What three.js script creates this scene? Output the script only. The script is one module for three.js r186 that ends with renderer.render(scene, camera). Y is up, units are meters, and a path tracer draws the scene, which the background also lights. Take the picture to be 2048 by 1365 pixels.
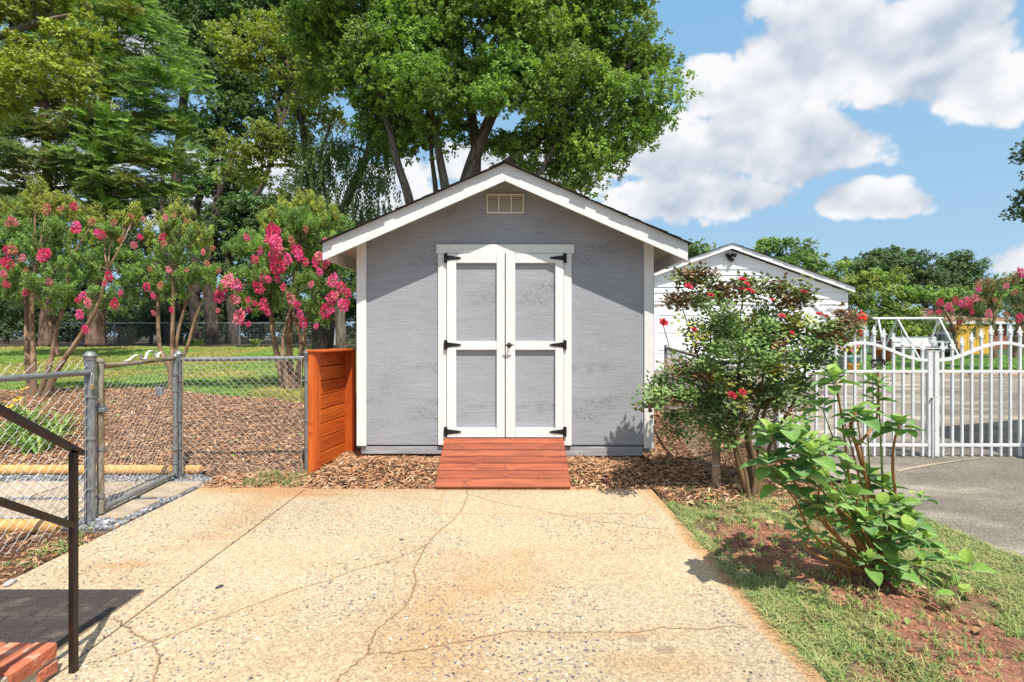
import * as THREE from 'three';
import { mergeGeometries } from 'three/addons/utils/BufferGeometryUtils.js';

// ---------------------------------------------------------------- camera, sky, sun, exposure
const scene = new THREE.Scene();
const EYE = 1.38, FOC = 1024, CX = 1024, HY = 672;
const camera = new THREE.PerspectiveCamera(2 * Math.atan(682.5 / FOC) * 180 / Math.PI, 2048 / 1365, 0.05, 600);
camera.position.set(0, EYE, 0);
camera.lookAt(0, EYE, -10);
camera.setViewOffset(2048, 1365, 0, 10.5, 2048, 1365);      // level camera, horizon a little above the middle
const renderer = new THREE.WebGLRenderer({ antialias: true });
renderer.setSize(1024, 682);
renderer.shadowMap.enabled = true;
renderer.shadowMap.type = THREE.PCFSoftShadowMap;
renderer.toneMapping = THREE.LinearToneMapping;
renderer.toneMappingExposure = 1.40;
const SUN_DIR = new THREE.Vector3(0.14, 0.61, 0.30).normalize();
const sun = new THREE.DirectionalLight(new THREE.Color(1.0, 0.95, 0.87), 4.6);
sun.position.copy(SUN_DIR).multiplyScalar(60).add(new THREE.Vector3(0, 0, -8));
sun.target.position.set(0, 0, -8);
sun.castShadow = true; sun.shadow.radius = 1;
sun.shadow.mapSize.set(4096, 4096);
Object.assign(sun.shadow.camera, { left: -30, right: 30, top: 30, bottom: -30, near: 1, far: 150 });
scene.add(sun, sun.target);

// ---------------------------------------------------------------- small helpers
function rng(seed) { let a = seed >>> 0; return () => { a = (a + 0x6d2b79f5) | 0; let t = Math.imul(a ^ (a >>> 15), 1 | a); t = (t + Math.imul(t ^ (t >>> 7), 61 | t)) ^ t; return ((t ^ (t >>> 14)) >>> 0) / 4294967296; }; }
const R = rng(12345);
const rr = (a, b, r = R) => a + (b - a) * r();
const clamp = (x, a = 0, b = 1) => Math.min(b, Math.max(a, x));
const sst = (a, b, x) => { const t = clamp((x - a) / (b - a)); return t * t * (3 - 2 * t); };
const lerp = (a, b, t) => a + (b - a) * t;
const V = (x, y, z) => new THREE.Vector3(x, y, z);
const at = (px, py, d) => V((px - CX) / FOC * d, EYE - (py - HY) / FOC * d, -d);      // a spot measured in the photograph, at its real depth d
const gx = (px, d) => (px - CX) / FOC * d;
function hash3(x, y, z) { let h = Math.imul(x, 374761393) ^ Math.imul(y, 668265263) ^ Math.imul(z, 2147483647 - 1274126177); h = Math.imul(h ^ (h >>> 13), 1274126177); return ((h ^ (h >>> 16)) >>> 0) / 4294967296; }
function noise3(x, y, z) {
  const ix = Math.floor(x), iy = Math.floor(y), iz = Math.floor(z); let fx = x - ix, fy = y - iy, fz = z - iz;
  fx = fx * fx * (3 - 2 * fx); fy = fy * fy * (3 - 2 * fy); fz = fz * fz * (3 - 2 * fz);
  const a = lerp(hash3(ix, iy, iz), hash3(ix + 1, iy, iz), fx), b = lerp(hash3(ix, iy + 1, iz), hash3(ix + 1, iy + 1, iz), fx);
  const c = lerp(hash3(ix, iy, iz + 1), hash3(ix + 1, iy, iz + 1), fx), d = lerp(hash3(ix, iy + 1, iz + 1), hash3(ix + 1, iy + 1, iz + 1), fx);
  return lerp(lerp(a, b, fy), lerp(c, d, fy), fz);
}
function fbm3(x, y, z, o = 5) { let s = 0, a = 0.5, n = 0; for (let i = 0; i < o; i++) { s += a * noise3(x, y, z); n += a; a *= 0.5; x *= 2.03; y *= 2.03; z *= 2.03; } return s / n; }
const pgrid = {};
function pnoise(u, v, p, q, seed) {       // value noise that repeats after p cells across and q cells up; u, v in 0..1
  const key = p + '_' + q + '_' + seed; let g = pgrid[key];
  if (!g) { const r = rng(seed * 977 + p * 31 + q); g = pgrid[key] = new Float32Array(p * q); for (let i = 0; i < p * q; i++) g[i] = r(); }
  let x = (u - Math.floor(u)) * p, y = (v - Math.floor(v)) * q; const ix = Math.floor(x) % p, iy = Math.floor(y) % q; x -= Math.floor(x); y -= Math.floor(y);
  x = x * x * (3 - 2 * x); y = y * y * (3 - 2 * y); const jx = (ix + 1) % p, jy = (iy + 1) % q;
  return lerp(lerp(g[iy * p + ix], g[iy * p + jx], x), lerp(g[jy * p + ix], g[jy * p + jx], x), y);
}
const pf = (u, v, p, q, seed, o = 4) => { let s = 0, a = 0.5, n = 0; for (let i = 0; i < o; i++) { s += a * pnoise(u, v, p, q, seed + i); n += a; a *= 0.55; p *= 2; q *= 2; } return s / n; };

// ---------------------------------------------------------------- sky: blue air with fair-weather cumulus
{
  const W = 4096, H = 2048, data = new Float32Array(W * H * 4);
  const E = [[1730, 100, 330, 150], [1500, 190, 180, 125], [1580, 290, 210, 85], [1330, 300, 230, 105], [1390, 398, 190, 58], [1732, 404, 122, 44], [2075, 522, 125, 52], [2010, 185, 190, 85],
    [1020, 330, 300, 80], [600, 390, 420, 110], [330, 60, 240, 90], [60, 300, 220, 120], [700, 120, 160, 70]];
  const EX = 1.40;
  for (let row = 0; row < H; row++) {
    const up = ((row + 0.5) / H - 0.5) * Math.PI, y = Math.sin(up), c = Math.cos(up);
    for (let col = 0; col < W; col++) {
      const o = (row * W + col) * 4; data[o + 3] = 1;
      const e = clamp(y, 0, 1), t = Math.pow(e, 0.55);
      let r = lerp(0.54, 0.15, t), g = lerp(0.74, 0.42, t), b = lerp(0.90, 0.77, t);
      if (y < -0.02) { data[o] = 0.16; data[o + 1] = 0.17; data[o + 2] = 0.14; continue; }
      const a = ((col + 0.5) / W - 0.5) * 2 * Math.PI, x = Math.cos(a) * c, z = Math.sin(a) * c;
      const front = z < -0.25 ? clamp((-z - 0.25) / 0.2) : 0;
      // soft drifting field everywhere, the photograph's own clouds in front
      const k = 1 / (y + 0.22), wx = x * k, wz = z * k;
      const q = fbm3(wx * 2.1 + 7.3, 3.7, wz * 2.1 + 1.9, 4);
      let cov = q * 2.6 - 1.28;
      if (front > 0) {
        const px = CX + (x / -z) * FOC, py = HY - (y / -z) * FOC;
        let m = -1.2;
        const wob = (fbm3(px * 0.011, py * 0.014, 4.2, 3) - 0.5) * 70;
        for (const [ex, ey, ax, ay] of E) { const dx = (px - ex + wob) / ax, dy = (py - ey + wob * 0.6) / (py > ey ? ay * 0.85 : ay); m = Math.max(m, 1 - (dx * dx + dy * dy)); }
        const inFrame = clamp(1.35 - Math.max(Math.abs(px - 1024) / 1250, Math.abs(py - 450) / 900)) ;
        cov = lerp(cov, m * 0.85, front * clamp(inFrame * 3));
      }
      if (cov < -0.75) { data[o] = r / EX; data[o + 1] = g / EX; data[o + 2] = b / EX; continue; }
      const sc = 6.5, n1 = fbm3(x * sc + 3, y * sc * 1.25 + 9, z * sc + 5, 6), fine = fbm3(x * 30, y * 34, z * 30, 4);
      let puff = 0; { let fx = x * 13, fy = y * 16, fz = z * 13, am = 0.5; for (let i = 0; i < 5; i++) { puff += am * Math.abs(2 * noise3(fx, fy, fz) - 1); fx = fx * 2.1 + 3; fy = fy * 2.1 + 1; fz = fz * 2.1 + 7; am *= 0.55; } }
      const dens = cov + (n1 - 0.5) * 1.5 + (puff - 0.36) * 1.25 + (fine - 0.5) * 0.4;
      const alpha = sst(-0.04, 0.30, dens);
      const n2 = fbm3(x * sc + 3 + SUN_DIR.x * 0.2, (y + 0.045) * sc * 1.25 + 9, z * sc + 5, 4);
      const lit = clamp(0.72 + (n1 - n2) * 4.2 - clamp(dens - 0.45) * 0.5 + (puff - 0.36) * 0.9);
      const cr = lerp(0.50, 0.95, lit), cg = lerp(0.58, 0.96, lit), cb = lerp(0.70, 0.98, lit);
      data[o] = lerp(r, cr, alpha) / EX; data[o + 1] = lerp(g, cg, alpha) / EX; data[o + 2] = lerp(b, cb, alpha) / EX;
    }
  }
  const sky = new THREE.DataTexture(data, W, H, THREE.RGBAFormat, THREE.FloatType);
  sky.mapping = THREE.EquirectangularReflectionMapping; sky.magFilter = sky.minFilter = THREE.LinearFilter; sky.needsUpdate = true;
  scene.background = sky; scene.environment = sky;
}

// ---------------------------------------------------------------- scene graph helpers
const used = new Map();
function numbered(n) { const k = used.get(n) ?? 0; used.set(n, k + 1); return k ? `${n}_${String(k).padStart(3, '0')}` : n; }
function shade(o) { o.castShadow = true; o.receiveShadow = true; return o; }
function mesh(name, geo, mat, parent) { const m = shade(new THREE.Mesh(geo, mat)); m.name = name; if (parent) parent.add(m); return m; }
function thing(name, label, category, p = V(0, 0, 0), group) {
  const g = new THREE.Group(); g.name = numbered(name); g.position.copy(p); g.userData = { label, category }; if (group) g.userData.group = group; scene.add(g); return g;
}
function root(o) { while (o.parent && o.parent !== scene) o = o.parent; return o; }
function part(name, geo, mat, parent) { const p = root(parent).position; geo.translate(-p.x, -p.y, -p.z); return mesh(name, geo, mat, parent); }   // geometry given in world metres
function structure(name, geo, mat) { const m = mesh(numbered(name), geo, mat, scene); m.userData = { kind: 'structure' }; return m; }
const stuffed = (o) => { o.userData.kind = 'stuff'; return o; };

function planarUV(g, along = 'auto', scale = 1, off = [0, 0]) {      // uv in metres, by the main direction of each face; u runs along the long side
  if (g.index) g = g.toNonIndexed();
  g.computeVertexNormals();
  g.computeBoundingBox(); const s = g.boundingBox.getSize(V(0, 0, 0)).toArray(); const long = along === 'auto' ? s.indexOf(Math.max(...s)) : 'xyz'.indexOf(along);
  const P = g.attributes.position, N = g.attributes.normal, uv = new Float32Array(P.count * 2);
  for (let t = 0; t < P.count; t += 3) {
    const n = [0, 1, 2].map((k) => Math.abs(N.getComponent(t, k) + N.getComponent(t + 1, k) + N.getComponent(t + 2, k)));
    const ax = n.indexOf(Math.max(...n)); let a = (ax + 1) % 3, b = (ax + 2) % 3; if (b === long) [a, b] = [b, a];
    for (let i = t; i < t + 3; i++) { uv[i * 2] = (P.getComponent(i, a) + off[0]) * scale; uv[i * 2 + 1] = (P.getComponent(i, b) + off[1]) * scale; }
  }
  g.setAttribute('uv', new THREE.BufferAttribute(uv, 2)); return g;
}
function box(x0, x1, y0, y1, z0, z1, c = 0.003, along = 'auto', off) {          // chamfered box, 44 triangles
  if (x0 > x1) [x0, x1] = [x1, x0]; if (y0 > y1) [y0, y1] = [y1, y0]; if (z0 > z1) [z0, z1] = [z1, z0];
  const X = [x0, x1], Y = [y0, y1], Z = [z0, z1], p = [];
  c = Math.min(c, (x1 - x0) / 3, (y1 - y0) / 3, (z1 - z0) / 3);
  const corner = (i, j, k, ax) => { const q = [X[i], Y[j], Z[k]], sgn = [i, j, k]; for (let a = 0; a < 3; a++) if (a !== ax) q[a] += sgn[a] ? -c : c; return q; };
  const ctr = [(x0 + x1) / 2, (y0 + y1) / 2, (z0 + z1) / 2];
  const tri = (a, b, d) => { const u = [0, 1, 2].map((k) => b[k] - a[k]), w = [0, 1, 2].map((k) => d[k] - a[k]); const n = [u[1] * w[2] - u[2] * w[1], u[2] * w[0] - u[0] * w[2], u[0] * w[1] - u[1] * w[0]]; const out = n[0] * (a[0] - ctr[0]) + n[1] * (a[1] - ctr[1]) + n[2] * (a[2] - ctr[2]); out >= 0 ? p.push(...a, ...b, ...d) : p.push(...a, ...d, ...b); };
  const quad = (a, b, d, e) => { tri(a, b, d); tri(a, d, e); };
  for (let ax = 0; ax < 3; ax++) for (let s = 0; s < 2; s++) { const m = (u, v) => { const q = [0, 0, 0]; q[ax] = s; q[(ax + 1) % 3] = u; q[(ax + 2) % 3] = v; return corner(...q, ax); }; quad(m(0, 0), m(1, 0), m(1, 1), m(0, 1)); }
  for (let ax = 0; ax < 3; ax++) for (let u = 0; u < 2; u++) for (let v = 0; v < 2; v++) { const b = (ax + 1) % 3, d = (ax + 2) % 3, m = (s, f) => { const q = [0, 0, 0]; q[ax] = s; q[b] = u; q[d] = v; return corner(...q, f); }; quad(m(0, b), m(1, b), m(1, d), m(0, d)); }
  for (let i = 0; i < 2; i++) for (let j = 0; j < 2; j++) for (let k = 0; k < 2; k++) tri(corner(i, j, k, 0), corner(i, j, k, 1), corner(i, j, k, 2));
  const g = new THREE.BufferGeometry(); g.setAttribute('position', new THREE.Float32BufferAttribute(p, 3)); return planarUV(g, along, 1, off);
}
function prism(pts, z0, z1, along = 'auto', off) {      // polygon in the xy plane pushed from z0 to z1
  const g = new THREE.ExtrudeGeometry(new THREE.Shape(pts.map((q) => new THREE.Vector2(q[0], q[1]))), { depth: z1 - z0, bevelEnabled: false }); g.translate(0, 0, z0); return planarUV(g, along, 1, off);
}
function tube(points, radii, seg = 8, steps = 0, uvScale = 1) {       // tapered tube along points; radii: number or list, one for each point
  const P = points.map((p) => (p.isVector3 ? p : V(...p)));
  const rad = typeof radii === 'number' ? P.map(() => radii) : radii;
  let path = P, rs = rad;
  if (steps) { const curve = new THREE.CatmullRomCurve3(P, false, 'centripetal'); path = []; rs = []; for (let i = 0; i <= steps; i++) { const t = i / steps; path.push(curve.getPoint(t)); const f = t * (P.length - 1), k = Math.min(P.length - 2, Math.floor(f)); rs.push(lerp(rad[k], rad[k + 1], f - k)); } }
  const pos = [], uv = [], idx = []; let N = null, len = 0;
  for (let i = 0; i < path.length; i++) {
    const T = path[Math.min(i + 1, path.length - 1)].clone().sub(path[Math.max(i - 1, 0)]).normalize();
    if (!N) { N = Math.abs(T.y) < 0.9 ? V(0, 1, 0) : V(1, 0, 0); } N = N.clone().sub(T.clone().multiplyScalar(N.dot(T))).normalize();
    const B = T.clone().cross(N); if (i) len += path[i].distanceTo(path[i - 1]);
    for (let j = 0; j <= seg; j++) { const a = j / seg * Math.PI * 2, c = Math.cos(a) * rs[i], s = Math.sin(a) * rs[i]; pos.push(path[i].x + N.x * c + B.x * s, path[i].y + N.y * c + B.y * s, path[i].z + N.z * c + B.z * s); uv.push(j / seg * uvScale, len * uvScale); }
  }
  const w = seg + 1;
  for (let i = 0; i + 1 < path.length; i++) for (let j = 0; j < seg; j++) { const a = i * w + j; idx.push(a, a + 1, a + w, a + 1, a + w + 1, a + w); }
  for (const end of [0, path.length - 1]) { const c = pos.length / 3; pos.push(path[end].x, path[end].y, path[end].z); uv.push(0.5, 0.5); for (let j = 0; j < seg; j++) end ? idx.push(end * w + j, end * w + j + 1, c) : idx.push(j + 1, j, c); }
  const g = new THREE.BufferGeometry(); g.setAttribute('position', new THREE.Float32BufferAttribute(pos, 3)); g.setAttribute('uv', new THREE.Float32BufferAttribute(uv, 2)); g.setIndex(idx); g.computeVertexNormals(); return g;
}
const plain = (g) => { g = g.index ? g.toNonIndexed() : g; for (const k of Object.keys(g.attributes)) if (!['position', 'normal', 'uv'].includes(k)) g.deleteAttribute(k); return g; };
const join = (list) => mergeGeometries(list.map(plain));
function lathe(prof, seg, x, y, z) { const g = new THREE.LatheGeometry(prof.map((q) => new THREE.Vector2(q[0], q[1])), seg); g.translate(x, y, z); return g; }
function scatter(name, geo, mat, list, parent = scene) {       // list of {m: Matrix4, c: Color}
  const im = new THREE.InstancedMesh(geo, mat, list.length); list.forEach((q, i) => { im.setMatrixAt(i, q.m); if (q.c) im.setColorAt(i, q.c); });
  im.name = parent === scene ? numbered(name) : name; shade(im); im.userData.kind = 'stuff'; parent.add(im); return im;
}
const M4 = (p, e, s) => new THREE.Matrix4().compose(p, new THREE.Quaternion().setFromEuler(e), typeof s === 'number' ? V(s, s, s) : s);
const col = (r, g, b) => new THREE.Color().setRGB(r, g, b);

// ---------------------------------------------------------------- textures
function texture(w, h, fn, srgb = true, repeat) {
  const d = new Uint8Array(w * h * 4), out = [0, 0, 0];
  for (let y = 0; y < h; y++) for (let x = 0; x < w; x++) { fn((x + 0.5) / w, (y + 0.5) / h, out); const o = (y * w + x) * 4; d[o] = clamp(out[0], 0, 255); d[o + 1] = clamp(out[1], 0, 255); d[o + 2] = clamp(out[2], 0, 255); d[o + 3] = 255; }
  const t = new THREE.DataTexture(d, w, h); t.magFilter = THREE.LinearFilter; t.minFilter = THREE.LinearFilter; t.wrapS = t.wrapT = THREE.RepeatWrapping; if (srgb) t.colorSpace = THREE.SRGBColorSpace;
  if (repeat) t.repeat.set(repeat[0], repeat[1]); t.needsUpdate = true; return t;
}
const grey = (w, h, fn, repeat) => texture(w, h, (u, v, o) => { o[0] = o[1] = o[2] = fn(u, v) * 255; }, false, repeat);
const mat = (o) => new THREE.MeshStandardMaterial({ roughness: 0.8, metalness: 0, ...o });
const leafMat = (o) => new THREE.MeshPhysicalMaterial({ transmission: 0.35, thickness: 0, side: THREE.DoubleSide, clearcoat: 0.12, clearcoatRoughness: 0.45, ...o, roughness: 0.95 });

// painted rough-sawn siding: horizontal saw lines and grain, one texture covers 1.6 m
const sidingBump = grey(1024, 1024, (u, v) => 0.35 * pf(u, v, 10, 420, 21, 2) + 0.35 * pnoise(u, v, 70, 512, 25) + 0.3 * pnoise(u, v, 300, 400, 26), [1 / 1.6, 1 / 1.6]);
const sidingMap = texture(1024, 1024, (u, v, o) => {
  const g = pf(u, v, 12, 380, 31, 2) - 0.5, f = pnoise(u, v, 200, 500, 35) - 0.5, big = pf(u, v, 4, 4, 37, 4) - 0.5;
  const scuff = clamp((pf(u, v, 5, 9, 41, 4) - 0.60) * 6) * clamp((pnoise(u, v, 120, 400, 44) - 0.42) * 3);
  const k = 1 + g * 0.13 + f * 0.11 + big * 0.10 - scuff * 0.2; o[0] = 153 * k; o[1] = 156 * k; o[2] = 161 * k;
}, true, [1 / 1.6, 1 / 1.6]);
const siding = mat({ map: sidingMap, bumpMap: sidingBump, bumpScale: 0.0022, roughness: 0.8 });
const paintBump = grey(512, 512, (u, v) => 0.5 * pf(u, v, 4, 120, 51, 3) + 0.5 * pnoise(u, v, 128, 256, 55), [1, 2]);
const paintMap = texture(512, 512, (u, v, o) => { const k = 1 + (pf(u, v, 3, 60, 57, 3) - 0.5) * 0.05 + (pf(u, v, 6, 8, 59, 4) - 0.5) * 0.06 - clamp((pf(u, v, 10, 24, 61, 3) - 0.72) * 4) * 0.07; o[0] = 226 * k; o[1] = 225 * k; o[2] = 222 * k; }, true, [1, 1]);
const whitePaint = mat({ map: paintMap, bumpMap: paintBump, bumpScale: 0.0012, roughness: 0.6 });
const vinyl = mat({ color: 0xf0f1f2, roughness: 0.5, bumpMap: grey(256, 256, (u, v) => pf(u, v, 3, 60, 63, 3), [0.6, 2]), bumpScale: 0.001 });
const vinylTones = [0xf0f1f2, 0xedeff0, 0xf2f3f3].map((c) => { const m = vinyl.clone(); m.color = new THREE.Color(c); return m; });
// stained wood with grain and knots; u along the board
function woodTexture(seed, base, dark, contrast = 1) {
  const kn = []; const r = rng(seed); for (let i = 0; i < 7; i++) kn.push([r(), r(), 0.012 + r() * 0.016]);
  return texture(1024, 512, (u, v, o) => {
    let w = 0, kk = 0; for (const [a, b, s] of kn) { let dx = Math.abs(u - a); dx = Math.min(dx, 1 - dx); let dy = v - b; dy -= Math.round(dy); const d = Math.hypot(dx, dy * 0.5) / s; w += 0.045 * Math.exp(-d * d * 0.25) * Math.sign(dy); kk = Math.max(kk, Math.exp(-d * d * 1.3)); }
    const g = pf(u, v + w, 3, 44, seed + 2, 4), f = pnoise(u, v + w, 8, 190, seed + 7), big = pf(u, v, 5, 6, seed + 9, 3);
    let t = clamp((g - 0.5) * 1.5 * contrast + 0.32 + (f - 0.5) * 0.5 * contrast + (big - 0.5) * 0.5); t = Math.max(t, kk * 0.95);
    for (let i = 0; i < 3; i++) o[i] = lerp(base[i], dark[i], t);
  });
}
const orangeMap = woodTexture(71, [214, 108, 38], [168, 72, 22], 0.7), orangeBump = grey(512, 256, (u, v) => 0.6 * pf(u, v, 4, 50, 73, 3) + 0.4 * pnoise(u, v, 20, 128, 77));
const orangeWood = [0, 1, 2].map((i) => mat({ map: orangeMap, bumpMap: orangeBump, bumpScale: 0.0025, roughness: 0.55, color: [0xffffff, 0xf0e6dc, 0xfff4ea][i] }));
const rampMap = woodTexture(81, [170, 92, 60], [122, 62, 42], 1.1);
const rampWood = [0, 1, 2, 3].map((i) => mat({ map: rampMap, bumpMap: orangeBump, bumpScale: 0.003, roughness: 0.62, color: [0xffffff, 0xefe4de, 0xfff6f0, 0xe8dcd6][i] }));
const greyTimber = mat({ map: woodTexture(91, [176, 176, 178], [128, 126, 128], 0.8), bumpMap: orangeBump, bumpScale: 0.002, roughness: 0.8 });
const postWood = mat({ map: woodTexture(93, [172, 150, 128], [110, 92, 76], 1), bumpMap: orangeBump, bumpScale: 0.004, roughness: 0.9 });
const edgingWood = mat({ map: woodTexture(95, [214, 168, 104], [170, 122, 66], 0.8), bumpMap: orangeBump, bumpScale: 0.004, roughness: 0.85 });
const blackIron = mat({ color: 0x101113, roughness: 0.5, metalness: 0.2 });
const railPaint = mat({ color: 0x2a211d, roughness: 0.38, metalness: 0.25, bumpMap: grey(256, 256, (u, v) => pf(u, v, 20, 20, 101, 3)), bumpScale: 0.0008 });
const galv = mat({ map: texture(512, 512, (u, v, o) => { const s = pf(u, v, 14, 14, 111, 4), sp = pnoise(u, v, 60, 60, 115), rust = clamp((pf(u, v, 4, 5, 117, 5) - 0.60) * 7) * clamp((sp - 0.3) * 2); const k = 0.74 + (s - 0.5) * 0.35 + (sp - 0.5) * 0.16; o[0] = lerp(186 * k, 134, rust * 0.6); o[1] = lerp(190 * k, 112, rust * 0.6); o[2] = lerp(194 * k, 84, rust * 0.6); }, true, [1, 1]), roughness: 0.48, metalness: 0.45 });
const galvRust = mat({ map: texture(512, 512, (u, v, o) => { const s = pf(u, v, 10, 10, 121, 5), rust = clamp((s - 0.42) * 4); const k = 0.8 + (pnoise(u, v, 90, 90, 125) - 0.5) * 0.3; o[0] = lerp(188, 142, rust) * k; o[1] = lerp(182, 118, rust) * k; o[2] = lerp(164, 84, rust) * k; }), roughness: 0.7, metalness: 0.2 });
const wireMat = mat({ color: 0xc2c4c4, roughness: 0.5, metalness: 0.25 });
const gatePaint = mat({ map: texture(512, 512, (u, v, o) => { const n = pf(u, v, 6, 6, 133, 4), g = clamp((pf(u, v, 24, 24, 137, 3) - 0.66) * 5), rust = clamp((pf(u, v, 40, 40, 139, 3) - 0.76) * 8); const k = 0.98 + (n - 0.5) * 0.10 - g * 0.12; o[0] = lerp(223 * k, 140, rust); o[1] = lerp(224 * k, 96, rust); o[2] = lerp(224 * k, 66, rust); }, true, [1.5, 1.5]), roughness: 0.45, bumpMap: grey(256, 256, (u, v) => pf(u, v, 18, 18, 131, 3)), bumpScale: 0.0008 });
const shingleMat = [0x2b2724, 0x332d29, 0x26221f].map((c) => mat({ color: c, roughness: 0.95, bumpMap: grey(256, 256, (u, v) => pnoise(u, v, 128, 128, 141), [6, 6]), bumpScale: 0.003 }));
const clayBrick = [[178, 100, 72], [190, 112, 82], [168, 92, 66]].map((b, i) => mat({ map: texture(256, 256, (u, v, o) => { const n = pf(u, v, 8, 8, 151 + i * 7, 4), w = clamp((pf(u, v, 5, 5, 163 + i, 4) - 0.58) * 6); const k = 0.78 + n * 0.45; for (let c = 0; c < 3; c++) o[c] = lerp(b[c] * k, [206, 186, 164][c], w * 0.55); }, true, [3, 3]), bumpMap: grey(256, 256, (u, v) => pf(u, v, 20, 20, 171, 4), [4, 4]), bumpScale: 0.004, roughness: 0.92 }));
const mortar = mat({ color: 0xa89c86, roughness: 1, bumpMap: grey(256, 256, (u, v) => pf(u, v, 24, 24, 175, 3), [5, 5]), bumpScale: 0.006 });
const barkMat = (a, b, seed) => mat({ map: texture(256, 512, (u, v, o) => { const n = pf(u, v, 14, 5, seed, 4), m = pf(u, v, 4, 3, seed + 5, 3); const t = clamp(n * 1.5 - 0.3 + (m - 0.5) * 0.6); for (let c = 0; c < 3; c++) o[c] = lerp(a[c], b[c], t); }, true, [2, 1]), bumpMap: grey(256, 512, (u, v) => pf(u, v, 14, 5, seed, 4), [2, 1]), bumpScale: 0.02, roughness: 0.95 });
const darkBark = barkMat([52, 44, 38], [104, 92, 80], 181), greyBark = barkMat([74, 66, 58], [142, 130, 116], 187), cedarBark = barkMat([84, 62, 50], [150, 122, 102], 193);
const crapeBark = mat({ map: texture(256, 512, (u, v, o) => { const n = pf(u, v, 3, 5, 199, 4), m = clamp((pf(u, v, 4, 8, 203, 3) - 0.5) * 6); for (let c = 0; c < 3; c++) o[c] = lerp([122, 96, 72][c], [176, 148, 118][c], clamp(m * 0.7 + n * 0.3)); }), roughness: 0.75 });
console.log('textures A');

// ---------------------------------------------------------------- terrain
const mulchEdge = (x) => 7.45 + 0.35 * Math.sin(x * 0.9 + 1) - 0.25 * sst(-3.2, -2.4, x);
function groundY(x, d) {
  const left = d < 4.95 ? 0 : d < 7.6 ? 0.55 * lerp((d - 4.95) / 2.65, sst(4.95, 7.6, d), 0.5) : 0.55 + 0.45 * sst(7.0, 18, d) - 0.45 * sst(7.0, 18, 7.6);
  const right = d < 5.8 ? 0 : Math.min(0.033 * (d - 5.8), 0.45);
  const bump = (fbm3(x * 0.8, 0, d * 0.8, 3) - 0.5) * 0.05 * sst(5, 8, d) * (1 - sst(1, 3, x));
  return lerp(left, right, sst(-1.2, 2.6, x)) + bump - 0.03;
}
const soilAt = (x, d) => { let best = 9; const L = [[1.78, 3.55], [1.8, 3.1], [1.95, 2.7], [2.08, 2.35], [2.02, 1.9]]; for (let i = 0; i + 1 < L.length; i++) { const [ax, ad] = L[i], [bx, bd] = L[i + 1]; const t = clamp(((x - ax) * (bx - ax) + (d - ad) * (bd - ad)) / ((bx - ax) ** 2 + (bd - ad) ** 2)); best = Math.min(best, Math.hypot(x - lerp(ax, bx, t), d - lerp(ad, bd, t))); } return 1 - sst(0.2, 0.46, best + (fbm3(x * 6, 1, d * 6, 3) - 0.5) * 0.35); };
const nearLump = (x, d) => 0.045 * soilAt(x, d) * (0.4 + fbm3(x * 9, 3, d * 9, 3) * 1.2) + (fbm3(x * 7, 5, d * 7, 3) - 0.5) * 0.02;
{
  const axis = (parts) => { const a = []; for (const [from, to, step] of parts) for (let v = from; v < to - 1e-6; v += step) a.push(v); a.push(parts[parts.length - 1][1]); return a; };
  const xs = axis([[-140, -40, 10], [-40, -12, 1], [-12, 1.2, 0.2], [1.2, 3.3, 0.03], [3.3, 12, 0.3], [12, 50, 1.5], [50, 140, 10]]);
  const ds = axis([[-20, 1.6, 0.8], [1.6, 4.6, 0.03], [4.6, 10, 0.15], [10, 24, 0.5], [24, 60, 2], [60, 300, 20]]);
  const pos = [], uv = [], cl = [], idx = [];
  for (const d of ds) for (const x of xs) {
    const near = x > 1.18 && x < 3.3 && d < 4.9 && d > 1;
    const y = groundY(x, d) + (near ? nearLump(x, d) * sst(1.24, 1.35, x) : 0) - (d > 60 ? 0.5 : 0);
    pos.push(x, y, -d); uv.push(x, d);
    let c;
    const n = fbm3(x * 1.4, 2, d * 1.4, 4), n2 = fbm3(x * 5, 8, d * 5, 3);
    if (near) { const s = Math.max(soilAt(x, d), sst(0.52, 0.66, n2) * 0.7); c = [lerp(0.25, 0.38, s), lerp(0.19, 0.17, s), lerp(0.09, 0.10, s)]; }
    else if (d > 16.5 + n * 2 && x < 1) c = [0.08, 0.055, 0.03];
    else if (d > 7 && x < 2.5) { const s = sst(0.45, 0.7, n); c = [lerp(0.14, 0.22, s), lerp(0.19, 0.2, s), 0.05]; }
    else if (x > 3 && d > 13) c = [0.06, 0.11, 0.025];
    else c = [0.13, 0.085, 0.05];
    cl.push(...c);
  }
  const w = xs.length; for (let j = 0; j + 1 < ds.length; j++) for (let i = 0; i + 1 < w; i++) { const a = j * w + i; idx.push(a, a + 1, a + w, a + 1, a + w + 1, a + w); }
  const g = new THREE.BufferGeometry(); g.setAttribute('position', new THREE.Float32BufferAttribute(pos, 3)); g.setAttribute('uv', new THREE.Float32BufferAttribute(uv, 2)); g.setAttribute('color', new THREE.Float32BufferAttribute(cl, 3)); g.setIndex(idx); g.computeVertexNormals();
  const soilTex = texture(512, 512, (u, v, o) => { const n = pf(u, v, 12, 12, 211, 5), f = pnoise(u, v, 128, 128, 217); const k = 0.62 + n * 0.5 + (f - 0.5) * 0.3; o[0] = o[1] = o[2] = 235 * k; }, true, [1, 1]);
  structure('ground', g, mat({ vertexColors: true, map: soilTex, bumpMap: grey(512, 512, (u, v) => pf(u, v, 16, 16, 221, 5), [1.3, 1.3]), bumpScale: 0.03, roughness: 1 }));
}
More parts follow.
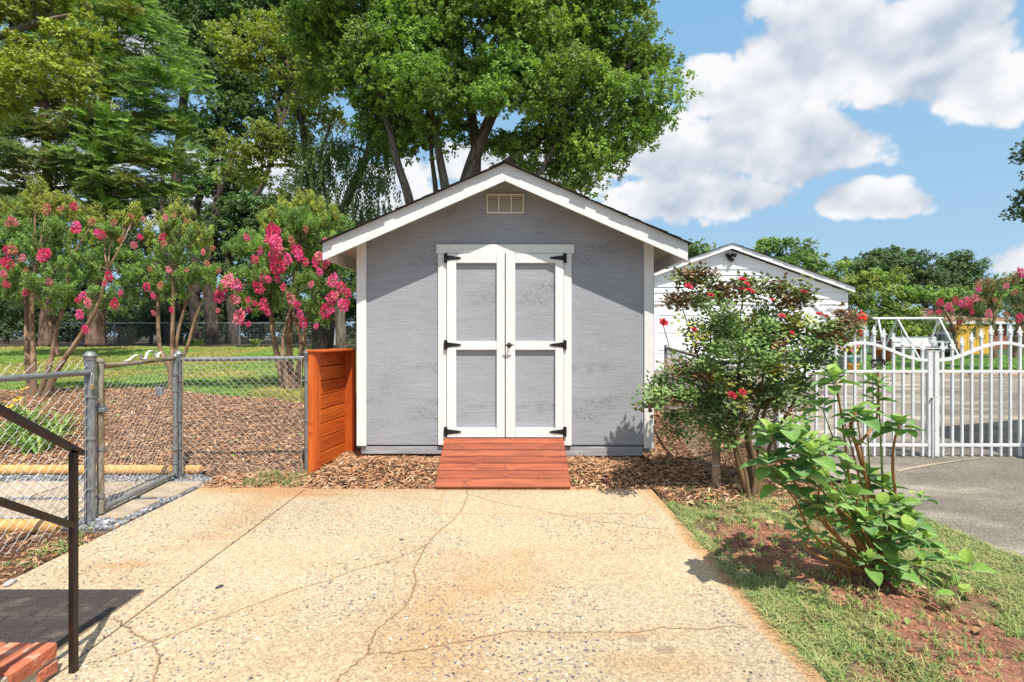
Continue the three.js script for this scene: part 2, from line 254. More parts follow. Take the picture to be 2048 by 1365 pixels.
function sheet(poly, step, yf, jitter = 0) {      // a sheet over a polygon given as [x, d], cut from a grid
  const sh = new THREE.Shape(poly.map(([x, d]) => new THREE.Vector2(x, d)));
  const inside = (x, y) => { let k = false; for (let i = 0, j = poly.length - 1; i < poly.length; j = i++) { const [a, b] = poly[i], [c, e] = poly[j]; if ((b > y) !== (e > y) && x < (c - a) * (y - b) / (e - b) + a) k = !k; } return k; };
  const xs = poly.map((q) => q[0]), dsx = poly.map((q) => q[1]), x0 = Math.min(...xs), x1 = Math.max(...xs), d0 = Math.min(...dsx), d1 = Math.max(...dsx);
  const nx = Math.ceil((x1 - x0) / step), nd = Math.ceil((d1 - d0) / step), pos = [], uv = [], idx = [], map = new Map();
  const vert = (i, j) => { const k = i * 10007 + j; if (!map.has(k)) { const x = x0 + (x1 - x0) * i / nx, d = d0 + (d1 - d0) * j / nd; map.set(k, pos.length / 3); pos.push(x, yf(x, d), -d); uv.push(x, d); } return map.get(k); };
  for (let i = 0; i < nx; i++) for (let j = 0; j < nd; j++) { const x = x0 + (x1 - x0) * (i + 0.5) / nx, d = d0 + (d1 - d0) * (j + 0.5) / nd; if (!inside(x, d)) continue; const a = vert(i, j), b = vert(i + 1, j), c = vert(i + 1, j + 1), e = vert(i, j + 1); idx.push(a, b, c, a, c, e); }
  const g = new THREE.BufferGeometry(); g.setAttribute('position', new THREE.Float32BufferAttribute(pos, 3)); g.setAttribute('uv', new THREE.Float32BufferAttribute(uv, 2)); g.setIndex(idx); g.computeVertexNormals(); return g;
}
// asphalt drive: weathered grey, along x > 3.15 and through the gate to the garage
const driveY = (x, d) => groundY(x, d) + 0.034 + (fbm3(x * 0.5, 0, d * 0.5, 2) - 0.5) * 0.02;
{
  const map = texture(2048, 2048, (u, v, o) => { const n = pf(u, v, 6, 6, 231, 5), f = pnoise(u, v, 700, 700, 237), s = pnoise(u, v, 1024, 1024, 239), pale = clamp((pf(u, v, 5, 14, 241, 4) - 0.50) * 3.2), dk = clamp((pf(u, v, 9, 5, 247, 4) - 0.58) * 4); const k = 0.80 + (n - 0.5) * 0.45 + (f - 0.5) * 0.36 + (s > 0.85 ? 0.28 : 0) + pale * 0.30 - dk * 0.2; o[0] = 158 * k; o[1] = 148 * k; o[2] = 134 * k; }, true, [1 / 5, 1 / 5]);
  const m = mat({ map, bumpMap: grey(512, 512, (u, v) => pnoise(u, v, 256, 256, 251), [1, 1]), bumpScale: 0.006, roughness: 0.95 });
  const poly = [[3.16, -4], [3.12, 3.2], [3.2, 4.4], [3.02, 5.6], [2.95, 8], [2.3, 9], [2.3, 15.6], [9.4, 15.6], [10.2, 14.6], [16, 14.2], [32, 14.0], [32, -4]];
  structure('asphalt_driveway', sheet(poly, 0.12, driveY), m);
  const line = []; for (let i = 0; i <= 30; i++) line.push(i / 30);      // pale worn concrete strip at the foot of the gate
  const strip = []; for (const t of line) { const px = lerp(1796, 1975, t), py = 944 - 27 * Math.pow(t, 0.8); const d = 1413 / (py - HY), x = gx(px, d); strip.push([x, d, 0.006 + 0.05 * fbm3(t * 14, 3, 1, 4) * (0.3 + 0.7 * (1 - t))]); }
  const pos = [], uv = [], idx = []; strip.forEach(([x, d, w], i) => { pos.push(x, driveY(x, d - w) + 0.006, -(d - w), x, driveY(x, d + w) + 0.006, -(d + w)); uv.push(x, 0, x, 1); if (i) { const a = i * 2 - 2; idx.push(a, a + 2, a + 1, a + 2, a + 3, a + 1); } });
  const g = new THREE.BufferGeometry(); g.setAttribute('position', new THREE.Float32BufferAttribute(pos, 3)); g.setAttribute('uv', new THREE.Float32BufferAttribute(uv, 2)); g.setIndex(idx); g.computeVertexNormals();
  structure('driveway_seam', g, mat({ color: 0xb3a48e, roughness: 1, bumpMap: grey(128, 128, (u, v) => pf(u, v, 16, 16, 253, 3), [5, 1]), bumpScale: 0.01 }));
  // low concrete kerb between asphalt and far lawn
  const kp = []; for (let x = 9.6; x <= 32; x += 0.8) { const d = lerp(14.65, 14.05, sst(9.6, 16, x)); kp.push([x, driveY(x, d), -d]); }
  const kg = []; for (let i = 0; i + 1 < kp.length; i++) { const [x, y, z] = kp[i], [x2, y2, z2] = kp[i + 1]; kg.push(box(x + 0.004, x2 - 0.004, y - 0.1, y + 0.07, Math.min(z, z2) - 0.16, Math.max(z, z2), 0.015)); }
  const kerb = new THREE.Group(); kerb.name = 'kerb'; kerb.userData = { kind: 'structure' }; scene.add(kerb); const km = mat({ color: 0xb29a80, roughness: 1, bumpMap: grey(128, 128, (u, v) => pf(u, v, 16, 16, 257, 3), [2, 2]), bumpScale: 0.01 });
  kg.forEach((q) => mesh('kerb_stone', q, km, kerb));
}
console.log('terrain');

// ---------------------------------------------------------------- concrete slab with exposed aggregate: three bays parted by tooled joints
{
  const S = 2048, L = 4.2, X0 = -2.9, D0 = 0.5, mx = (x) => (x - X0) / L * S, my = (d) => (1 - (d - D0) / L) * S, m = (v) => v / L * S;
  const cv = document.createElement('canvas'); cv.width = cv.height = S; const c = cv.getContext('2d');
  const bv = document.createElement('canvas'); bv.width = bv.height = S; const b = bv.getContext('2d');
  const img = c.createImageData(S, S), bimg = b.createImageData(S, S), r = rng(77);
  const clayMarks = [[250, 1130, .22, .07, .9], [330, 1098, .2, .05, .5], [690, 1032, .12, .04, .7], [640, 990, .5, .06, .75], [480, 985, .35, .05, .5], [830, 1215, .2, .08, .35], [1330, 1330, .3, .1, .7], [1260, 985, .3, .05, .35], [1000, 1180, .4, .12, .25], [640, 1130, .3, .08, .4], [880, 1060, .25, .04, .45], [1280, 1270, .25, .03, .6], [1090, 1275, .4, .03, .4], [420, 1075, .2, .05, .35], [1120, 1100, .35, .05, .2]].map(([px, py, w, h, k]) => { const d = 1413 / (py - HY); return [gx(px, d), d, w, h, k]; });
  const paleBox = [gx(890, 4.45), gx(1280, 4.45), 3.98, 4.58];
  for (let j = 0; j < S; j++) for (let i = 0; i < S; i++) {
    const x = X0 + (i + 0.5) / S * L, d = D0 + (1 - (j + 0.5) / S) * L, u = i / S, v = j / S;
    const n = pf(u, v, 5, 5, 261, 5), sand = pnoise(u, v, 900, 900, 267), sand2 = pnoise(u, v, 400, 400, 269), big = pf(u, v, 3, 3, 271, 3);
    let st = clamp((n - 0.48) * 3.2) * 0.6;
    for (const [ax, ad, w, h, k] of clayMarks) { const dx = (x - ax) / w, dd = (d - ad) / h; const q = dx * dx + dd * dd; if (q < 3) st += k * Math.exp(-q * 1.6) * (0.35 + n) * (0.7 + sand2 * 0.6); }
    if (x > 1.10 && x < 1.4) st += sst(1.14, 1.21, x + (n - 0.5) * 0.12) * 0.85;      // clay-stained formed edge
    if (d > 4.5) st += sst(4.48, 4.62, d + (n - 0.5) * 0.2) * 0.5;
    if (x > paleBox[0] && x < paleBox[1] && d > paleBox[2] && d < paleBox[3]) st *= 0.35; else if (x > paleBox[0] - 0.03 && x < paleBox[1] + 0.03 && d > paleBox[2] - 0.03 && d < paleBox[3]) st += 0.35;
    st = clamp(st);
    const k = 0.92 + (sand - 0.5) * 0.30 + (sand2 - 0.5) * 0.20 + (big - 0.5) * 0.16;
    const o = (j * S + i) * 4;
    img.data[o] = lerp(190, 182, st) * k; img.data[o + 1] = lerp(170, 141, st) * k; img.data[o + 2] = lerp(140, 98, st) * k; img.data[o + 3] = 255;
    const bb = 128 + (sand - 0.5) * 60 + (sand2 - 0.5) * 50; bimg.data[o] = bimg.data[o + 1] = bimg.data[o + 2] = bb; bimg.data[o + 3] = 255;
  }
  c.putImageData(img, 0, 0); b.putImageData(bimg, 0, 0);
  for (let i = 0; i < 52000; i++) {        // dark and pale stones worn free of the paste, in patches
    const x = X0 + r() * L, d = D0 + r() * L, den = fbm3(x * 1.3 + 5, 2, d * 1.3, 3);
    const wore = sst(0.44, 0.62, den + (d < 3 ? 0.03 : 0) - (x > 0.3 && d < 3.2 ? 0.05 : 0)); if (r() > 0.16 + wore * 0.84) continue;
    if (x > 1.12 || (x > paleBox[0] && x < paleBox[1] && d > paleBox[2] && r() < 0.8)) continue;
    const s = (0.0014 + 0.0062 * Math.pow(r(), 3.6)) * (0.7 + 0.5 * wore), tone = r(); const a = r() * 3.14;
    c.fillStyle = tone < 0.62 ? ((g) => `rgb(${g},${g},${g + 4})`)(58 + r() * 52) : tone < 0.82 ? ((g) => `rgb(${g},${g * 0.88},${g * 0.74})`)(128 + r() * 46) : ((g) => `rgb(${g},${g * 0.95},${g * 0.86})`)(208 + r() * 26);
    c.beginPath(); const kx = mx(x), ky = my(d); for (let q = 0; q < 7; q++) { const t = a + q / 7 * 6.283, rad = m(s) * (0.65 + r() * 0.5), ex = Math.cos(t) * rad * 1.25, ey = Math.sin(t) * rad * 0.75; const X = kx + ex * Math.cos(a) - ey * Math.sin(a), Y = ky + ex * Math.sin(a) + ey * Math.cos(a); q ? c.lineTo(X, Y) : c.moveTo(X, Y); } c.fill();
    b.fillStyle = r() < 0.5 ? '#b8b8b8' : '#505050'; b.beginPath(); b.arc(kx, ky, m(s) * 0.8, 0, 6.3); b.fill();
  }
  const cracks = [
    [[932, 982], [936, 992], [926, 1016], [907, 1040], [873, 1067], [853, 1091], [791, 1119], [702, 1143], [651, 1163], [600, 1177], [521, 1205], [457, 1229], [372, 1261], [302, 1284], [281, 1293], [234, 1311], [164, 1331]],
    [[853, 1091], [836, 1122], [826, 1143], [831, 1163], [822, 1194], [805, 1218], [754, 1259], [738, 1293], [737, 1307], [713, 1327], [682, 1351], [660, 1400]],
    [[942, 989], [972, 1001], [1010, 1009], [1078, 1021], [1123, 1032], [1154, 1035], [1181, 1044], [1232, 1047], [1297, 1056], [1350, 1061]],
    [[737, 1307], [805, 1305], [873, 1293], [942, 1281], [1003, 1266], [1027, 1261], [1113, 1267], [1181, 1264], [1270, 1266], [1327, 1256], [1414, 1260], [1446, 1252], [1501, 1256]],
    [[226, 1235], [249, 1252], [272, 1270], [302, 1284], [318, 1311], [318, 1325], [300, 1380]]];
  for (const cr of cracks) {
    const pts = []; for (let i = 0; i + 1 < cr.length; i++) for (let k = 0; k < 9; k++) { const t = k / 9, px = lerp(cr[i][0], cr[i + 1][0], t), py = lerp(cr[i][1], cr[i + 1][1], t), d = 1413 / (py - HY); pts.push([mx(gx(px, d) + (r() - 0.5) * 0.014), my(d + (r() - 0.5) * 0.016)]); }
    const stroke = (ctx, style, w, al) => { ctx.globalAlpha = al; ctx.strokeStyle = style; ctx.lineJoin = 'round'; for (let i = 0; i + 1 < pts.length; i++) { ctx.lineWidth = w * (0.6 + r() * 0.9); ctx.beginPath(); ctx.moveTo(...pts[i]); ctx.lineTo(...pts[i + 1]); ctx.stroke(); } ctx.globalAlpha = 1; };
    stroke(c, 'rgb(150,108,66)', 11, 0.16); stroke(c, 'rgb(84,66,48)', 1.8, 0.75); stroke(b, '#000', 3, 1);
  }
  for (const [px, py] of [[1275, 1278], [1330, 1300]]) { const d = 1413 / (py - HY); c.globalAlpha = 0.25; c.fillStyle = 'rgb(80,66,48)'; c.beginPath(); c.ellipse(mx(gx(px, d)), my(d), m(0.05), m(0.03), 0, 0, 6.3); c.fill(); c.globalAlpha = 1; }
  const map = new THREE.CanvasTexture(cv); map.colorSpace = THREE.SRGBColorSpace; map.magFilter = THREE.LinearFilter; const bump = new THREE.CanvasTexture(bv); bump.magFilter = THREE.LinearFilter;
  const m2 = mat({ map, bumpMap: bump, bumpScale: 0.006, roughness: 0.95 });
  const slab = new THREE.Group(); slab.name = 'concrete_slab'; slab.userData = { kind: 'structure' }; scene.add(slab);
  const JX = -1.865, gap = 0.006;
  const bay = (x0, x1, d0, d1, slopeRight) => {
    const g = box(x0, x1, -0.14, 0, -d1, -d0, 0.008); const P = g.attributes.position, uv = g.attributes.uv;
    for (let i = 0; i < P.count; i++) { const x = P.getX(i); uv.setXY(i, (x - X0) / L, (-P.getZ(i) - D0) / L); }
    mesh('slab_bay', g, m2, slab);
  };
  bay(JX + gap, 1.262, 0.5, 4.62); bay(-2.84, JX - gap, 3.44 + gap, 4.66); bay(-2.84, JX - gap, 0.5, 3.44 - gap);
  mesh('joint_filler', join([box(JX - gap + 0.0005, JX + gap - 0.0005, -0.13, -0.008, -4.6, -0.5, 0.001), box(-2.84, JX - gap, -0.13, -0.008, -3.44 - gap + 0.0005, -3.44 + gap - 0.0005, 0.001)]), mat({ color: 0x4a3d2f, roughness: 1 }), slab);
}
// mulch beds: a sheet of fine litter under loose chips
const mulchTex = texture(1024, 1024, (u, v, o) => { const n = pf(u, v, 40, 40, 281, 4), f = pnoise(u, v, 300, 120, 285), h = pnoise(u, v, 120, 300, 287); const k = 0.45 + n * 0.6 + (f - 0.5) * 0.4 + (h - 0.5) * 0.4; o[0] = 138 * k; o[1] = 96 * k; o[2] = 68 * k; });
const mulchBase = mat({ map: mulchTex, bumpMap: grey(512, 512, (u, v) => pf(u, v, 50, 50, 289, 3), [1.5, 1.5]), bumpScale: 0.03, roughness: 1 });
const leftBed = []; for (let x = -12; x <= -1.3; x += 0.3) leftBed.push([x, mulchEdge(x)]);
const leftPoly = [[-1.3, 5.1], [-1.75, 5.02], [-2.82, 4.98], [-3.3, 5.12], [-12, 5.12], ...leftBed];
const leftY = (x, d) => groundY(x, d) + 0.045 + (fbm3(x * 3, 1, d * 3, 3) - 0.5) * 0.05;
const frontY = (x, d) => -0.02 + 0.05 * sst(4.6, 5.0, d) + 0.085 * sst(4.6, 5.15, d) * sst(-2.1, -1.6, x) + (fbm3(x * 3, 1, d * 3, 3) - 0.5) * 0.04;
const rightY = (x, d) => groundY(x, d) + 0.002 + 0.048 * sst(4.15, 4.6, d - 0.25 * sst(2.0, 2.8, x)) + 0.05 * sst(4.6, 5.3, d) * (1 - sst(1.7, 2.2, x)) + (fbm3(x * 3, 1, d * 3, 3) - 0.5) * 0.05;
const nearLeftY = (x, d) => -0.01 + (fbm3(x * 5, 1, d * 5, 3) - 0.5) * 0.04;
structure('mulch_bed', sheet(leftPoly, 0.09, leftY), mulchBase);
const frontPoly = [[-2.85, 4.63], [1.3, 4.6], [1.3, 5.9], [-1.76, 5.9], [-1.8, 5.1], [-2.85, 5.02]];
structure('mulch_bed', sheet(frontPoly, 0.05, frontY), mulchBase);
const rightPoly = [[1.26, 4.62], [1.3, 4.25], [2.2, 4.12], [2.9, 4.5], [3.05, 5.6], [2.9, 8.6], [1.5, 8.6], [1.31, 5.9]];
structure('mulch_bed', sheet(rightPoly, 0.06, rightY), mulchBase);
const nearLeftPoly = [[-2.845, 1.2], [-6, 1.2], [-6, 3.62], [-2.845, 3.62]];
structure('mulch_bed', sheet(nearLeftPoly, 0.07, nearLeftY), mulchBase);
{
  const shard = () => { const g = new THREE.BoxGeometry(1, 0.09, 0.17, 2, 1, 1); const P = g.attributes.position; for (let i = 0; i < P.count; i++) { const t = Math.abs(P.getX(i)) * 2; P.setZ(i, P.getZ(i) * (1 - 0.55 * t) + (t < 0.1 ? 0.06 : 0)); P.setY(i, P.getY(i) * (1 - 0.4 * t) + (t < 0.1 ? 0.05 : 0)); } g.computeVertexNormals(); return g; };
  const chip = shard(), chipMat = mat({ roughness: 0.95 });
  const pick = (poly) => { const xs = poly.map((q) => q[0]), ds = poly.map((q) => q[1]); const x0 = Math.min(...xs), x1 = Math.max(...xs), d0 = Math.min(...ds), d1 = Math.max(...ds); const inside = (x, y) => { let k = false; for (let i = 0, j = poly.length - 1; i < poly.length; j = i++) { const [a, b] = poly[i], [c, e] = poly[j]; if ((b > y) !== (e > y) && x < (c - a) * (y - b) / (e - b) + a) k = !k; } return k; }; return (r) => { for (;;) { const x = rr(x0, x1, r), d = rr(d0, d1, r); if (inside(x, d)) return [x, d]; } }; };
  const tones = [[0.47, 0.24, 0.12], [0.34, 0.165, 0.075], [0.58, 0.34, 0.19], [0.13, 0.07, 0.035], [0.66, 0.46, 0.30], [0.46, 0.265, 0.15]];
  const bed = (name, poly, n, yf, lo, hi, seed, skip) => { const r = rng(seed), go = pick(poly), list = []; for (let i = 0; i < n; i++) { const [x, d] = go(r); if (skip && skip(x, d, r)) continue; const s = lo + (hi - lo) * Math.pow(r(), 2), t = tones[Math.floor(Math.pow(r(), 1.15) * 6)], k = 0.75 + r() * 0.5; list.push({ m: M4(V(x, yf(x, d) + 0.004 + r() * 0.012, -d), new THREE.Euler((r() - 0.5) * 0.7, r() * 6.28, (r() - 0.5) * 0.7), V(s, s * (0.8 + r() * 0.6), s * (0.6 + r()))), c: col(t[0] * k, t[1] * k, t[2] * k) }); } scatter(name, chip, chipMat, list); };
  bed('mulch_chips', leftPoly, 74000, leftY, 0.012, 0.07, 301, (x, d, r) => x < -8 && r() < 0.8);
  tones.forEach((t) => { for (let i = 0; i < 3; i++) t[i] *= [0.9, 0.88, 0.86][i]; }); bed('mulch_shreds', frontPoly, 20000, frontY, 0.015, 0.09, 302, (x, d) => d > 5.6);
  bed('mulch_shreds', rightPoly, 16000, rightY, 0.015, 0.085, 303);
  bed('mulch_litter', nearLeftPoly, 9000, nearLeftY, 0.015, 0.07, 304, (x, d) => x < -4.6);
}
console.log('slab, mulch');

// ---------------------------------------------------------------- gravel path with pavers and timber edging
{
  const gravelMat = mat({ map: texture(512, 512, (u, v, o) => { const n = pf(u, v, 30, 30, 311, 3); const k = 0.5 + n * 0.8; o[0] = 120 * k; o[1] = 122 * k; o[2] = 126 * k; }, true, [1.5, 1.5]), bumpMap: grey(512, 512, (u, v) => pf(u, v, 40, 40, 313, 2), [1.5, 1.5]), bumpScale: 0.03, roughness: 1 });
  const poly = [[-2.845, 3.62], [-7, 3.62], [-7, 5.12], [-2.845, 5.02]];
  structure('gravel_path', sheet(poly, 0.1, () => -0.012), gravelMat);
  const path = new THREE.Group(); path.name = 'paver_path'; path.userData = { kind: 'structure' }; scene.add(path);
  const pv = [0xcdb9a0, 0xc4b199, 0xd4c1a8].map((c, i) => mat({ map: texture(256, 256, (u, v, o) => { const k = 0.86 + (pf(u, v, 8, 8, 321 + i, 4) - 0.5) * 0.25 + (pnoise(u, v, 128, 128, 327) - 0.5) * 0.18; o[0] = o[1] = o[2] = 245 * k; }, true, [2, 2]), color: c, roughness: 0.95, bumpMap: grey(128, 128, (u, v) => pnoise(u, v, 64, 64, 329), [4, 4]), bumpScale: 0.003 }));
  const r = rng(331);
  for (const [d0, d1, right] of [[4.36, 4.80, -2.885], [3.86, 4.27, -2.93]]) { let x = right; for (let i = 0; i < 7; i++) { const w = 0.6; const g = box(x - w + 0.008, x - 0.008, -0.05, 0.012 + r() * 0.006, -d1, -d0, 0.008); mesh('paver', g, pv[i % 3], path); x -= w + 0.012; } }
  const stone = new THREE.IcosahedronGeometry(1, 0); { const P = stone.attributes.position; for (let i = 0; i < P.count; i++) { const k = 0.75 + 0.5 * noise3(P.getX(i) * 2 + 5, P.getY(i) * 2, P.getZ(i) * 2); P.setXYZ(i, P.getX(i) * k, P.getY(i) * k * 0.55, P.getZ(i) * k * 0.75); } stone.computeVertexNormals(); }
  const list = []; for (let i = 0; i < 15000; i++) { const x = -2.86 - 3.6 * Math.pow(r(), 1.2), d = rr(3.64, 5.06, r); if ((d > 4.37 && d < 4.79 && x < -2.89) || (d > 3.87 && d < 4.26 && x < -2.94)) if (r() > 0.02) continue; const s = 0.006 + 0.016 * Math.pow(r(), 2.2), g = 0.10 + 0.30 * Math.pow(r(), 1.5); list.push({ m: M4(V(x, -0.006 + r() * 0.012, -d), new THREE.Euler(r(), r() * 6, r()), s), c: r() < 0.07 ? col(0.42, 0.28, 0.2) : col(g, g * 1.01, g * 1.06) }); }
  scatter('slate_gravel', stone, mat({ roughness: 0.8 }), list);
  // the few larger pebbles by the gate foot, and strays on the concrete
  const peb = [[196, 1043, 0.03], [213, 1046, 0.027], [226, 1040, 0.022], [238, 1045, 0.018], [205, 1036, 0.02], [186, 1048, 0.02], [233, 1050, 0.014]]; const tones = [0x8f949b, 0xc9cacb, 0xb98a72, 0x6d7278, 0xa5a9ad, 0x878c94, 0xd8d5cf];
  peb.forEach(([px, py, s], i) => { const d = 1413 / (py - HY), m = mesh(numbered('pebble'), stone, mat({ color: tones[i], roughness: 0.8 }), scene); m.position.set(gx(px, d), s * 0.3, -d); m.rotation.set(0.1, i * 1.7, 0.1); m.scale.setScalar(s); m.userData = { label: ['blue grey', 'whitish', 'reddish', 'dark grey', 'pale grey', 'slate grey', 'tiny white'][i] + ' pebble in the gravel at the foot of the chain link gate', category: 'pebble', group: 'pebbles at the gate foot' }; });
  [[440, 1175, 0.019, 'larger dark stone chip lying loose on the concrete left of the long joint'], [802, 1081, 0.013, 'small dark stone chip lying loose on the middle of the concrete'], [18, 1170, 0.034, 'flat grey stone on the concrete edge above the doormat'], [1004, 1314, 0.008, 'tiny brown pebble on the concrete near the bottom of the picture']].forEach(([px, py, s, label], i) => { const d = 1413 / (py - HY), m = mesh(numbered('loose_stone'), stone, mat({ color: [0x43474d, 0x3d4045, 0xa8a59c, 0x6b4a38][i], roughness: 0.85 }), scene); m.position.set(gx(px, d), s * 0.28, -d); m.rotation.y = i * 2 + 1; m.scale.set(s * 1.3, s * 0.8, s); m.userData = { label, category: 'stone', group: 'stones lying on the slab' }; });
  const e1 = thing('timber_edging', 'long yellow landscape timber edging the mulch bed behind the gravel path', 'edging', V(-5, 0, -5.12));
  for (const [a, b] of [[-3.1, -5.5], [-5.51, -8]]) part('timber', tube([[a, 0.03, -5.12], [b, 0.03, -5.14]], 0.055, 10), edgingWood, e1);
  const e2 = thing('timber_edging', 'yellow landscape timber on the near side of the gravel path, behind the railing post', 'edging', V(-4.5, 0, -3.64));
  part('timber', tube([[-3.2, 0.02, -3.64], [-6.5, 0.02, -3.64]], 0.055, 10), edgingWood, e2);
}

// ---------------------------------------------------------------- garden shed
{
  const D = 5.28, F = -D, XL = -1.598, XR = 1.459, XC = -0.068, s = D / FOC;      // facade plane
  const fx = (px) => (px - CX) * s, fy = (py) => EYE - (py - HY) * s;
  const BACK = F - 3.7, m = 0.437, RF = F + 0.30, PK = 3.058, TIPL = -1.843, TIPR = 1.712;      // rake board front plane, peak height, eave tips
  const topAt = (x) => PK - m * Math.abs(x - XC);
  const shed = thing('garden_shed', 'small grey garden shed with white trim, double doors and a gable roof', 'shed', V(XC, 0, F - 1.85));
  // walls
  const wy0 = fy(890), deck = 0.03;
  const eaveY = (x) => topAt(x) - deck - 0.012;
  const wallFront = part('front_wall', prism([[XL + 0.012, wy0], [XR - 0.012, wy0], [XR - 0.012, eaveY(XR)], [XC, eaveY(XC)], [XL + 0.012, eaveY(XL)]], F - 0.05, F, 'x'), siding, shed);
  part('back_wall', prism([[XL + 0.012, wy0], [XR - 0.012, wy0], [XR - 0.012, eaveY(XR)], [XC, eaveY(XC)], [XL + 0.012, eaveY(XL)]], BACK, BACK + 0.05, 'x'), siding, shed);
  part('side_wall', box(XL + 0.012, XL + 0.06, wy0, eaveY(XL) - 0.004, BACK + 0.052, F - 0.052, 0.002), siding, shed);
  part('side_wall', box(XR - 0.06, XR - 0.012, wy0, eaveY(XR) - 0.004, BACK + 0.052, F - 0.052, 0.002), siding, shed);
  // floor frame under the wall, open dark gap below, skids
  part('skirt_board', box(fx(722), fx(884), fy(909), fy(893.5), F - 0.045, F - 0.008, 0.004), greyTimber, shed);
  part('skirt_board', box(fx(1126), fx(1287), fy(913), fy(894.5), F - 0.045, F - 0.008, 0.004), greyTimber, shed);
  part('floor_frame', box(XL + 0.02, XR - 0.02, 0.17, wy0 - 0.003, BACK + 0.02, F - 0.05, 0.004), greyTimber, shed);
  for (const x of [XL + 0.14, XC, XR - 0.17]) part('skid', box(x - 0.05, x + 0.05, -0.02, 0.168, BACK + 0.05, F - 0.1, 0.005), postWood, shed);
  // corner boards: front faces and returns
  for (const [a, b, sgn] of [[714, 733, -1], [1288, 1307, 1]]) {
    part('corner_board', box(fx(a), fx(b), fy(sgn < 0 ? 892 : 897), eaveY(sgn < 0 ? fx(a) : fx(b)) - 0.006, F + 0.001, F + 0.02, 0.003, 'y', [a * 0.1, 0]), whitePaint, shed);
    const x = sgn < 0 ? XL : XR; part('corner_board', box(x - (sgn < 0 ? 0.008 : -0.012 + 0.004) , x + (sgn < 0 ? 0.012 : 0.008), fy(892), eaveY(x) - 0.03, F - 0.09, F, 0.002, 'y'), whitePaint, shed);
  }
  // roof deck, rake boards, eave fascias
  for (const sgn of [-1, 1]) {
    const tip = sgn < 0 ? TIPL : TIPR;
    const slope = (off, th, x0, x1) => [[x0, topAt(x0) - off], [x1, topAt(x1) - off], [x1, topAt(x1) - off - th], [x0, topAt(x0) - off - th]];
    part('roof_deck', prism(slope(0, deck, XC, tip - sgn * 0.022), BACK - 0.2, RF - 0.022, 'z'), mat({ color: 0xd9cfc2, roughness: 0.85, bumpMap: paintBump, bumpScale: 0.002 }), shed);
    part('rake_board', prism([[XC + sgn * 0.0008, topAt(XC)], [tip, topAt(tip)], [tip, topAt(tip) - 0.168], [XC + sgn * 0.0008, topAt(XC) - 0.168]], RF - 0.02, RF, 'x', [sgn, 0.3]), whitePaint, shed);
    part('rake_board', prism([[XC + sgn * 0.0008, topAt(XC)], [tip, topAt(tip)], [tip, topAt(tip) - 0.168], [XC + sgn * 0.0008, topAt(XC) - 0.168]], BACK - 0.222, BACK - 0.202, 'x'), whitePaint, shed);
    part('eave_fascia', box(tip - sgn * 0.02, tip, topAt(tip) - 0.15, topAt(tip) - 0.012, BACK - 0.2, RF - 0.0215, 0.002), whitePaint, shed);
    // shingle courses, each with its own uneven cut along the rake
    const r = rng(sgn < 0 ? 41 : 43), n = 14, run = Math.abs(tip - XC) + 0.02;
    for (let i = 0; i < n; i++) {
      const a = run * i / n, b = run * (i + 1) / n + 0.03, over = 0.034 + r() * 0.016 + (i % 2 ? 0.006 : 0);
      const x0 = XC + sgn * a, x1 = XC + sgn * b, y0 = topAt(x0) + 0.004, y1 = topAt(x1) + 0.012;
      if (i === n - 1) { part('shingle_course', prism([[x0, y0], [XC + sgn * (run + 0.012), topAt(XC + sgn * (run + 0.012)) + 0.012], [XC + sgn * (run + 0.012), topAt(XC + sgn * (run + 0.012)) + 0.003], [x0, y0 - 0.003]], BACK - 0.23, RF + over, 'z'), shingleMat[i % 3], shed); continue; }
      part('shingle_course', prism([[x0, y0], [x1, y1], [x1, y1 - 0.007], [x0, y0 - 0.003]], BACK - 0.23, RF + over, 'z'), shingleMat[i % 3], shed);
    }
    part('ridge_cap', prism([[XC, PK + 0.019], [XC + sgn * 0.15, topAt(XC + sgn * 0.15) + 0.019], [XC + sgn * 0.15, topAt(XC + sgn * 0.15) + 0.013], [XC, PK + 0.013]], BACK - 0.23, RF + 0.045, 'z'), shingleMat[1], shed);
  }
  // gable vent
  const vent = part('gable_vent', box(fx(974), fx(1047), fy(427), fy(390), F + 0.0005, F + 0.006, 0.001), mat({ color: 0x8d877a, roughness: 0.9 }), shed);
  const ventMat = mat({ color: 0xe6e0d2, roughness: 0.6 });
  for (const [a, b, c, d] of [[973, 1048, 389, 391.8], [973, 1048, 425, 428], [973, 976, 392, 425], [1045, 1048, 392, 425], [996, 999, 392, 425], [1021, 1024, 392, 425]]) part('vent_frame', box(fx(a), fx(b), fy(d), fy(c), F + 0.0065, F + 0.022, 0.0015), ventMat, vent);
  for (const [a, b] of [[976.4, 995.6], [999.4, 1020.6], [1024.4, 1044.6]]) for (let i = 0; i < 8; i++) { const y = fy(424 - i * 4.05), g = box(fx(a), fx(b), y, y + 0.004, F + 0.0065, F + 0.0185, 0.0008); const P = g.attributes.position; for (let k = 0; k < P.count; k++) P.setY(k, P.getY(k) + (F + 0.0185 - P.getZ(k)) * 0.8); g.computeVertexNormals(); part('louver', g, ventMat, vent); }
  // door casing
  const T = F + 0.0215;
  part('door_header', box(fx(873), fx(1148), fy(508), fy(490), F + 0.001, F + 0.026, 0.003, 'x', [0.2, 0.7]), whitePaint, shed);
  part('door_casing', box(fx(876.5), fx(893.5), fy(890), fy(508.6), F + 0.001, T, 0.003, 'y', [0.5, 0]), whitePaint, shed);
  part('door_casing', box(fx(1127.5), fx(1143), fy(891), fy(508.6), F + 0.001, T, 0.003, 'y', [1.1, 0.2]), whitePaint, shed);
  part('door_gap', box(fx(893.7), fx(1127.3), fy(876.5), fy(508.5), F + 0.0008, F + 0.004, 0.0005), mat({ color: 0x17181a, roughness: 1 }), shed);
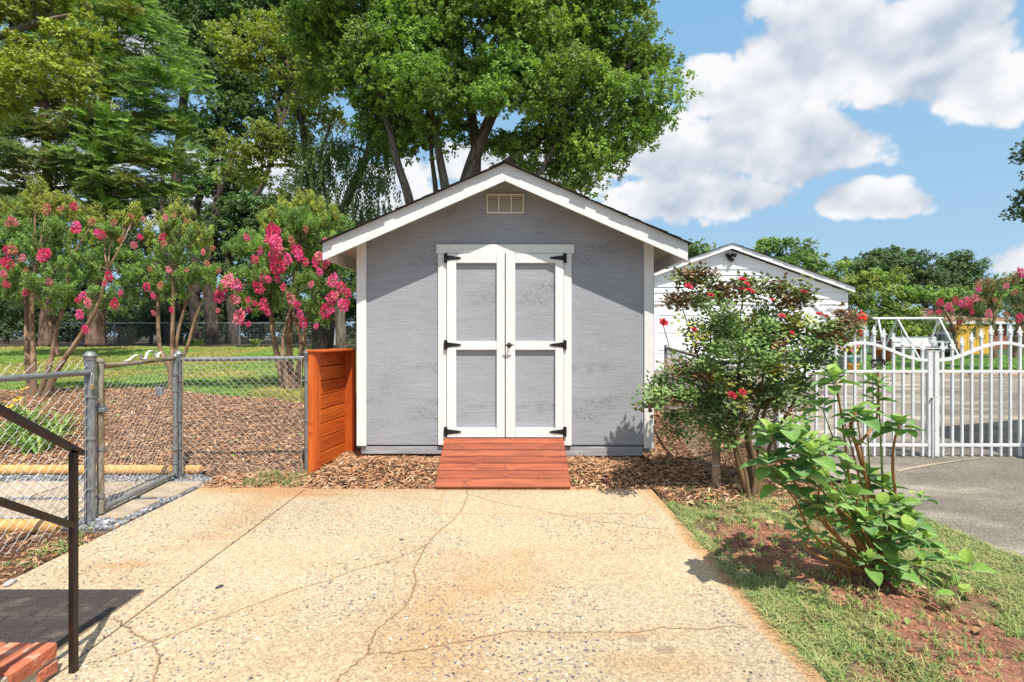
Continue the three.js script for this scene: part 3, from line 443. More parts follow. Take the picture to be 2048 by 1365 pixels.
  // two door leaves, frame boards proud of the grey panels
  const leaf = (a, b, ia, ib, hinge) => {
    const door = part('door', box(fx(a) + 0.004, fx(b) - 0.004, fy(873.5), fy(509), F + 0.0045, F + 0.009, 0.001, 'x', [a * 0.01, 0.4]), siding, shed); door.userData.label = hinge < 0 ? 'left door leaf' : 'right door leaf with the handle';
    const z0 = F + 0.0095, z1 = F + 0.044;
    part('stile', box(fx(a), fx(ia), fy(874), fy(508.9), z0, z1, 0.003, 'y', [a * 0.03, 0]), whitePaint, door);
    part('stile', box(fx(ib), fx(b), fy(874), fy(508.9), z0, z1, 0.003, 'y', [b * 0.07, 0.3]), whitePaint, door);
    for (const [y0, y1] of [[509, 527.5], [683, 700], [855.5, 874]]) part('rail', box(fx(ia) + 0.0012, fx(ib) - 0.0012, fy(y1), fy(y0), z0, z1 - 0.002, 0.003, 'x', [y0 * 0.01, 0.1]), whitePaint, door);
    for (const y of [517.5, 690, 862.5]) {        // strap hinges
      const hx = hinge < 0 ? fx(894.6) : fx(1126.8), yy = fy(y), sg = hinge < 0 ? 1 : -1;
      const plate = hinge < 0 ? [fx(889), fx(894.4)] : [fx(1127.0), fx(1132.4)];
      const h = part('strap_hinge', box(plate[0], plate[1], yy - 0.048, yy + 0.048, F + 0.0218, F + 0.047, 0.001), blackIron, door);
      part('hinge_pin', tube([[hx, yy - 0.05, z1 + 0.004], [hx, yy + 0.05, z1 + 0.004]], 0.006, 8), blackIron, h);
      part('strap', prism([[hx + sg * 0.006, yy - 0.026], [hx + sg * 0.006, yy + 0.026], [hx + sg * 0.135, yy + 0.009], [hx + sg * 0.148, yy], [hx + sg * 0.135, yy - 0.009]], z1 + 0.001, z1 + 0.006), blackIron, h);
      for (const t of [0.035, 0.08, 0.125]) part('screw', lathe([[0.0001, 0.003], [0.003, 0.0025], [0.0045, 0]], 8, 0, 0, 0).rotateX(Math.PI / 2).translate(hx + sg * t, yy, z1 + 0.0062), mat({ color: 0x55565a, roughness: 0.4, metalness: 0.6 }), h);
    }
    return door;
  };
  leaf(894.6, 1009.6, 913, 993.5, -1);
  const rd = leaf(1011.4, 1126.6, 1030.5, 1110, 1);
  const hz = F + 0.0445, hy = fy(690.5), hx0 = fx(1018.5);
  const handle = part('door_handle', lathe([[0.0001, 0.012], [0.018, 0.010], [0.024, 0.004], [0.025, 0]], 16, 0, 0, 0).rotateX(Math.PI / 2).translate(hx0, hy, hz), blackIron, rd);
  part('spindle', tube([[hx0, hy, hz + 0.008], [hx0, hy, hz + 0.055]], 0.007, 8), blackIron, handle);
  part('grip', tube([[hx0 - 0.045, hy - 0.001, hz + 0.052], [hx0 - 0.02, hy, hz + 0.058], [hx0 + 0.02, hy, hz + 0.058], [hx0 + 0.045, hy + 0.002, hz + 0.052]], [0.005, 0.009, 0.009, 0.005], 8, 8), blackIron, handle);
  part('threshold', box(fx(894), fx(1127), fy(882), fy(876.8), F + 0.001, F + 0.02, 0.002), greyTimber, shed);
}
// ---------------------------------------------------------------- red ramp of cross boards
{
  const ramp = thing('wooden_ramp', 'red stained plank ramp leading up to the shed doors', 'ramp', V(-0.06, 0, -4.9));
  const dT = 5.225, yT = 0.338, dB = 4.575, yB = 0.028, len = Math.hypot(dT - dB, yT - yB), ang = Math.atan2(yT - yB, dT - dB), w0 = -0.687, w1 = 0.524;
  const screwM = mat({ color: 0x4a3f38, roughness: 0.6, metalness: 0.4 }); const cuts = [0, 0.118, 0.222, 0.326, 0.43, 0.53, 0.63, len]; const r = rng(91);
  const place = (g) => { g.rotateX(-ang * -1); g.translate(0, yB, -dB); return g; };
  for (let i = 0; i + 1 < cuts.length; i++) { const g = box(w0 - r() * 0.006, w1 + r() * 0.006, -0.026, 0.0015 * r(), -cuts[i + 1] + 0.003, -cuts[i] - 0.003, 0.004, 'x', [i * 0.31, i * 0.17]); const pl = part('plank', place(g), rampWood[i % 4], ramp); const zc = -(cuts[i] + cuts[i + 1]) / 2; for (const sx of [w0 + 0.05, -0.06, w1 - 0.05]) for (const dz of [-0.028, 0.028]) part('screw', place(lathe([[0.0001, 0.0012], [0.0045, 0.001], [0.005, 0]], 6, sx + (r() - 0.5) * 0.012, 0.0014, zc + dz)), screwM, pl); }
  for (const x of [w0 + 0.05, -0.06, w1 - 0.05]) { const g = box(x - 0.02, x + 0.02, -0.11, -0.027, -len + 0.02, -0.30, 0.003); part('stringer', place(g), rampWood[3], ramp); }
}
// ---------------------------------------------------------------- orange slatted screen beside the shed
{
  const scr = thing('wood_screen', 'orange stained wooden screen of horizontal boards between fence post and shed', 'screen', V(-1.85, 0, -5.3));
  const A = V(-1.905, 0, -4.985), B = V(-1.80, 0, -5.60), dir = B.clone().sub(A).setY(0).normalize(), ang = Math.atan2(dir.x, -dir.z);
  const put = (g) => { g.rotateY(-ang); g.translate(A.x, 0, A.z); return g; };      // local: -z runs along the screen, +x is the side that faces the doors
  const L = A.distanceTo(B), H = 1.22, y0 = 0.075;
  part('post', put(box(-0.075, -0.012, y0 - 0.03, H, -0.055, 0.03, 0.004, 'y')), orangeWood[0], scr);
  part('trim_board', put(box(-0.0115, 0.008, y0, H, -0.07, 0.022, 0.003, 'y', [0.4, 0])), orangeWood[2], scr);
  for (let i = 0; i < 8; i++) part('board', put(box(-0.035, -0.014 + (i === 6 ? 0.004 : 0), y0 + 0.005 + i * 0.1425, y0 + 0.005 + (i + 1) * 0.1425 - 0.007, -L + 0.02, -0.0715, 0.005, 'z', [i * 0.37, i * 0.21])), orangeWood[i % 3], scr);
  part('backing', put(box(-0.05, -0.0355, y0 + 0.02, H - 0.01, -L + 0.02, -0.08, 0.002)), mat({ color: 0x4a2412, roughness: 0.9 }), scr);
  part('post', put(box(-0.06, 0.085, 0.12, H, -L - 0.03, -L + 0.015, 0.004, 'y', [0.9, 0])), orangeWood[1], scr);
  part('cap_board', put(box(-0.085, 0.115, H + 0.001, H + 0.022, -L - 0.05, 0.045, 0.004, 'z', [0.2, 0.3])), orangeWood[2], scr);
}
console.log('shed');

// ---------------------------------------------------------------- chain link fence
const zig = new Map();
function wireGeo(h, pitch, rad, lean) {      // one zigzag wire in the xy plane, folded back at every diamond, with a small weave in z
  const key = [h, pitch, rad, lean].join(); if (zig.has(key)) return zig.get(key);
  const pts = [], n = Math.floor(h / (pitch * 0.5)); for (let i = 0; i <= n; i++) { const y = i * pitch * 0.5, s = i % 2 ? 1 : 0; pts.push([s * pitch * 0.5 - 0.0015 + (s ? 0.003 : 0), y - 0.002, (i % 2 ? 1 : -1) * rad * 0.9], [s * pitch * 0.5 - 0.0015 + (s ? 0.003 : 0), y + 0.002, (i % 2 ? -1 : 1) * rad * 0.9]); }
  const g = tube(pts, rad, 4); zig.set(key, g); return g;
}
function fabric(parent, ax, az, bx, bz, yBot, h, opt = {}) {      // wires between two spots, each a mesh of its own, sharing one geometry
  const pitch = opt.pitch ?? 0.066, p = root(parent).position, L = Math.hypot(bx - ax, bz - az), turn = -Math.atan2(bz - az, bx - ax), n = Math.floor(L / (pitch * 0.5)), r = rng(opt.seed ?? 5);
  const geo = wireGeo(h, pitch, opt.rad ?? 0.0012, 0);
  for (let i = 0; i < n; i++) { const t = (i * pitch * 0.5) / L; const w = mesh('wire', geo, opt.mat ?? wireMat, parent); w.position.set(lerp(ax, bx, t) - p.x, yBot(t) - p.y + (r() - 0.5) * 0.004, lerp(az, bz, t) - p.z); w.rotation.set((r() - 0.5) * 0.012, turn, (r() - 0.5) * 0.008); if (i % 2) { w.scale.x = -1; w.position.x += Math.cos(turn) * pitch * 0.5; w.position.z -= Math.sin(turn) * pitch * 0.5; } }
}
function capPost(parent, name, x, z, y0, y1, rad, m = galv, dome = true) {
  const po = part(name, tube([[x, y0, z], [x, y1, z]], rad, 14), m, parent);
  if (dome) part('cap', lathe([[rad * 1.12, -0.035], [rad * 1.16, -0.012], [rad * 1.32, -0.006], [rad * 1.3, 0.002], [rad * 1.05, 0.012], [rad * 0.72, 0.026], [0.0001, 0.032]], 16, x, y1, z), m, po);
  return po;
}
const band = (parent, x, z, y, rad, m = galv, ex = 0.05, ez = 0) => { const b = part('brace_band', lathe([[rad * 1.02, -0.011], [rad * 1.14, -0.011], [rad * 1.14, 0.011], [rad * 1.02, 0.011]], 14, x, y, z), m, parent); if (ex || ez) part('carriage_bolt', tube([[x + ex * 0.6, y, z + ez * 0.6], [x + ex * 1.15, y, z + ez * 1.15]], 0.006, 6), m, b); return b; };
const NP = V(-3.125, 0, -3.79), MP = V(-3.25, 0, -4.99), FP = V(-2.01, 0, -5.03);
{
  // near run: from the tall gate post towards the viewer
  const f1 = thing('chain_link_fence', 'near run of chain link fence with looped wire tops behind the stair railing', 'fence', V(-3.1, 0, -2.8), 'chain link fence by the concrete');
  capPost(f1, 'gate_post', NP.x, NP.z, -0.05, 1.235, 0.034);
  part('top_rail', tube([[NP.x + 0.01, 1.11, NP.z + 0.03], [-3.08, 1.12, -2.9], [-3.06, 1.13, -1.2]], 0.021, 12), galv, f1);
  fabric(f1, NP.x + 0.015, NP.z + 0.055, -3.06, -1.3, () => 0.03, 1.21, { seed: 3, pitch: 0.076, rad: 0.0012 });
  part('tension_bar', tube([[NP.x + 0.012, 0.05, NP.z + 0.06], [NP.x + 0.012, 1.2, NP.z + 0.06]], 0.006, 6), galv, f1);
  for (const y of [0.25, 0.62, 0.93]) band(f1, NP.x, NP.z, y, 0.034, galv, 0.01, 0.05);
  // two runs beside the middle and far posts
  const f2 = thing('chain_link_fence', 'short run of chain link fence between gate hinge post and orange screen', 'fence', V(-2.6, 0, -5.0), 'chain link fence by the concrete');
  capPost(f2, 'hinge_post', MP.x, MP.z, -0.05, 1.205, 0.031);
  capPost(f2, 'end_post', FP.x, FP.z, -0.05, 1.215, 0.030);
  part('top_rail', tube([[MP.x + 0.03, 1.15, MP.z], [FP.x - 0.03, 1.16, FP.z]], 0.021, 12), galv, f2);
  fabric(f2, MP.x + 0.06, MP.z + 0.026, FP.x - 0.05, FP.z + 0.026, () => 0.02, 1.17, { seed: 4 });
  for (const [x, z] of [[MP.x + 0.055, MP.z + 0.026], [FP.x - 0.05, FP.z + 0.026]]) part('tension_bar', tube([[x, 0.04, z], [x, 1.17, z]], 0.006, 6), galvRust, f2);
  for (const y of [0.28, 0.55, 0.94]) { band(f2, MP.x, MP.z, y, 0.031, galv, 0.05, 0.02); band(f2, FP.x, FP.z, y, 0.030, galv, -0.05, 0.02); }
  // walk gate
  const g = thing('chain_link_gate', 'closed chain link walk gate with a rusty frame and curled strip on top', 'gate', V(-3.16, 0, -4.4));
  const a = V(-3.125, 0, -3.885), b = V(-3.235, 0, -4.915);
  part('gate_stile', tube([[a.x, 0.035, a.z], [a.x, 1.195, a.z]], 0.024, 12), galvRust, g);
  part('gate_stile', tube([[b.x, 0.03, b.z], [b.x, 1.19, b.z]], 0.022, 12), galv, g);
  part('cap', lathe([[0.026, -0.02], [0.03, -0.004], [0.02, 0.012], [0.0001, 0.018]], 12, a.x, 1.195, a.z), galvRust, g);
  part('cap', lathe([[0.024, -0.02], [0.028, -0.004], [0.018, 0.012], [0.0001, 0.018]], 12, b.x, 1.19, b.z), galv, g);
  part('gate_rail', tube([[a.x, 1.145, a.z - 0.02], [b.x, 1.165, b.z + 0.02]], 0.02, 12), galvRust, g);
  part('gate_rail', tube([[a.x, 0.062, a.z - 0.02], [b.x, 0.055, b.z + 0.02]], 0.021, 12), galv, g);
  fabric(g, a.x, a.z - 0.045, b.x, b.z + 0.045, () => 0.06, 1.09, { seed: 6 });
  for (const y of [0.16, 0.52, 0.85]) { part('frame_band', lathe([[0.0245, -0.013], [0.028, -0.013], [0.028, 0.013], [0.0245, 0.013]], 12, a.x, y, a.z), galv, g); part('frame_band', lathe([[0.0225, -0.01], [0.026, -0.01], [0.026, 0.01], [0.0225, 0.01]], 12, b.x, y, b.z), galv, g); }
  part('fork_latch', join([tube([[NP.x + 0.005, 0.94, NP.z - 0.03], [a.x + 0.012, 0.86, a.z + 0.02], [a.x + 0.02, 0.83, a.z + 0.01]], 0.009, 8), box(a.x - 0.04, a.x + 0.045, 0.80, 0.835, a.z - 0.03, a.z + 0.03, 0.006)]), galv, g);
  for (const y of [0.3, 1.02]) part('gate_hinge', join([tube([[MP.x, y, MP.z + 0.03], [b.x, y, b.z]], 0.011, 8), lathe([[0.0245, -0.02], [0.03, -0.02], [0.03, 0.02], [0.0245, 0.02]], 12, b.x, y, b.z)]), galv, g);
  // curled flat strip wired along the top rail
  const dir = b.clone().sub(a).normalize(), prof = [[0.28, 0.022], [0.33, 0.03], [0.40, 0.075], [0.47, 0.095], [0.50, 0.07], [0.505, 0.028], [0.56, 0.026], [0.575, 0.07], [0.60, 0.115], [0.66, 0.135], [0.70, 0.12], [0.705, 0.03], [0.745, 0.028], [0.755, 0.07], [0.80, 0.10], [0.86, 0.07], [0.885, 0.03], [0.91, 0.03]];
  const curve = new THREE.CatmullRomCurve3(prof.map(([t, y]) => V(t, y, 0)), false, 'centripetal'), P = []; for (let i = 0; i <= 70; i++) P.push(curve.getPoint(i / 70));
  const sh = []; for (let i = 0; i < 70; i++) { const p0 = P[i], p1 = P[i + 1]; const w = 0.012; for (const o of [0.0012]) { const q = (p, s) => { const c = a.clone().addScaledVector(dir, p.x); return [c.x + s * w, 1.145 + 0.02 * p.x + 0.008 + p.y * 0.62, c.z]; }; sh.push([q(p0, -1), q(p0, 1), q(p1, 1), q(p1, -1)]); } }
  const pos = []; for (const [A1, B1, C1, D1] of sh) { const up = (q) => [q[0], q[1] + 0.0025, q[2]]; pos.push(...A1, ...B1, ...C1, ...A1, ...C1, ...D1, ...up(A1), ...up(C1), ...up(B1), ...up(A1), ...up(D1), ...up(C1), ...A1, ...up(A1), ...up(D1), ...A1, ...up(D1), ...D1, ...B1, ...C1, ...up(C1), ...B1, ...up(C1), ...up(B1)); }
  const sg = new THREE.BufferGeometry(); sg.setAttribute('position', new THREE.Float32BufferAttribute(pos, 3)); part('curled_strip', planarUV(sg), mat({ color: 0xd6d1c4, roughness: 0.6, metalness: 0.1, side: THREE.DoubleSide }), g);
  // padlock on the gate post
  const lock = thing('padlock', 'small brass padlock with a long shackle hanging on the tall gate post', 'padlock', V(NP.x + 0.045, 0.95, NP.z + 0.03));
  part('lock_body', box(NP.x + 0.034, NP.x + 0.05, 0.985, 1.022, NP.z + 0.022, NP.z + 0.046, 0.003), mat({ color: 0xb4a172, roughness: 0.45, metalness: 0.5 }), lock);
  part('shackle', tube([[NP.x + 0.042, 1.02, NP.z + 0.026], [NP.x + 0.042, 1.09, NP.z + 0.026], [NP.x + 0.042, 1.105, NP.z + 0.034], [NP.x + 0.042, 1.09, NP.z + 0.042], [NP.x + 0.042, 1.02, NP.z + 0.042]], 0.003, 8, 24), mat({ color: 0xd5d6d6, roughness: 0.3, metalness: 0.7 }), lock);
}
{ // right of the shed: old chain link behind the rose
  const f3 = thing('chain_link_fence', 'old chain link fence receding beside the shed behind the rose bush', 'fence', V(2.1, 0, -6.2), 'chain link fence by the rose');
  const gy = (t) => groundY(lerp(1.87, 2.36, t), lerp(4.7, 7.8, t)) + 0.05;
  fabric(f3, 1.87, -4.7, 2.36, -7.8, gy, 1.12, { seed: 8, mat: galvRust, rad: 0.0022 });
  part('top_rail', tube([[1.87, 1.14, -4.66], [2.36, 1.2, -7.85]], 0.02, 10), galvRust, f3);
  part('line_post', tube([[2.36, -0.02, -7.85], [2.36, 1.24, -7.85]], 0.025, 10), galv, f3);
  const f4 = thing('chain_link_fence', 'chain link fence panel half hidden by the rose, ending at the white gate', 'fence', V(2.5, 0, -5.2), 'chain link fence by the rose');
  fabric(f4, 1.92, -4.66, 2.93, -5.7, () => 0.04, 1.1, { seed: 9, mat: galvRust, rad: 0.0022 });
  capPost(f4, 'end_post', 2.96, -5.74, -0.04, 1.2, 0.03);
  part('top_rail', tube([[1.9, 1.13, -4.66], [2.96, 1.14, -5.72]], 0.02, 10), galvRust, f4);
  const wp = thing('wooden_post', 'weathered round wooden post standing by the rose bush', 'post', V(1.835, 0, -4.59));
  part('shaft', tube([[1.835, -0.05, -4.59], [1.832, 0.5, -4.59], [1.838, 1.12, -4.595], [1.838, 1.126, -4.595]], [0.037, 0.036, 0.035, 0.028], 12, 0, 0.5), postWood, wp);
  part('wire_tie', lathe([[0.0375, -0.004], [0.0405, 0], [0.0375, 0.004]], 12, 1.834, 0.22, -4.59), wireMat, wp);
}
{ // back fence along the wood
  const bf = thing('chain_link_fence', 'long low chain link fence along the dark wood behind the lawn', 'fence', V(-10, 0.95, -23.5));
  const xs = []; for (let x = -21.5; x <= 0; x += 2.95) xs.push(x);
  for (const x of xs) { const z = -23.5 + 0.02 * x; part('line_post', tube([[x, 0.85, z], [x, 2.0, z]], 0.032, 8), galv, bf); }
  part('top_rail', tube([[-22, 1.97, -23.9], [-10, 1.97, -23.7], [0, 1.98, -23.5]], 0.024, 8), galv, bf);
  const one = []; const w = tube(Array.from({ length: 17 }, (_, i) => [(i % 2 ? 0.04 : -0.04), i * 0.065, 0]), 0.0022, 3); for (let x = -21.5; x < 0; x += 0.08) one.push(w.clone().translate(x, 0.94, -23.45 + 0.02 * x));
  stuffed(part('fence_fabric', join(one), wireMat, bf));
}
console.log('fences');

// ---------------------------------------------------------------- white double drive gate
{
  const D = 5.8, z = -D, ps = D / FOC, X = (px) => (px - CX) * ps, Y = (py) => EYE - (py - HY) * ps, mid = X(1865.5);
  const arch = (x) => { const t = Math.abs(x - mid); return Y(720.5) + (Y(686) - Y(720.5)) * (0.5 - 0.5 * Math.cos(Math.PI * clamp((t - 0.07) / 0.74, 0, 2))); };
  const bar = (x0, x1, y0, y1, t) => box(x0, x1, y0, y1, z - t, z + t, 0.002);
  const fin = (() => { const s = new THREE.Shape(); const pts = [[0.008, 0], [0.014, 0.012], [0.03, 0.016], [0.034, 0.03], [0.026, 0.026], [0.014, 0.03], [0.018, 0.045], [0.010, 0.07], [0, 0.092]]; s.moveTo(-0.008, 0); for (const [a, b] of pts) s.lineTo(a, b); for (const [a, b] of pts.slice(0, -1).reverse()) s.lineTo(-a, b); const g = new THREE.ExtrudeGeometry(s, { depth: 0.006, bevelEnabled: true, bevelThickness: 0.003, bevelSize: 0.002, bevelSegments: 1, curveSegments: 2 }); g.translate(0, 0.012, -0.003); return join([planarUV(g), box(-0.017, 0.017, -0.012, 0.0115, -0.017, 0.017, 0.004)]); })();
  const yBot = Y(913), rail1 = [Y(893.5), Y(888)], rail2 = [Y(746), Y(741)];
  const leafs = [[-1, 'left leaf of the white iron drive gate, partly hidden by the rose bush'], [1, 'right leaf of the white iron drive gate, cut by the picture edge']];
  for (const [sg, label] of leafs) {
    const g = thing('iron_gate', label, 'gate', V(mid + sg * 0.85, 0, z), 'white iron drive gate leaves');
    const xa = mid + sg * 0.012, xb = mid + sg * 1.66;
    part('gate_stile', bar(xa, xa + sg * 0.05, yBot, Y(704), 0.022), gatePaint, g);
    part('stile_cap', bar(xa - sg * 0.004, xa + sg * 0.054, Y(704) + 0.001, Y(702), 0.026), gatePaint, g);
    part('gate_stile', bar(xb - sg * 0.05, xb, yBot, Y(704), 0.022), gatePaint, g);
    for (const [a, b] of [rail1, rail2]) part('gate_rail', bar(xa + sg * 0.051, xb - sg * 0.051, a, b, 0.016), gatePaint, g);
    const pts = []; for (let i = 0; i <= 26; i++) { const x = lerp(xa + sg * 0.05, xb - sg * 0.05, i / 26); pts.push([x, arch(x), z]); }
    { const pos = [], q = (p, s, t) => [p[0], p[1] + s * 0.017, p[2] + t * 0.014]; const G = new THREE.BufferGeometry(); for (let i = 0; i + 1 < pts.length; i++) { const a = pts[i], b = pts[i + 1]; for (const [s1, t1, s2, t2] of [[-1, 1, 1, 1], [1, 1, 1, -1], [1, -1, -1, -1], [-1, -1, -1, 1]]) { const A = q(a, s1, t1), B = q(b, s1, t1), C = q(b, s2, t2), E = q(a, s2, t2); sg > 0 ? pos.push(...A, ...B, ...C, ...A, ...C, ...E) : pos.push(...A, ...C, ...B, ...A, ...E, ...C); } } G.setAttribute('position', new THREE.Float32BufferAttribute(pos, 3)); part('arched_rail', planarUV(G), gatePaint, g); }
    for (let i = 1; i <= 14; i++) { const x = mid + sg * (0.005 + i * 0.1095); if (Math.abs(x - mid) > 1.6) break; const top = arch(x) + 0.10; const pk = part('picket', box(x - 0.0125, x + 0.0125, yBot + 0.003, top, z - 0.0125, z + 0.0125, 0.002), gatePaint, g); const f = mesh('finial', fin, gatePaint, pk); f.position.set(x - g.position.x, top + 0.0125, 0); }
    if (sg < 0) { part('drop_bolt', tube([[xa - 0.012, yBot - 0.02, z + 0.035], [xa - 0.012, Y(795), z + 0.035]], 0.008, 8), gatePaint, g); part('bolt_knob', lathe([[0.0001, 0.012], [0.01, 0.008], [0.012, 0], [0.01, -0.008], [0.0001, -0.012]], 10, xa - 0.03, Y(797), z + 0.04), mat({ color: 0x6b4330, roughness: 0.8, metalness: 0.3 }), g); }
  }
  for (const [x, label] of [[mid - 1.74, 'white steel hinge post of the drive gate behind the rose bush']]) { const p = thing('gate_post', label, 'post', V(x, 0, z)); part('shaft', box(x - 0.04, x + 0.04, -0.05, 1.3, z - 0.04, z + 0.04, 0.004), gatePaint, p); part('post_cap', box(x - 0.047, x + 0.047, 1.301, 1.325, z - 0.047, z + 0.047, 0.008), gatePaint, p); }
}
// ---------------------------------------------------------------- white garage with lap siding
{
  const D = 15.6, F = -D, s = D / FOC, X = (px) => (px - CX) * s, Y = (py) => EYE - (py - HY) * s, XR = X(1694), XC = X(1459), XL = XC - (XR - XC), BACK = F - 7.2, G0 = groundY(XC, D) + 0.02;
  const gar = thing('garage', 'white detached garage with lap siding and a wide overhead door', 'garage', V(XC, G0, F - 3.6));
  const fs = (D - 0.2) / FOC, PX = (px) => (px - CX) * fs, PY = (py) => EYE - (py - HY) * fs, tipR = PX(1711), pk = PY(487), slope = (pk - PY(575)) / (tipR - XC), top = (x) => pk - slope * Math.abs(x - XC), tipL = XC - (tipR - XC);
  part('wall_core', prism([[XL, G0], [XR, G0], [XR, top(XR) - 0.16], [XC, top(XC) - 0.16], [XL, top(XL) - 0.16]], F - 0.1, F - 0.03, 'x'), vinyl, gar);
  part('side_wall', box(XR - 0.1, XR, G0, top(XR) - 0.16, BACK, F - 0.101, 0.002), vinyl, gar);
  part('side_wall', box(XL, XL + 0.1, G0, top(XL) - 0.16, BACK, F - 0.101, 0.002), vinyl, gar);
  part('back_wall', prism([[XL, G0], [XR, G0], [XR, top(XR) - 0.16], [XC, top(XC) - 0.16], [XL, top(XL) - 0.16]], BACK - 0.1, BACK - 0.001, 'x'), vinyl, gar);
  // opening of the overhead door: clipped top corners
  const oT = Y(603), oR = X(1656), oL = XC - (oR - XC), cut = 0.55;
  const openR = (y) => (y > oT ? null : y > oT - cut ? oR - cut + (oT - y) : oR);
  const course = 0.178; let y = G0 + 0.06, k = 0;
  while (y < pk - 0.2) {
    const y1 = Math.min(y + course, pk - 0.17), lim = (yy) => Math.min(XR - 0.07, XC + (pk - 0.165 - yy) / slope);
    const a0 = lim(y), a1 = Math.max(lim(y1), XC + 0.01); const piece = (x0a, x1a, x0b, x1b) => {      // lower edge x0a..x1a stands proud, upper edge x0b..x1b tucked in
      const z0 = F + 0.024, z1 = F - 0.012, P = [[x0a, y, z0], [x1a, y, z0], [x1b, y1, z1], [x0b, y1, z1], [x0a, y, F - 0.029], [x1a, y, F - 0.029], [x1b, y1, F - 0.029], [x0b, y1, F - 0.029]]; const f = [[0, 1, 2], [0, 2, 3], [0, 5, 1], [0, 4, 5], [3, 2, 6], [3, 6, 7], [1, 5, 6], [1, 6, 2], [0, 3, 7], [0, 7, 4]]; const g = new THREE.BufferGeometry(); g.setAttribute('position', new THREE.Float32BufferAttribute(f.flatMap((t) => t.flatMap((i) => P[i])), 3)); part('siding_board', planarUV(g, 'x', 1, [k * 0.3, k * 0.17]), vinylTones[k % 3], gar);
    };
    const oa = openR(y), ob = openR(y1);
    if (oa === null || ob === null) { const joint = XC + ((k * 37) % 11 - 5) * 0.4; const L0 = 2 * XC - a0, L1 = 2 * XC - a1; if (joint > Math.max(L0, L1) + 0.3 && joint < Math.min(a0, a1) - 0.3) { piece(L0, joint - 0.001, L1, joint - 0.001); piece(joint + 0.001, a0, joint + 0.001, a1); } else piece(L0, a0, L1, a1); }
    else { const c0 = Math.max(oa, ob) + 0.10; piece(c0, a0, c0, a1); piece(2 * XC - a0, 2 * XC - c0, 2 * XC - a1, 2 * XC - c0); }
    y = y1 + 0.001; k++;
  }
  part('corner_trim', box(XR - 0.068, XR + 0.02, G0, top(XR) - 0.19, F - 0.02, F + 0.032, 0.003), vinyl, gar);
  part('corner_trim', box(XL - 0.02, XL + 0.068, G0, top(XL) - 0.19, F - 0.02, F + 0.032, 0.003), vinyl, gar);
  // door trim around the clipped opening
  const trim = (ax, ay, bx, by, w = 0.09) => { const dx = bx - ax, dy = by - ay, l = Math.hypot(dx, dy), nx = -dy / l * w, ny = dx / l * w; part('door_trim', prism([[ax, ay], [bx, by], [bx + nx, by + ny], [ax + nx, ay + ny]], F - 0.02, F + 0.03), vinylTones[2], gar); };
  trim(oR, G0, oR, oT - cut - 0.002, -0.09); trim(oR, oT - cut, oR - cut, oT, -0.09); trim(oR - cut - 0.002, oT, oL + cut + 0.002, oT, -0.09); trim(oL + cut, oT, oL, oT - cut, -0.09); trim(oL, oT - cut - 0.002, oL, G0, -0.09);
  const door = part('overhead_door', box(oL, oR, G0, oT, F - 0.029, F - 0.022, 0.001), vinylTones[1], gar);
  const rows = 4, cols = 8, ph = (oT - G0) / rows, pw = (oR - oL) / cols;
  for (let j = 0; j < rows; j++) for (let i = 0; i < cols; i++) { const x0 = oL + i * pw + 0.08, x1 = oL + (i + 1) * pw - 0.08, y0 = G0 + j * ph + 0.1, y2 = G0 + (j + 1) * ph - 0.1; const cornerHit = (i === 0 || i === cols - 1) && j === rows - 1; if (!cornerHit) { part('door_panel', box(x0, x1, y0, y2, F - 0.0218, F - 0.008, 0.012), vinylTones[2], door); } }
  for (let j = 1; j < rows; j++) part('section_seam', box(oL + 0.01, oR - 0.01, G0 + j * ph - 0.006, G0 + j * ph + 0.006, F - 0.0219, F - 0.019, 0.001), mat({ color: 0xa9acae, roughness: 0.8 }), door);
  // roof
  for (const sg of [-1, 1]) { const tip = sg > 0 ? tipR : tipL;
    part('rake_board', prism([[XC + sg * 0.001, top(XC)], [tip, top(tip)], [tip, top(tip) - 0.15], [XC + sg * 0.001, top(XC) - 0.15]], F + 0.18, F + 0.2, 'x'), vinylTones[2], gar);
    part('soffit', prism([[XC + sg * 0.001, top(XC) - 0.06], [tip, top(tip) - 0.06], [tip, top(tip) - 0.08], [XC + sg * 0.001, top(XC) - 0.08]], BACK - 0.3, F + 0.178, 'z'), vinyl, gar);
    const n = 12; for (let i = 0; i < n; i++) { const x0 = lerp(XC, tip + sg * 0.03, i / n), x1 = lerp(XC, tip + sg * 0.03, (i + 1) / n) + sg * 0.03; part('shingle_course', prism([[x0, top(x0) + 0.006], [x1, top(x1) + 0.028], [x1, top(x1) + 0.015], [x0, top(x0) + 0.001]], BACK - 0.32, F + 0.235 + (i % 3) * 0.008, 'z'), shingleMat[i % 3], gar); } }
  // twin floodlight under the peak
  const lampM = mat({ color: 0x141416, roughness: 0.4 }), L = thing('security_light', 'black twin head security floodlight under the garage gable peak', 'light', at(1460, 514, D - 0.05));
  const c = L.position; part('base_plate', lathe([[0.0001, 0.03], [0.06, 0.028], [0.075, 0]], 14, 0, 0, 0).rotateX(Math.PI / 2).translate(c.x, c.y, F + 0.008), lampM, L);
  for (const [dx, dy, a] of [[-0.09, 0.05, -0.5], [0.1, 0.04, 0.6], [0.01, -0.09, 0.1]]) { const hd = part('lamp_head', lathe([[0.035, -0.09], [0.05, -0.07], [0.06, 0.02], [0.065, 0.05], [0.055, 0.052], [0.0001, 0.045]], 14, 0, 0, 0).rotateX(1.9).rotateY(a).translate(c.x + dx, c.y + dy, F + 0.12), lampM, L); part('bracket', tube([[c.x, c.y, F + 0.03], [c.x + dx * 0.7, c.y + dy * 0.7, F + 0.09]], 0.014, 6), lampM, hd); }
}
console.log('garage');
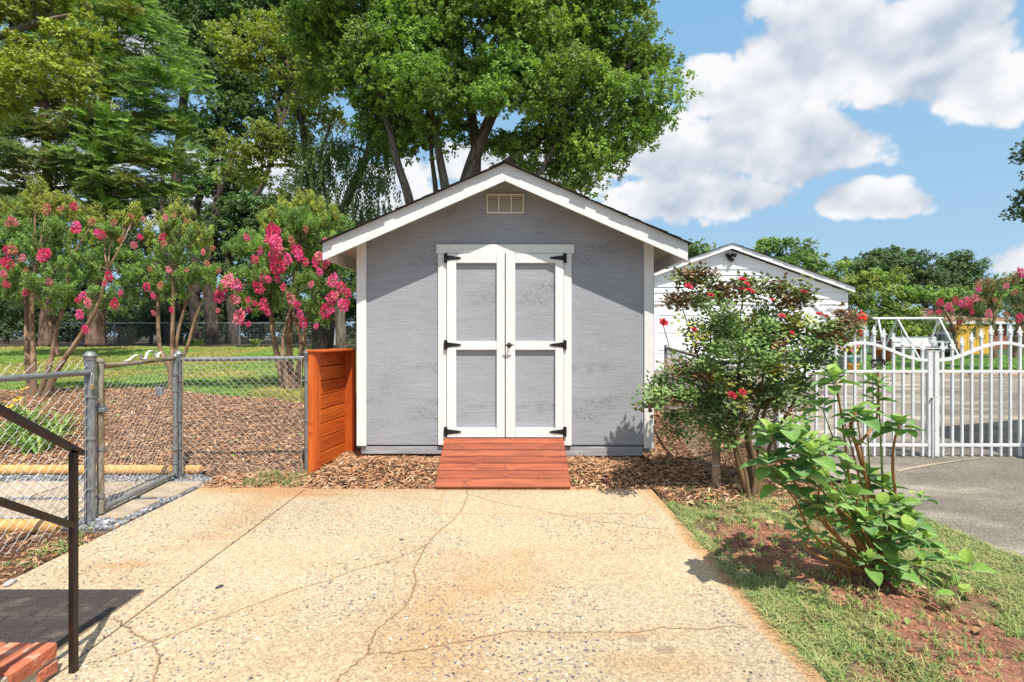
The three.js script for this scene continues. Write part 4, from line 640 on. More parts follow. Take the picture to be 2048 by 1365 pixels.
// ---------------------------------------------------------------- far lawn: swing, umbrella, pots, neighbour's house
{
  const D = 19.5, gy = groundY(15, D) + 0.02, s = D / FOC, X = (px) => (px - CX) * s, Y = (py) => EYE - (py - HY) * s, paint = mat({ color: 0xdcdedd, roughness: 0.5 });
  const sw = thing('porch_swing', 'white slatted garden swing hanging in an A frame on the far lawn', 'swing', V(X(1815), gy, -D));
  const yT = Y(637.5), dz = 0.62; const beams = [[1753, 1747, 1765], [1795, 1783, 1816], [1881, 1870, 1905]];
  part('top_beam', tube([[X(1746), yT, -D], [X(1886), yT + 0.005, -D]], 0.045, 8), paint, sw);
  for (const x of [1757, 1879]) { const xx = X(x); part('leg', tube([[xx, yT, -D], [xx + (x > 1800 ? 0.30 : -0.15), gy, -D + dz]], 0.035, 8), paint, sw); part('leg', tube([[xx, yT, -D], [xx - 0.12, gy, -D - dz]], 0.035, 8), paint, sw); part('cross_bar', tube([[xx - 0.03, lerp(yT, gy, 0.55), -D - dz * 0.55], [xx + (x > 1800 ? 0.16 : -0.08), lerp(yT, gy, 0.55), -D + dz * 0.55]], 0.022, 6), paint, sw); }
  { const xx = X(1795); part('leg', tube([[xx, yT, -D], [xx + 0.40, gy, -D + dz]], 0.035, 8), paint, sw); part('leg', tube([[xx, yT, -D], [xx - 0.22, gy, -D - dz]], 0.035, 8), paint, sw); }
  const seatY = Y(697), x0 = X(1796), x1 = X(1886);
  for (let i = 0; i < 6; i++) part('seat_slat', box(x0, x1, seatY - 0.012, seatY + 0.012, -D + 0.3 - i * 0.085 - 0.07, -D + 0.3 - i * 0.085, 0.004), paint, sw);
  for (let i = 0; i < 6; i++) part('back_slat', box(x0, x1, seatY + 0.06 + i * 0.065, seatY + 0.115 + i * 0.065, -D - 0.24 - i * 0.02, -D - 0.22 - i * 0.02, 0.004), paint, sw);
  for (const x of [x0 + 0.02, x1 - 0.06]) { part('seat_arm', box(x, x + 0.05, seatY + 0.2, seatY + 0.235, -D - 0.2, -D + 0.3, 0.004), paint, sw); part('arm_post', box(x, x + 0.04, seatY - 0.02, seatY + 0.198, -D + 0.22, -D + 0.26, 0.004), paint, sw); part('chain', tube([[x + 0.02, seatY + 0.21, -D + 0.25], [x + 0.02, yT - 0.04, -D]], 0.011, 5), wireMat, sw); part('chain', tube([[x + 0.02, seatY + 0.3, -D - 0.25], [x + 0.02, yT - 0.04, -D]], 0.011, 5), wireMat, sw); }
  // folded umbrella
  const ud = 18.2, ux = (1723 - CX) / FOC * ud, uy = (py) => EYE - (py - HY) / FOC * ud, um = thing('patio_umbrella', 'closed red patio umbrella beside the garage corner', 'umbrella', V(ux, groundY(ux, ud), -ud));
  const prof = [[0.02, uy(622)], [0.05, uy(625)], [0.13, uy(630)], [0.15, uy(640)], [0.12, uy(652)], [0.09, uy(656)], [0.12, uy(664)], [0.10, uy(673)], [0.02, uy(674)]].reverse();
  const ug = new THREE.LatheGeometry(prof.map((q) => new THREE.Vector2(...q)), 24); { const P = ug.attributes.position; for (let i = 0; i < P.count; i++) { const a = Math.atan2(P.getZ(i), P.getX(i)), k = 1 + 0.22 * Math.cos(a * 8); P.setX(i, P.getX(i) * k); P.setZ(i, P.getZ(i) * k); } ug.computeVertexNormals(); ug.translate(ux, 0, -ud); }
  part('canopy', ug, mat({ color: 0xd8371f, roughness: 0.8, side: THREE.DoubleSide }), um); part('pole', tube([[ux, groundY(ux, ud) - 0.02, -ud], [ux, uy(620), -ud]], 0.02, 8), paint, um);
  // pots
  const pot = (name, label, px, py, d, r, h, c, grp) => { const x = (px - CX) / FOC * d, y = groundY(x, d) + 0.02 + (py ?? 0); const t = thing(name, label, 'pot', V(x, y, -d), grp); part('pot_body', lathe([[0.0001, 0.01], [r * 0.7, 0], [r, h * 0.85], [r * 1.12, h * 0.86], [r * 1.12, h], [r * 0.95, h], [r * 0.9, h * 0.9], [0.0001, h * 0.9]], 18, x, y, -d), mat({ color: c, roughness: 0.85 }), t); return t; };
  pot('flower_pot', 'terracotta pot on the far lawn at the left end of the swing', 1768, 0, 18.6, 0.27, 0.5, 0x9c5738, 'pots on the far lawn');
  pot('flower_pot', 'terracotta pot on the far lawn under the swing bench', 1846, 0, 20.6, 0.26, 0.45, 0x8f4a30, 'pots on the far lawn');
  const r = rng(501), petal = new THREE.IcosahedronGeometry(1, 0);
  const pl = pot('planter', 'grey planter of yellow and pink flowers by the garage corner', 1694, 0, 15.2, 0.34, 0.5, 0x8f9498); { const c = V(0, 0.62, 0); const leaves = []; for (let i = 0; i < 160; i++) leaves.push({ m: M4(V(c.x + (r() - 0.5) * 0.6, c.y - 0.1 + r() * 0.25, (r() - 0.5) * 0.5), new THREE.Euler(r() * 6, r() * 6, r() * 6), V(0.05, 0.008, 0.03)), c: col(0.07, 0.15, 0.03) }); scatter('foliage', petal, mat({}), leaves, pl); for (let i = 0; i < 26; i++) { const b = mesh('blossom', petal, mat({ color: [0xf0d84a, 0xf4e67a, 0xe05a78, 0xf2e9a0][i % 4], roughness: 0.8 }), pl); b.position.set((r() - 0.5) * 0.62, 0.62 + r() * 0.22, (r() - 0.5) * 0.4 + 0.1); b.scale.set(0.055, 0.035, 0.055); b.rotation.set(r() * 6, r() * 6, 0); } }
  const p2 = pot('flower_pot', 'small orange and yellow pot on the drive below the flower planter', 1707, 0, 14.6, 0.13, 0.3, 0xd8953a); for (let i = 0; i < 6; i++) { const l = mesh('leaf', petal, mat({ color: 0x3fa08a, roughness: 0.7 }), p2); l.position.set((r() - 0.5) * 0.2, 0.33 + r() * 0.12, (r() - 0.5) * 0.2); l.scale.set(0.02, 0.09, 0.05); l.rotation.set((r() - 0.5), r() * 6, (r() - 0.5)); }
  // grey covered box behind the swing, yellow low shed, neighbour's brick house
  { const d = 23, x0 = (1876 - CX) / FOC * d, x1 = (1908 - CX) / FOC * d, y = groundY(x0, d); const b = thing('grill', 'grey covered grill standing behind the right swing leg', 'grill', V((x0 + x1) / 2, y, -d)); part('cover', box(x0, x1, y + 0.12, y + 1.15, -d - 0.3, -d + 0.3, 0.12), mat({ color: 0x5d6166, roughness: 0.7 }), b); part('base', box(x0 + 0.08, x1 - 0.08, y, y + 0.119, -d - 0.22, -d + 0.22, 0.01), blackIron, b); }
  { const d = 27, x0 = (1908 - CX) / FOC * d, x1 = (1990 - CX) / FOC * d, y = groundY(x0, d); const b = thing('yellow_wall', 'low yellow painted garden wall beneath the far crape myrtle', 'wall', V((x0 + x1) / 2, y, -d)); const ym = mat({ color: 0xdcae44, roughness: 0.8 }); for (let i = 0; i < 9; i++) part('board', box(lerp(x0, x1, i / 9) + 0.004, lerp(x0, x1, (i + 1) / 9) - 0.004, y, y + 1.55, -d - 0.05, -d, 0.008), ym, b); part('cap_board', box(x0 - 0.05, x1 + 0.05, y + 1.551, y + 1.6, -d - 0.1, -d + 0.04, 0.006), ym, b); }
  { const d = 38, sx = (px) => (px - CX) / FOC * d, sy = (py) => EYE - (py - HY) / FOC * d, y = 0.2, x0 = sx(1870), x1 = sx(2015); const h = thing('brick_house', 'red brick house with a brown gable roof behind the far crape myrtle', 'house', V((x0 + x1) / 2, y, -d - 3)); part('wall', box(x0, x1, y, sy(640), -d - 7, -d, 0.01), mat({ map: texture(512, 512, (u, v, o) => { const row = Math.floor(v * 32), x = (u * 12 + (row % 2) * 0.5) % 1, yy = (v * 32) % 1, mo = x < 0.06 || yy < 0.14 ? 1 : 0, n = pnoise(u, v, 24, 32, 601); o[0] = lerp(128 + n * 40, 150, mo); o[1] = lerp(66 + n * 22, 138, mo); o[2] = lerp(50 + n * 18, 122, mo); }, true, [0.4, 0.4]), roughness: 0.95 }), h);
    const rg = new THREE.BufferGeometry(), e = 0.4, yE = sy(644), yP = sy(612); const P = [[x0 - e, yE, -d + e], [x1 + e, yE, -d + e], [x1 + e, yP, -d - 3.5], [x0 - e, yP, -d - 3.5], [x1 + e, yE, -d - 7 - e], [x0 - e, yE, -d - 7 - e]]; rg.setAttribute('position', new THREE.Float32BufferAttribute([0, 1, 2, 0, 2, 3, 3, 2, 4, 3, 4, 5, 0, 3, 5, 1, 4, 2, 0, 5, 4, 0, 4, 1].flatMap((i) => P[i]), 3)); part('roof', planarUV(rg), mat({ color: 0x8a6f5c, roughness: 0.95, side: THREE.DoubleSide }), h); part('fascia', box(x0 - e, x1 + e, yE - 0.18, yE - 0.002, -d + e - 0.02, -d + e + 0.02, 0.004), vinyl, h);
    for (const px of [1886, 1958]) { const w = part('window', box(sx(px), sx(px + 22), sy(668), sy(650), -d + 0.001, -d + 0.03, 0.004), mat({ color: 0x1c2024, roughness: 0.1 }), h); part('window_frame', join([box(sx(px) - 0.06, sx(px + 22) + 0.06, sy(668) - 0.08, sy(668) - 0.001, -d + 0.001, -d + 0.05, 0.003), box(sx(px) - 0.06, sx(px + 22) + 0.06, sy(650) + 0.001, sy(650) + 0.08, -d + 0.001, -d + 0.05, 0.003), box(sx(px) - 0.06, sx(px) - 0.001, sy(668), sy(650), -d + 0.001, -d + 0.05, 0.003), box(sx(px + 22) + 0.001, sx(px + 22) + 0.06, sy(668), sy(650), -d + 0.001, -d + 0.05, 0.003)]), vinyl, w); } }
  { const d = 21, x = (1944 - CX) / FOC * d, y = groundY(x, d); const p = thing('clothesline_pole', 'slim grey pole leaning beneath the far crape myrtle', 'pole', V(x, y, -d)); part('shaft', tube([[x - 0.1, y - 0.05, -d], [x + 0.16, EYE + 0.35, -d]], 0.035, 8), galv, p); }
  // carport whose roof throws the shade on the asphalt; it stands just outside the picture on the right
  { const c = thing('carport', 'open carport beside the drive, just beyond the right edge', 'carport', V(8.5, 0, -4.2)); const y = 2.55; const P = [[6.32, 3.2], [6.32, 6.02], [8.6, 6.75], [11, 6.75], [11, 3.2]]; const g = new THREE.ExtrudeGeometry(new THREE.Shape(P.map(([a, b]) => new THREE.Vector2(a, b))), { depth: 0.1, bevelEnabled: false }); g.rotateX(-Math.PI / 2); g.translate(0, y, 0); part('roof', planarUV(g), vinyl, c); for (const [px, pd] of [[7.4, 3.5], [10.8, 3.5], [10.8, 6.5], [8.9, 6.5]]) part('post', box(px - 0.05, px + 0.05, 0, y - 0.001, -pd - 0.05, -pd + 0.05, 0.004), gatePaint, c); }
}
// ---------------------------------------------------------------- stair rail, brick steps, doormat
{
  const rail = thing('stair_railing', 'dark brown square steel stair railing at the left edge', 'railing', V(-1.8, 0, -2.1));
  const PX = -1.8, PZ = -2.1, dir = V(0.128, 0.612, 1).multiplyScalar(1);      // rises towards the viewer
  const w = 0.0127; part('post', box(PX - w, PX + w, 0.001, 0.903, PZ - w, PZ + w, 0.003), railPaint, rail);
  const bar = (y, hw, hh, from, to) => { const A = V(PX, y, PZ), pos = [], q = (t, sx, sy) => [A.x + dir.x * t + sx * hw, A.y + dir.y * t + sy * hh, A.z + dir.z * t]; const C = [[-1, -1], [1, -1], [1, 1], [-1, 1]]; for (let i = 0; i < 4; i++) { const [a, b] = C[i], [c, d] = C[(i + 1) % 4]; const P = [q(from, a, b), q(from, c, d), q(to, c, d), q(to, a, b)]; pos.push(...P[0], ...P[1], ...P[2], ...P[0], ...P[2], ...P[3]); } for (const t of [from, to]) { const P = C.map(([a, b]) => q(t, a, b)); t === from ? pos.push(...P[0], ...P[2], ...P[1], ...P[0], ...P[3], ...P[2]) : pos.push(...P[0], ...P[1], ...P[2], ...P[0], ...P[2], ...P[3]); } const g = new THREE.BufferGeometry(); g.setAttribute('position', new THREE.Float32BufferAttribute(pos, 3)); return planarUV(g); };
  part('handrail', bar(0.915, 0.019, 0.011, -0.04, 1.5), railPaint, rail);
  part('lower_rail', bar(0.60, 0.0125, 0.0127, 0.014, 1.5), railPaint, rail);
  part('post', box(PX + 0.17 - w, PX + 0.17 + w, 0.62, 1.75, PZ + 1.38 - w, PZ + 1.38 + w, 0.003), railPaint, rail);
  const st = thing('brick_steps', 'red brick porch steps in the bottom left corner', 'steps', V(-2.6, 0, -1.8));
  const XR = -1.86; let n = 0; const r = rng(701);
  for (const [d1, d0, y0, y1] of [[2.10, 1.86, 0, 0.125], [1.86, 1.45, 0, 0.29]]) {
    part('mortar_bed', box(-3.6, XR - 0.008, -0.02, y1 - 0.008, -d1 + 0.008, -d0 + 0.004, 0.004), mortar, st);
    // top: bricks laid across the tread, long side along the depth
    for (let i = 0; i < 16; i++) { const x1 = XR - i * 0.105; part('brick', box(x1 - 0.094, x1, y1 - 0.058, y1 + r() * 0.003, -d1 + r() * 0.004, -d1 + 0.2 + r() * 0.004, 0.006, 'z', [i * 0.3, 0.2]), clayBrick[n++ % 3], st); }
    if (y1 > 0.2) { let d = d1 - 0.003; for (let i = 0; i < 2; i++) { part('brick', box(XR - 0.094, XR - 0.001, 0.150, 0.222, -d, -d + 0.192, 0.006, 'z', [i, 0.5]), clayBrick[n++ % 3], st); d -= 0.203; } }
    else for (let i = 0; i < 8; i++) { const x1 = XR - i * 0.205; part('brick', box(x1 - 0.193, x1 - 0.001, 0.003, y1 - 0.068, -d1 - 0.001, -d1 + 0.09, 0.006, 'x', [i, 0.5]), clayBrick[n++ % 3], st); }
  }
  const dm = thing('doormat', 'dark brown rubber doormat with a brick pattern at the foot of the steps', 'doormat', V(-2.5, 0, -2.45));
  const speck = texture(512, 512, (u, v, o) => { const s = pnoise(u, v, 256, 256, 711), d = clamp((pf(u, v, 5, 5, 713, 4) - 0.5) * 3), k = 0.9 + (pnoise(u, v, 128, 128, 717) - 0.5) * 0.4; const w = s > 0.93 ? 1 : 0; o[0] = lerp(lerp(66, 116, d * 0.7) * k, 216, w); o[1] = lerp(lerp(57, 102, d * 0.7) * k, 210, w); o[2] = lerp(lerp(53, 90, d * 0.7) * k, 204, w); }, true, [2.2, 2.2]);
  const matM = mat({ map: speck, roughness: 0.85, bumpMap: grey(256, 256, (u, v) => pnoise(u, v, 128, 128, 719), [3, 3]), bumpScale: 0.002 }), groove = mat({ color: 0x94806e, roughness: 1 });
  part('mat_base', box(-3.08, -1.985, 0.0015, 0.007, -2.765, -2.13, 0.002), groove, dm);
  const row = 0.089; for (let j = 0; j < 7; j++) for (let i = -1; i < 7; i++) { const off = (j % 2) * 0.09, x1 = -1.985 - 0.004 - i * 0.183 + off - 0.09 + 0.09, x0 = x1 - 0.179; const a = Math.max(x0, -3.076), b = Math.min(x1, -1.987); if (b - a < 0.02) continue; part('mat_tile', box(a, b, 0.0072, 0.0125, -2.763 + j * row + 0.002, -2.763 + (j + 1) * row - 0.002, 0.0015, 'x', [i * 0.3, j * 0.2]), matM, dm); }
}
// ---------------------------------------------------------------- small things by the beds
{
  const p = at(319, 776, 7.25); const y = leftY(p.x, 7.25);
  const b = thing('garden_light', 'small grey box light on the mulch at the foot of the middle crape myrtle', 'light', V(p.x, y, p.z)), gm = mat({ color: 0x8b8d8e, roughness: 0.5 });
  part('housing', box(p.x - 0.045, p.x + 0.045, y, y + 0.15, p.z - 0.04, p.z + 0.04, 0.012), gm, b); part('lid', box(p.x - 0.05, p.x + 0.05, y + 0.1505, y + 0.165, p.z - 0.045, p.z + 0.045, 0.005), mat({ color: 0x3c3d3f, roughness: 0.5 }), b); part('front_plate', box(p.x - 0.03, p.x + 0.03, y + 0.03, y + 0.12, p.z + 0.0405, p.z + 0.046, 0.003), mat({ color: 0x77797b, roughness: 0.4 }), b);
  const u = at(668, 690, 22.6); const yy = groundY(u.x, 22.6); const ub = thing('utility_box', 'pale grey utility box by the back fence, left of the shed', 'utility box', V(u.x, yy, u.z)), um = mat({ color: 0xa9b0b0, roughness: 0.6 });
  part('cabinet', box(u.x - 0.11, u.x + 0.11, yy, yy + 0.72, u.z - 0.1, u.z + 0.1, 0.015), um, ub); part('hood', box(u.x - 0.12, u.x + 0.12, yy + 0.721, yy + 0.76, u.z - 0.11, u.z + 0.11, 0.01), um, ub);
  // crossed lattice panels lying against the wood's edge
  const lat = (px0, px1, py0, py1, d, label) => { const x0 = gx(px0, d), x1 = gx(px1, d), yT = EYE - (py0 - HY) / FOC * d, yB = EYE - (py1 - HY) / FOC * d, t = thing('lattice_panel', label, 'lattice', V((x0 + x1) / 2, yB, -d)); const wm = mat({ color: 0x8f8576, roughness: 0.9 }), H = yT - yB, L = x1 - x0; const g0 = box(-0.018, 0.018, -0.5, 0.5, -0.006, 0.006, 0.002); for (const sg of [-1, 1]) for (let k = 0; k * 0.16 < L + H; k++) { let ax = x0 + k * 0.16, ay = yB; let bx = ax - H, by = yT; if (ax > x1) { ay += ax - x1; ax = x1; } if (bx < x0) { by -= x0 - bx; bx = x0; } if (by - ay < 0.05) continue; if (sg > 0) { ax = x0 + x1 - ax; bx = x0 + x1 - bx; } const q = tube([[ax, ay, -d + sg * 0.008], [bx, by, -d + sg * 0.008]], 0.017, 4); part('slat', q, wm, t); } };
  lat(160, 182, 655, 688, 20.5, 'small weathered lattice panel between the two cedar trunks'); lat(212, 272, 655, 690, 21, 'wide weathered lattice panel right of the cedar trunk');
}
console.log('things');

// ---------------------------------------------------------------- foliage builders
function leafInto(pos, o, dir, side, len, w, fold) {       // one folded leaf: two triangles
  const n = dir.clone().cross(side).normalize(), mid = o.clone().addScaledVector(dir, len * 0.45), tip = o.clone().addScaledVector(dir, len).addScaledVector(n, -len * 0.12);
  const l = mid.clone().addScaledVector(side, -w).addScaledVector(n, fold * w), r = mid.clone().addScaledVector(side, w).addScaledVector(n, fold * w);
  pos.push(...o.toArray(), ...r.toArray(), ...tip.toArray(), ...o.toArray(), ...tip.toArray(), ...l.toArray());
}
function geoOf(pos) { const g = new THREE.BufferGeometry(); g.setAttribute('position', new THREE.Float32BufferAttribute(pos, 3)); g.computeVertexNormals(); return g; }
function sprig(kind, seed) {       // a twig tip of about one unit across
  const r = rng(seed), pos = [], rv = () => V(r() - 0.5, r() - 0.5, r() - 0.5).normalize();
  if (kind === 'broad') for (let i = 0; i < 9; i++) { const d = V(r() - 0.5, r() * 0.8 - 0.45, r() - 0.5).normalize(), s = d.clone().cross(V(r() - 0.5, 1.2, r() - 0.5)).normalize(); leafInto(pos, rv().multiplyScalar(0.28), d, s, 0.36 + r() * 0.14, 0.13 + r() * 0.05, 0.35); }
  if (kind === 'small') for (let i = 0; i < 12; i++) { const t = i / 12, a = i * 1.9, d = V(Math.cos(a), 0.5, Math.sin(a)).normalize(), s = d.clone().cross(V(0, 1, 0)).normalize(); leafInto(pos, V((r() - 0.5) * 0.1, -0.45 + t * 0.9, (r() - 0.5) * 0.1), d, s, 0.34 * (1 - t * 0.35), 0.10, 0.4); }
  if (kind === 'cedar') for (let i = 0; i < 15; i++) { const t = i / 15, sg = i % 2 ? 1 : -1, d = V(0.75, (r() - 0.35) * 0.5, sg * (0.9 - t * 0.5)).normalize(), s = d.clone().cross(V(0, 1, 0)).normalize(); leafInto(pos, V(-0.5 + t * 0.9, -0.12 * t * t, 0), d, s, 0.42 * (1 - 0.4 * t), 0.035, 0.8); }
  if (kind === 'rose') for (let i = 0; i < 5; i++) { const t = [0, 0.35, 0.35, 0.75, 0.75][i], sg = [0, 1, -1, 1, -1][i], d = V(i ? 0.35 : 1, -0.12, sg).normalize(), s = d.clone().cross(V(0, 1, 0)).normalize(); leafInto(pos, V(0.45 - t, 0, sg * 0.05), d, s, 0.42, 0.14, 0.3); }
  if (kind === 'drop') for (let i = 0; i < 11; i++) { const t = i / 11, a = i * 2.3, d = V(Math.cos(a) * 0.5, -0.8, Math.sin(a) * 0.5).normalize(), s = d.clone().cross(V(Math.sin(a), 0.2, -Math.cos(a))).normalize(); leafInto(pos, V((r() - 0.5) * 0.2, 0.6 - t * 1.3, (r() - 0.5) * 0.2), d, s, 0.30, 0.075, 0.3); }
  return geoOf(pos);
}
const SPRIG = Object.fromEntries(['broad', 'small', 'cedar', 'rose', 'drop'].map((k, i) => [k, [0, 1].map((j) => sprig(k, 900 + i * 10 + j))]));
const foliage = leafMat({ roughness: 0.62, transmission: 0.42 });
const glossyLeaf = leafMat({ roughness: 0.38, transmission: 0.25 });
function lobe(px, py, d, rpx, rpy, rd) { return { c: at(px, py, d), r: [rpx * d / FOC, rpy * d / FOC, rd ?? rpx * d / FOC * 0.8] }; }
const GAIN = [1.75, 1.7, 1.3];
function crownOf(lobes, o) {       // leaf sprigs gathered in clumps inside the lobes; returns instances and the clump centres
  const r = rng(o.seed), list = [], clumps = [];
  for (const L of lobes) {
    const vol = L.r[0] * L.r[1] * L.r[2], n = Math.max(3, Math.round((L.n ?? o.density * Math.pow(vol, 0.72))));
    for (let i = 0; i < n; i++) {
      const a = r() * 6.283, u = r() * 2 - 1, q = Math.sqrt(1 - u * u), k = Math.pow(r(), 0.42);
      const c = V(L.c.x + Math.cos(a) * q * k * L.r[0], L.c.y + u * k * L.r[1], L.c.z + Math.sin(a) * q * k * L.r[2]);
      clumps.push([c, L]); const cr = o.cr * (0.6 + r() * 0.8) * (L.top ? 0.5 : 1), tone = r(), cc = (o.color ?? (() => [0.1, 0.17, 0.03]))(c, r, L);
      const per = Math.round(o.per * (0.7 + r() * 0.6) * (L.top ? 0.4 : 1));
      for (let j = 0; j < per; j++) {
        const b = r() * 6.283, v = Math.pow(r(), 0.6) * 2 - 1, w = Math.sqrt(Math.max(0, 1 - v * v)), kk = Math.pow(r(), 0.45) * cr;
        const p = V(c.x + Math.cos(b) * w * kk, c.y + v * kk * (L.top ? 1.6 : o.flat ?? 0.7) - (o.droop ?? 0) * r(), c.z + Math.sin(b) * w * kk);
        const e = o.kind === 'cedar' ? new THREE.Euler((r() - 0.5) * 0.8, Math.atan2(-(p.z - L.c.z), p.x - L.c.x) + (r() - 0.5) * 1.6, (r() - 0.35) * 0.9) : o.kind === 'drop' ? new THREE.Euler((r() - 0.5) * 0.5, r() * 6.28, (r() - 0.5) * 0.5) : new THREE.Euler((r() - 0.5) * 1.6, r() * 6.28, (r() - 0.5) * 1.6);
        const f = 0.72 + r() * 0.56; list.push({ m: M4(p, e, o.size * (0.7 + r() * 0.6)), c: col(cc[0] * f * GAIN[0], cc[1] * f * GAIN[1], cc[2] * f * GAIN[2]), k: r() });
      }
    }
  }
  return { list, clumps };
}
const shift = (list, p) => list.map((q) => ({ ...q, m: new THREE.Matrix4().makeTranslation(-p.x, -p.y, -p.z).multiply(q.m) }));
function addCrown(t, list, kind, m = foliage, name = 'crown') { const a = shift(list, t.position); const A = a.filter((q) => q.k < 0.5), B = a.filter((q) => q.k >= 0.5); scatter(name, SPRIG[kind][0], m, A, t); if (B.length) scatter(name, SPRIG[kind][1], m, B, t); }
function tree(o) {
  const stems = (o.stems ?? []).map((s) => ({ pts: s.pts.map(([px, py, d]) => at(px, py, d)), r: s.r }));
  const base = stems.length ? stems[0].pts[0].clone() : o.lobes[0].c.clone().setY(0);
  const t = thing(o.name, o.label, o.category ?? 'tree', base, o.group);
  const thin = o.name === 'crape_myrtle' && o.d < 10 ? 0.78 : 1; stems.forEach((s) => part(o.stemName ?? 'trunk', tube(s.pts, s.pts.map((_, i) => lerp(s.r[0], s.r[1], i / (s.pts.length - 1)) * (i === 0 ? 1.18 : 1) * thin), o.seg ?? 9, s.pts.length * 5, 1), o.bark, t));
  const { list, clumps } = crownOf(o.lobes, o);
  const r = rng(o.seed + 7), geos = [];
  if (stems.length && o.branch !== 0) {
    const nodes = stems.flatMap((s) => { const cv = new THREE.CatmullRomCurve3(s.pts, false, 'centripetal'); return Array.from({ length: 12 }, (_, i) => [cv.getPoint(0.25 + 0.75 * i / 11), lerp(s.r[0], s.r[1], 0.25 + 0.75 * i / 11)]); });
    const reach = (to, from, ra, rb) => { const mid = from.clone().lerp(to, 0.5).add(V((r() - 0.5) * 0.25, 0.12 * from.distanceTo(to) * (r() - 0.2), (r() - 0.5) * 0.25).multiplyScalar(o.wiggle ?? 1)); geos.push(tube([from, mid, to], [ra, (ra + rb) / 2, rb], 5, 5)); };
    for (const L of o.lobes) { let best = null, bd = 1e9; for (const [p, q] of nodes) { const dd = p.distanceTo(L.c) + Math.max(0, p.y - L.c.y) * 2; if (dd < bd) { bd = dd; best = [p, q]; } } L.from = best[0]; reach(L.c, best[0], Math.min(best[1] * 0.6, o.limb ?? 0.09), (o.limb ?? 0.09) * 0.35); }
    for (const [c, L] of clumps) if (r() < (o.twigs ?? 0.6)) reach(c, L.from.clone().lerp(L.c, 0.55 + r() * 0.45), (o.limb ?? 0.09) * 0.28, (o.limb ?? 0.09) * 0.08);
    stuffed(part('branches', join(geos), o.bark, t));
  }
  addCrown(t, list, o.kind, o.mat ?? foliage);
  return t;
}
const greens = (base, spread = 0.25) => (c, r) => { const k = 1 + (r() - 0.5) * spread * 2, h = (r() - 0.5) * 0.3; return [base[0] * k * (1 + h), base[1] * k, base[2] * k]; };
const LP = (d, rows) => rows.map(([px, py, rx, ry, dd]) => lobe(px, py, d + (dd ?? 0), rx, ry));
const gpx = (px, d) => HY + (EYE - groundY(gx(px, d), d)) * FOC / d;      // row of the ground at a column and depth
const S = (d, r, rows) => ({ pts: rows.map(([px, py, dd]) => [px, py === 'g' ? gpx(px, d) + 3 : py, d + (dd ?? 0)]), r });

// ---------------------------------------------------------------- trees behind
tree({ name: 'maple_tree', label: 'large many stemmed maple with a broad bright green crown behind the shed', seed: 11, kind: 'broad', size: 0.185, density: 16, per: 88, cr: 0.64, bark: greyBark, limb: 0.10,
  color: (c, r) => { const k = 0.75 + r() * 0.55, y = r() * 0.35; return [(0.115 + y * 0.11) * k, (0.205 + y * 0.07) * k, 0.032 * k]; },
  stems: [S(13.6, [0.26, 0.10], [[905, 'g'], [918, 440], [938, 350], [962, 280], [1000, 190], [1040, 50]]), S(13.4, [0.15, 0.06], [[898, 'g'], [893, 400], [880, 320], [866, 240], [850, 110]]), S(13.7, [0.09, 0.04], [[885, 'g'], [872, 390], [864, 320], [852, 200]]), S(13.3, [0.14, 0.06], [[875, 'g'], [818, 400], [796, 330], [776, 250], [745, 110]]), S(13.6, [0.17, 0.05], [[912, 470], [965, 370], [1035, 310], [1120, 250], [1215, 190]]), S(13.2, [0.10, 0.04], [[914, 480], [1040, 400], [1085, 335], [1125, 265]]), S(13.9, [0.2, 0.08], [[908, 470], [940, 400], [952, 330], [940, 200], [920, 90]])],
  lobes: LP(13.5, [[700, 40, 105, 90, 0.3], [830, 60, 125, 100, -0.4], [980, 50, 135, 105, -0.5], [1110, 50, 120, 100, 0], [1215, 60, 80, 75, 0.4], [1285, 115, 58, 55, 0.2], [1298, 205, 52, 52, 0], [1255, 275, 62, 48, 0.3], [1175, 330, 66, 42, 0.2], [1215, 180, 70, 55, -0.6], [1120, 180, 90, 70, -0.8], [1110, 290, 75, 45, 0.2], [1010, 190, 95, 72, -0.9], [890, 180, 90, 75, -0.8], [780, 175, 85, 75, -0.3], [700, 150, 60, 70, 0.2], [845, 270, 50, 40, 0.5], [1010, 280, 55, 35, 0.6], [1190, -60, 110, 60, 0], [960, -90, 200, 70, 0], [740, -90, 150, 70, 0], [1160, 375, 40, 20, 0], [780, 280, 45, 35, 0.6], [1050, 340, 45, 25, 0.3], [640, 60, 60, 60, 0.5], [650, 150, 50, 50, 0.6], [740, 250, 50, 40, 0.6], [900, 260, 45, 30, 0.8]]) });
tree({ name: 'elm_tree', label: 'tall yellow green lacy tree left of the maple', seed: 21, kind: 'broad', size: 0.2, density: 13, per: 42, cr: 0.6, droop: 0.3, bark: darkBark, limb: 0.07,
  color: (c, r) => { const k = 0.8 + r() * 0.5; return [0.165 * k, 0.205 * k, 0.028 * k]; },
  stems: [S(16, [0.2, 0.07], [[640, 'g'], [632, 480], [622, 380], [606, 260], [570, 120]]), S(16.2, [0.15, 0.06], [[655, 'g'], [680, 440], [710, 370], [748, 280], [760, 200]])],
  lobes: LP(16, [[500, 80, 70, 42, -0.5], [560, 55, 70, 45, 0], [530, 130, 70, 40, 0], [600, 160, 60, 50, 0.3], [470, 290, 55, 34, -0.6], [540, 270, 60, 38, -0.3], [500, 340, 45, 28, 0], [600, 300, 55, 45, 0.2], [590, 390, 50, 40, 0.3], [640, 230, 45, 50, 0.3]]) });
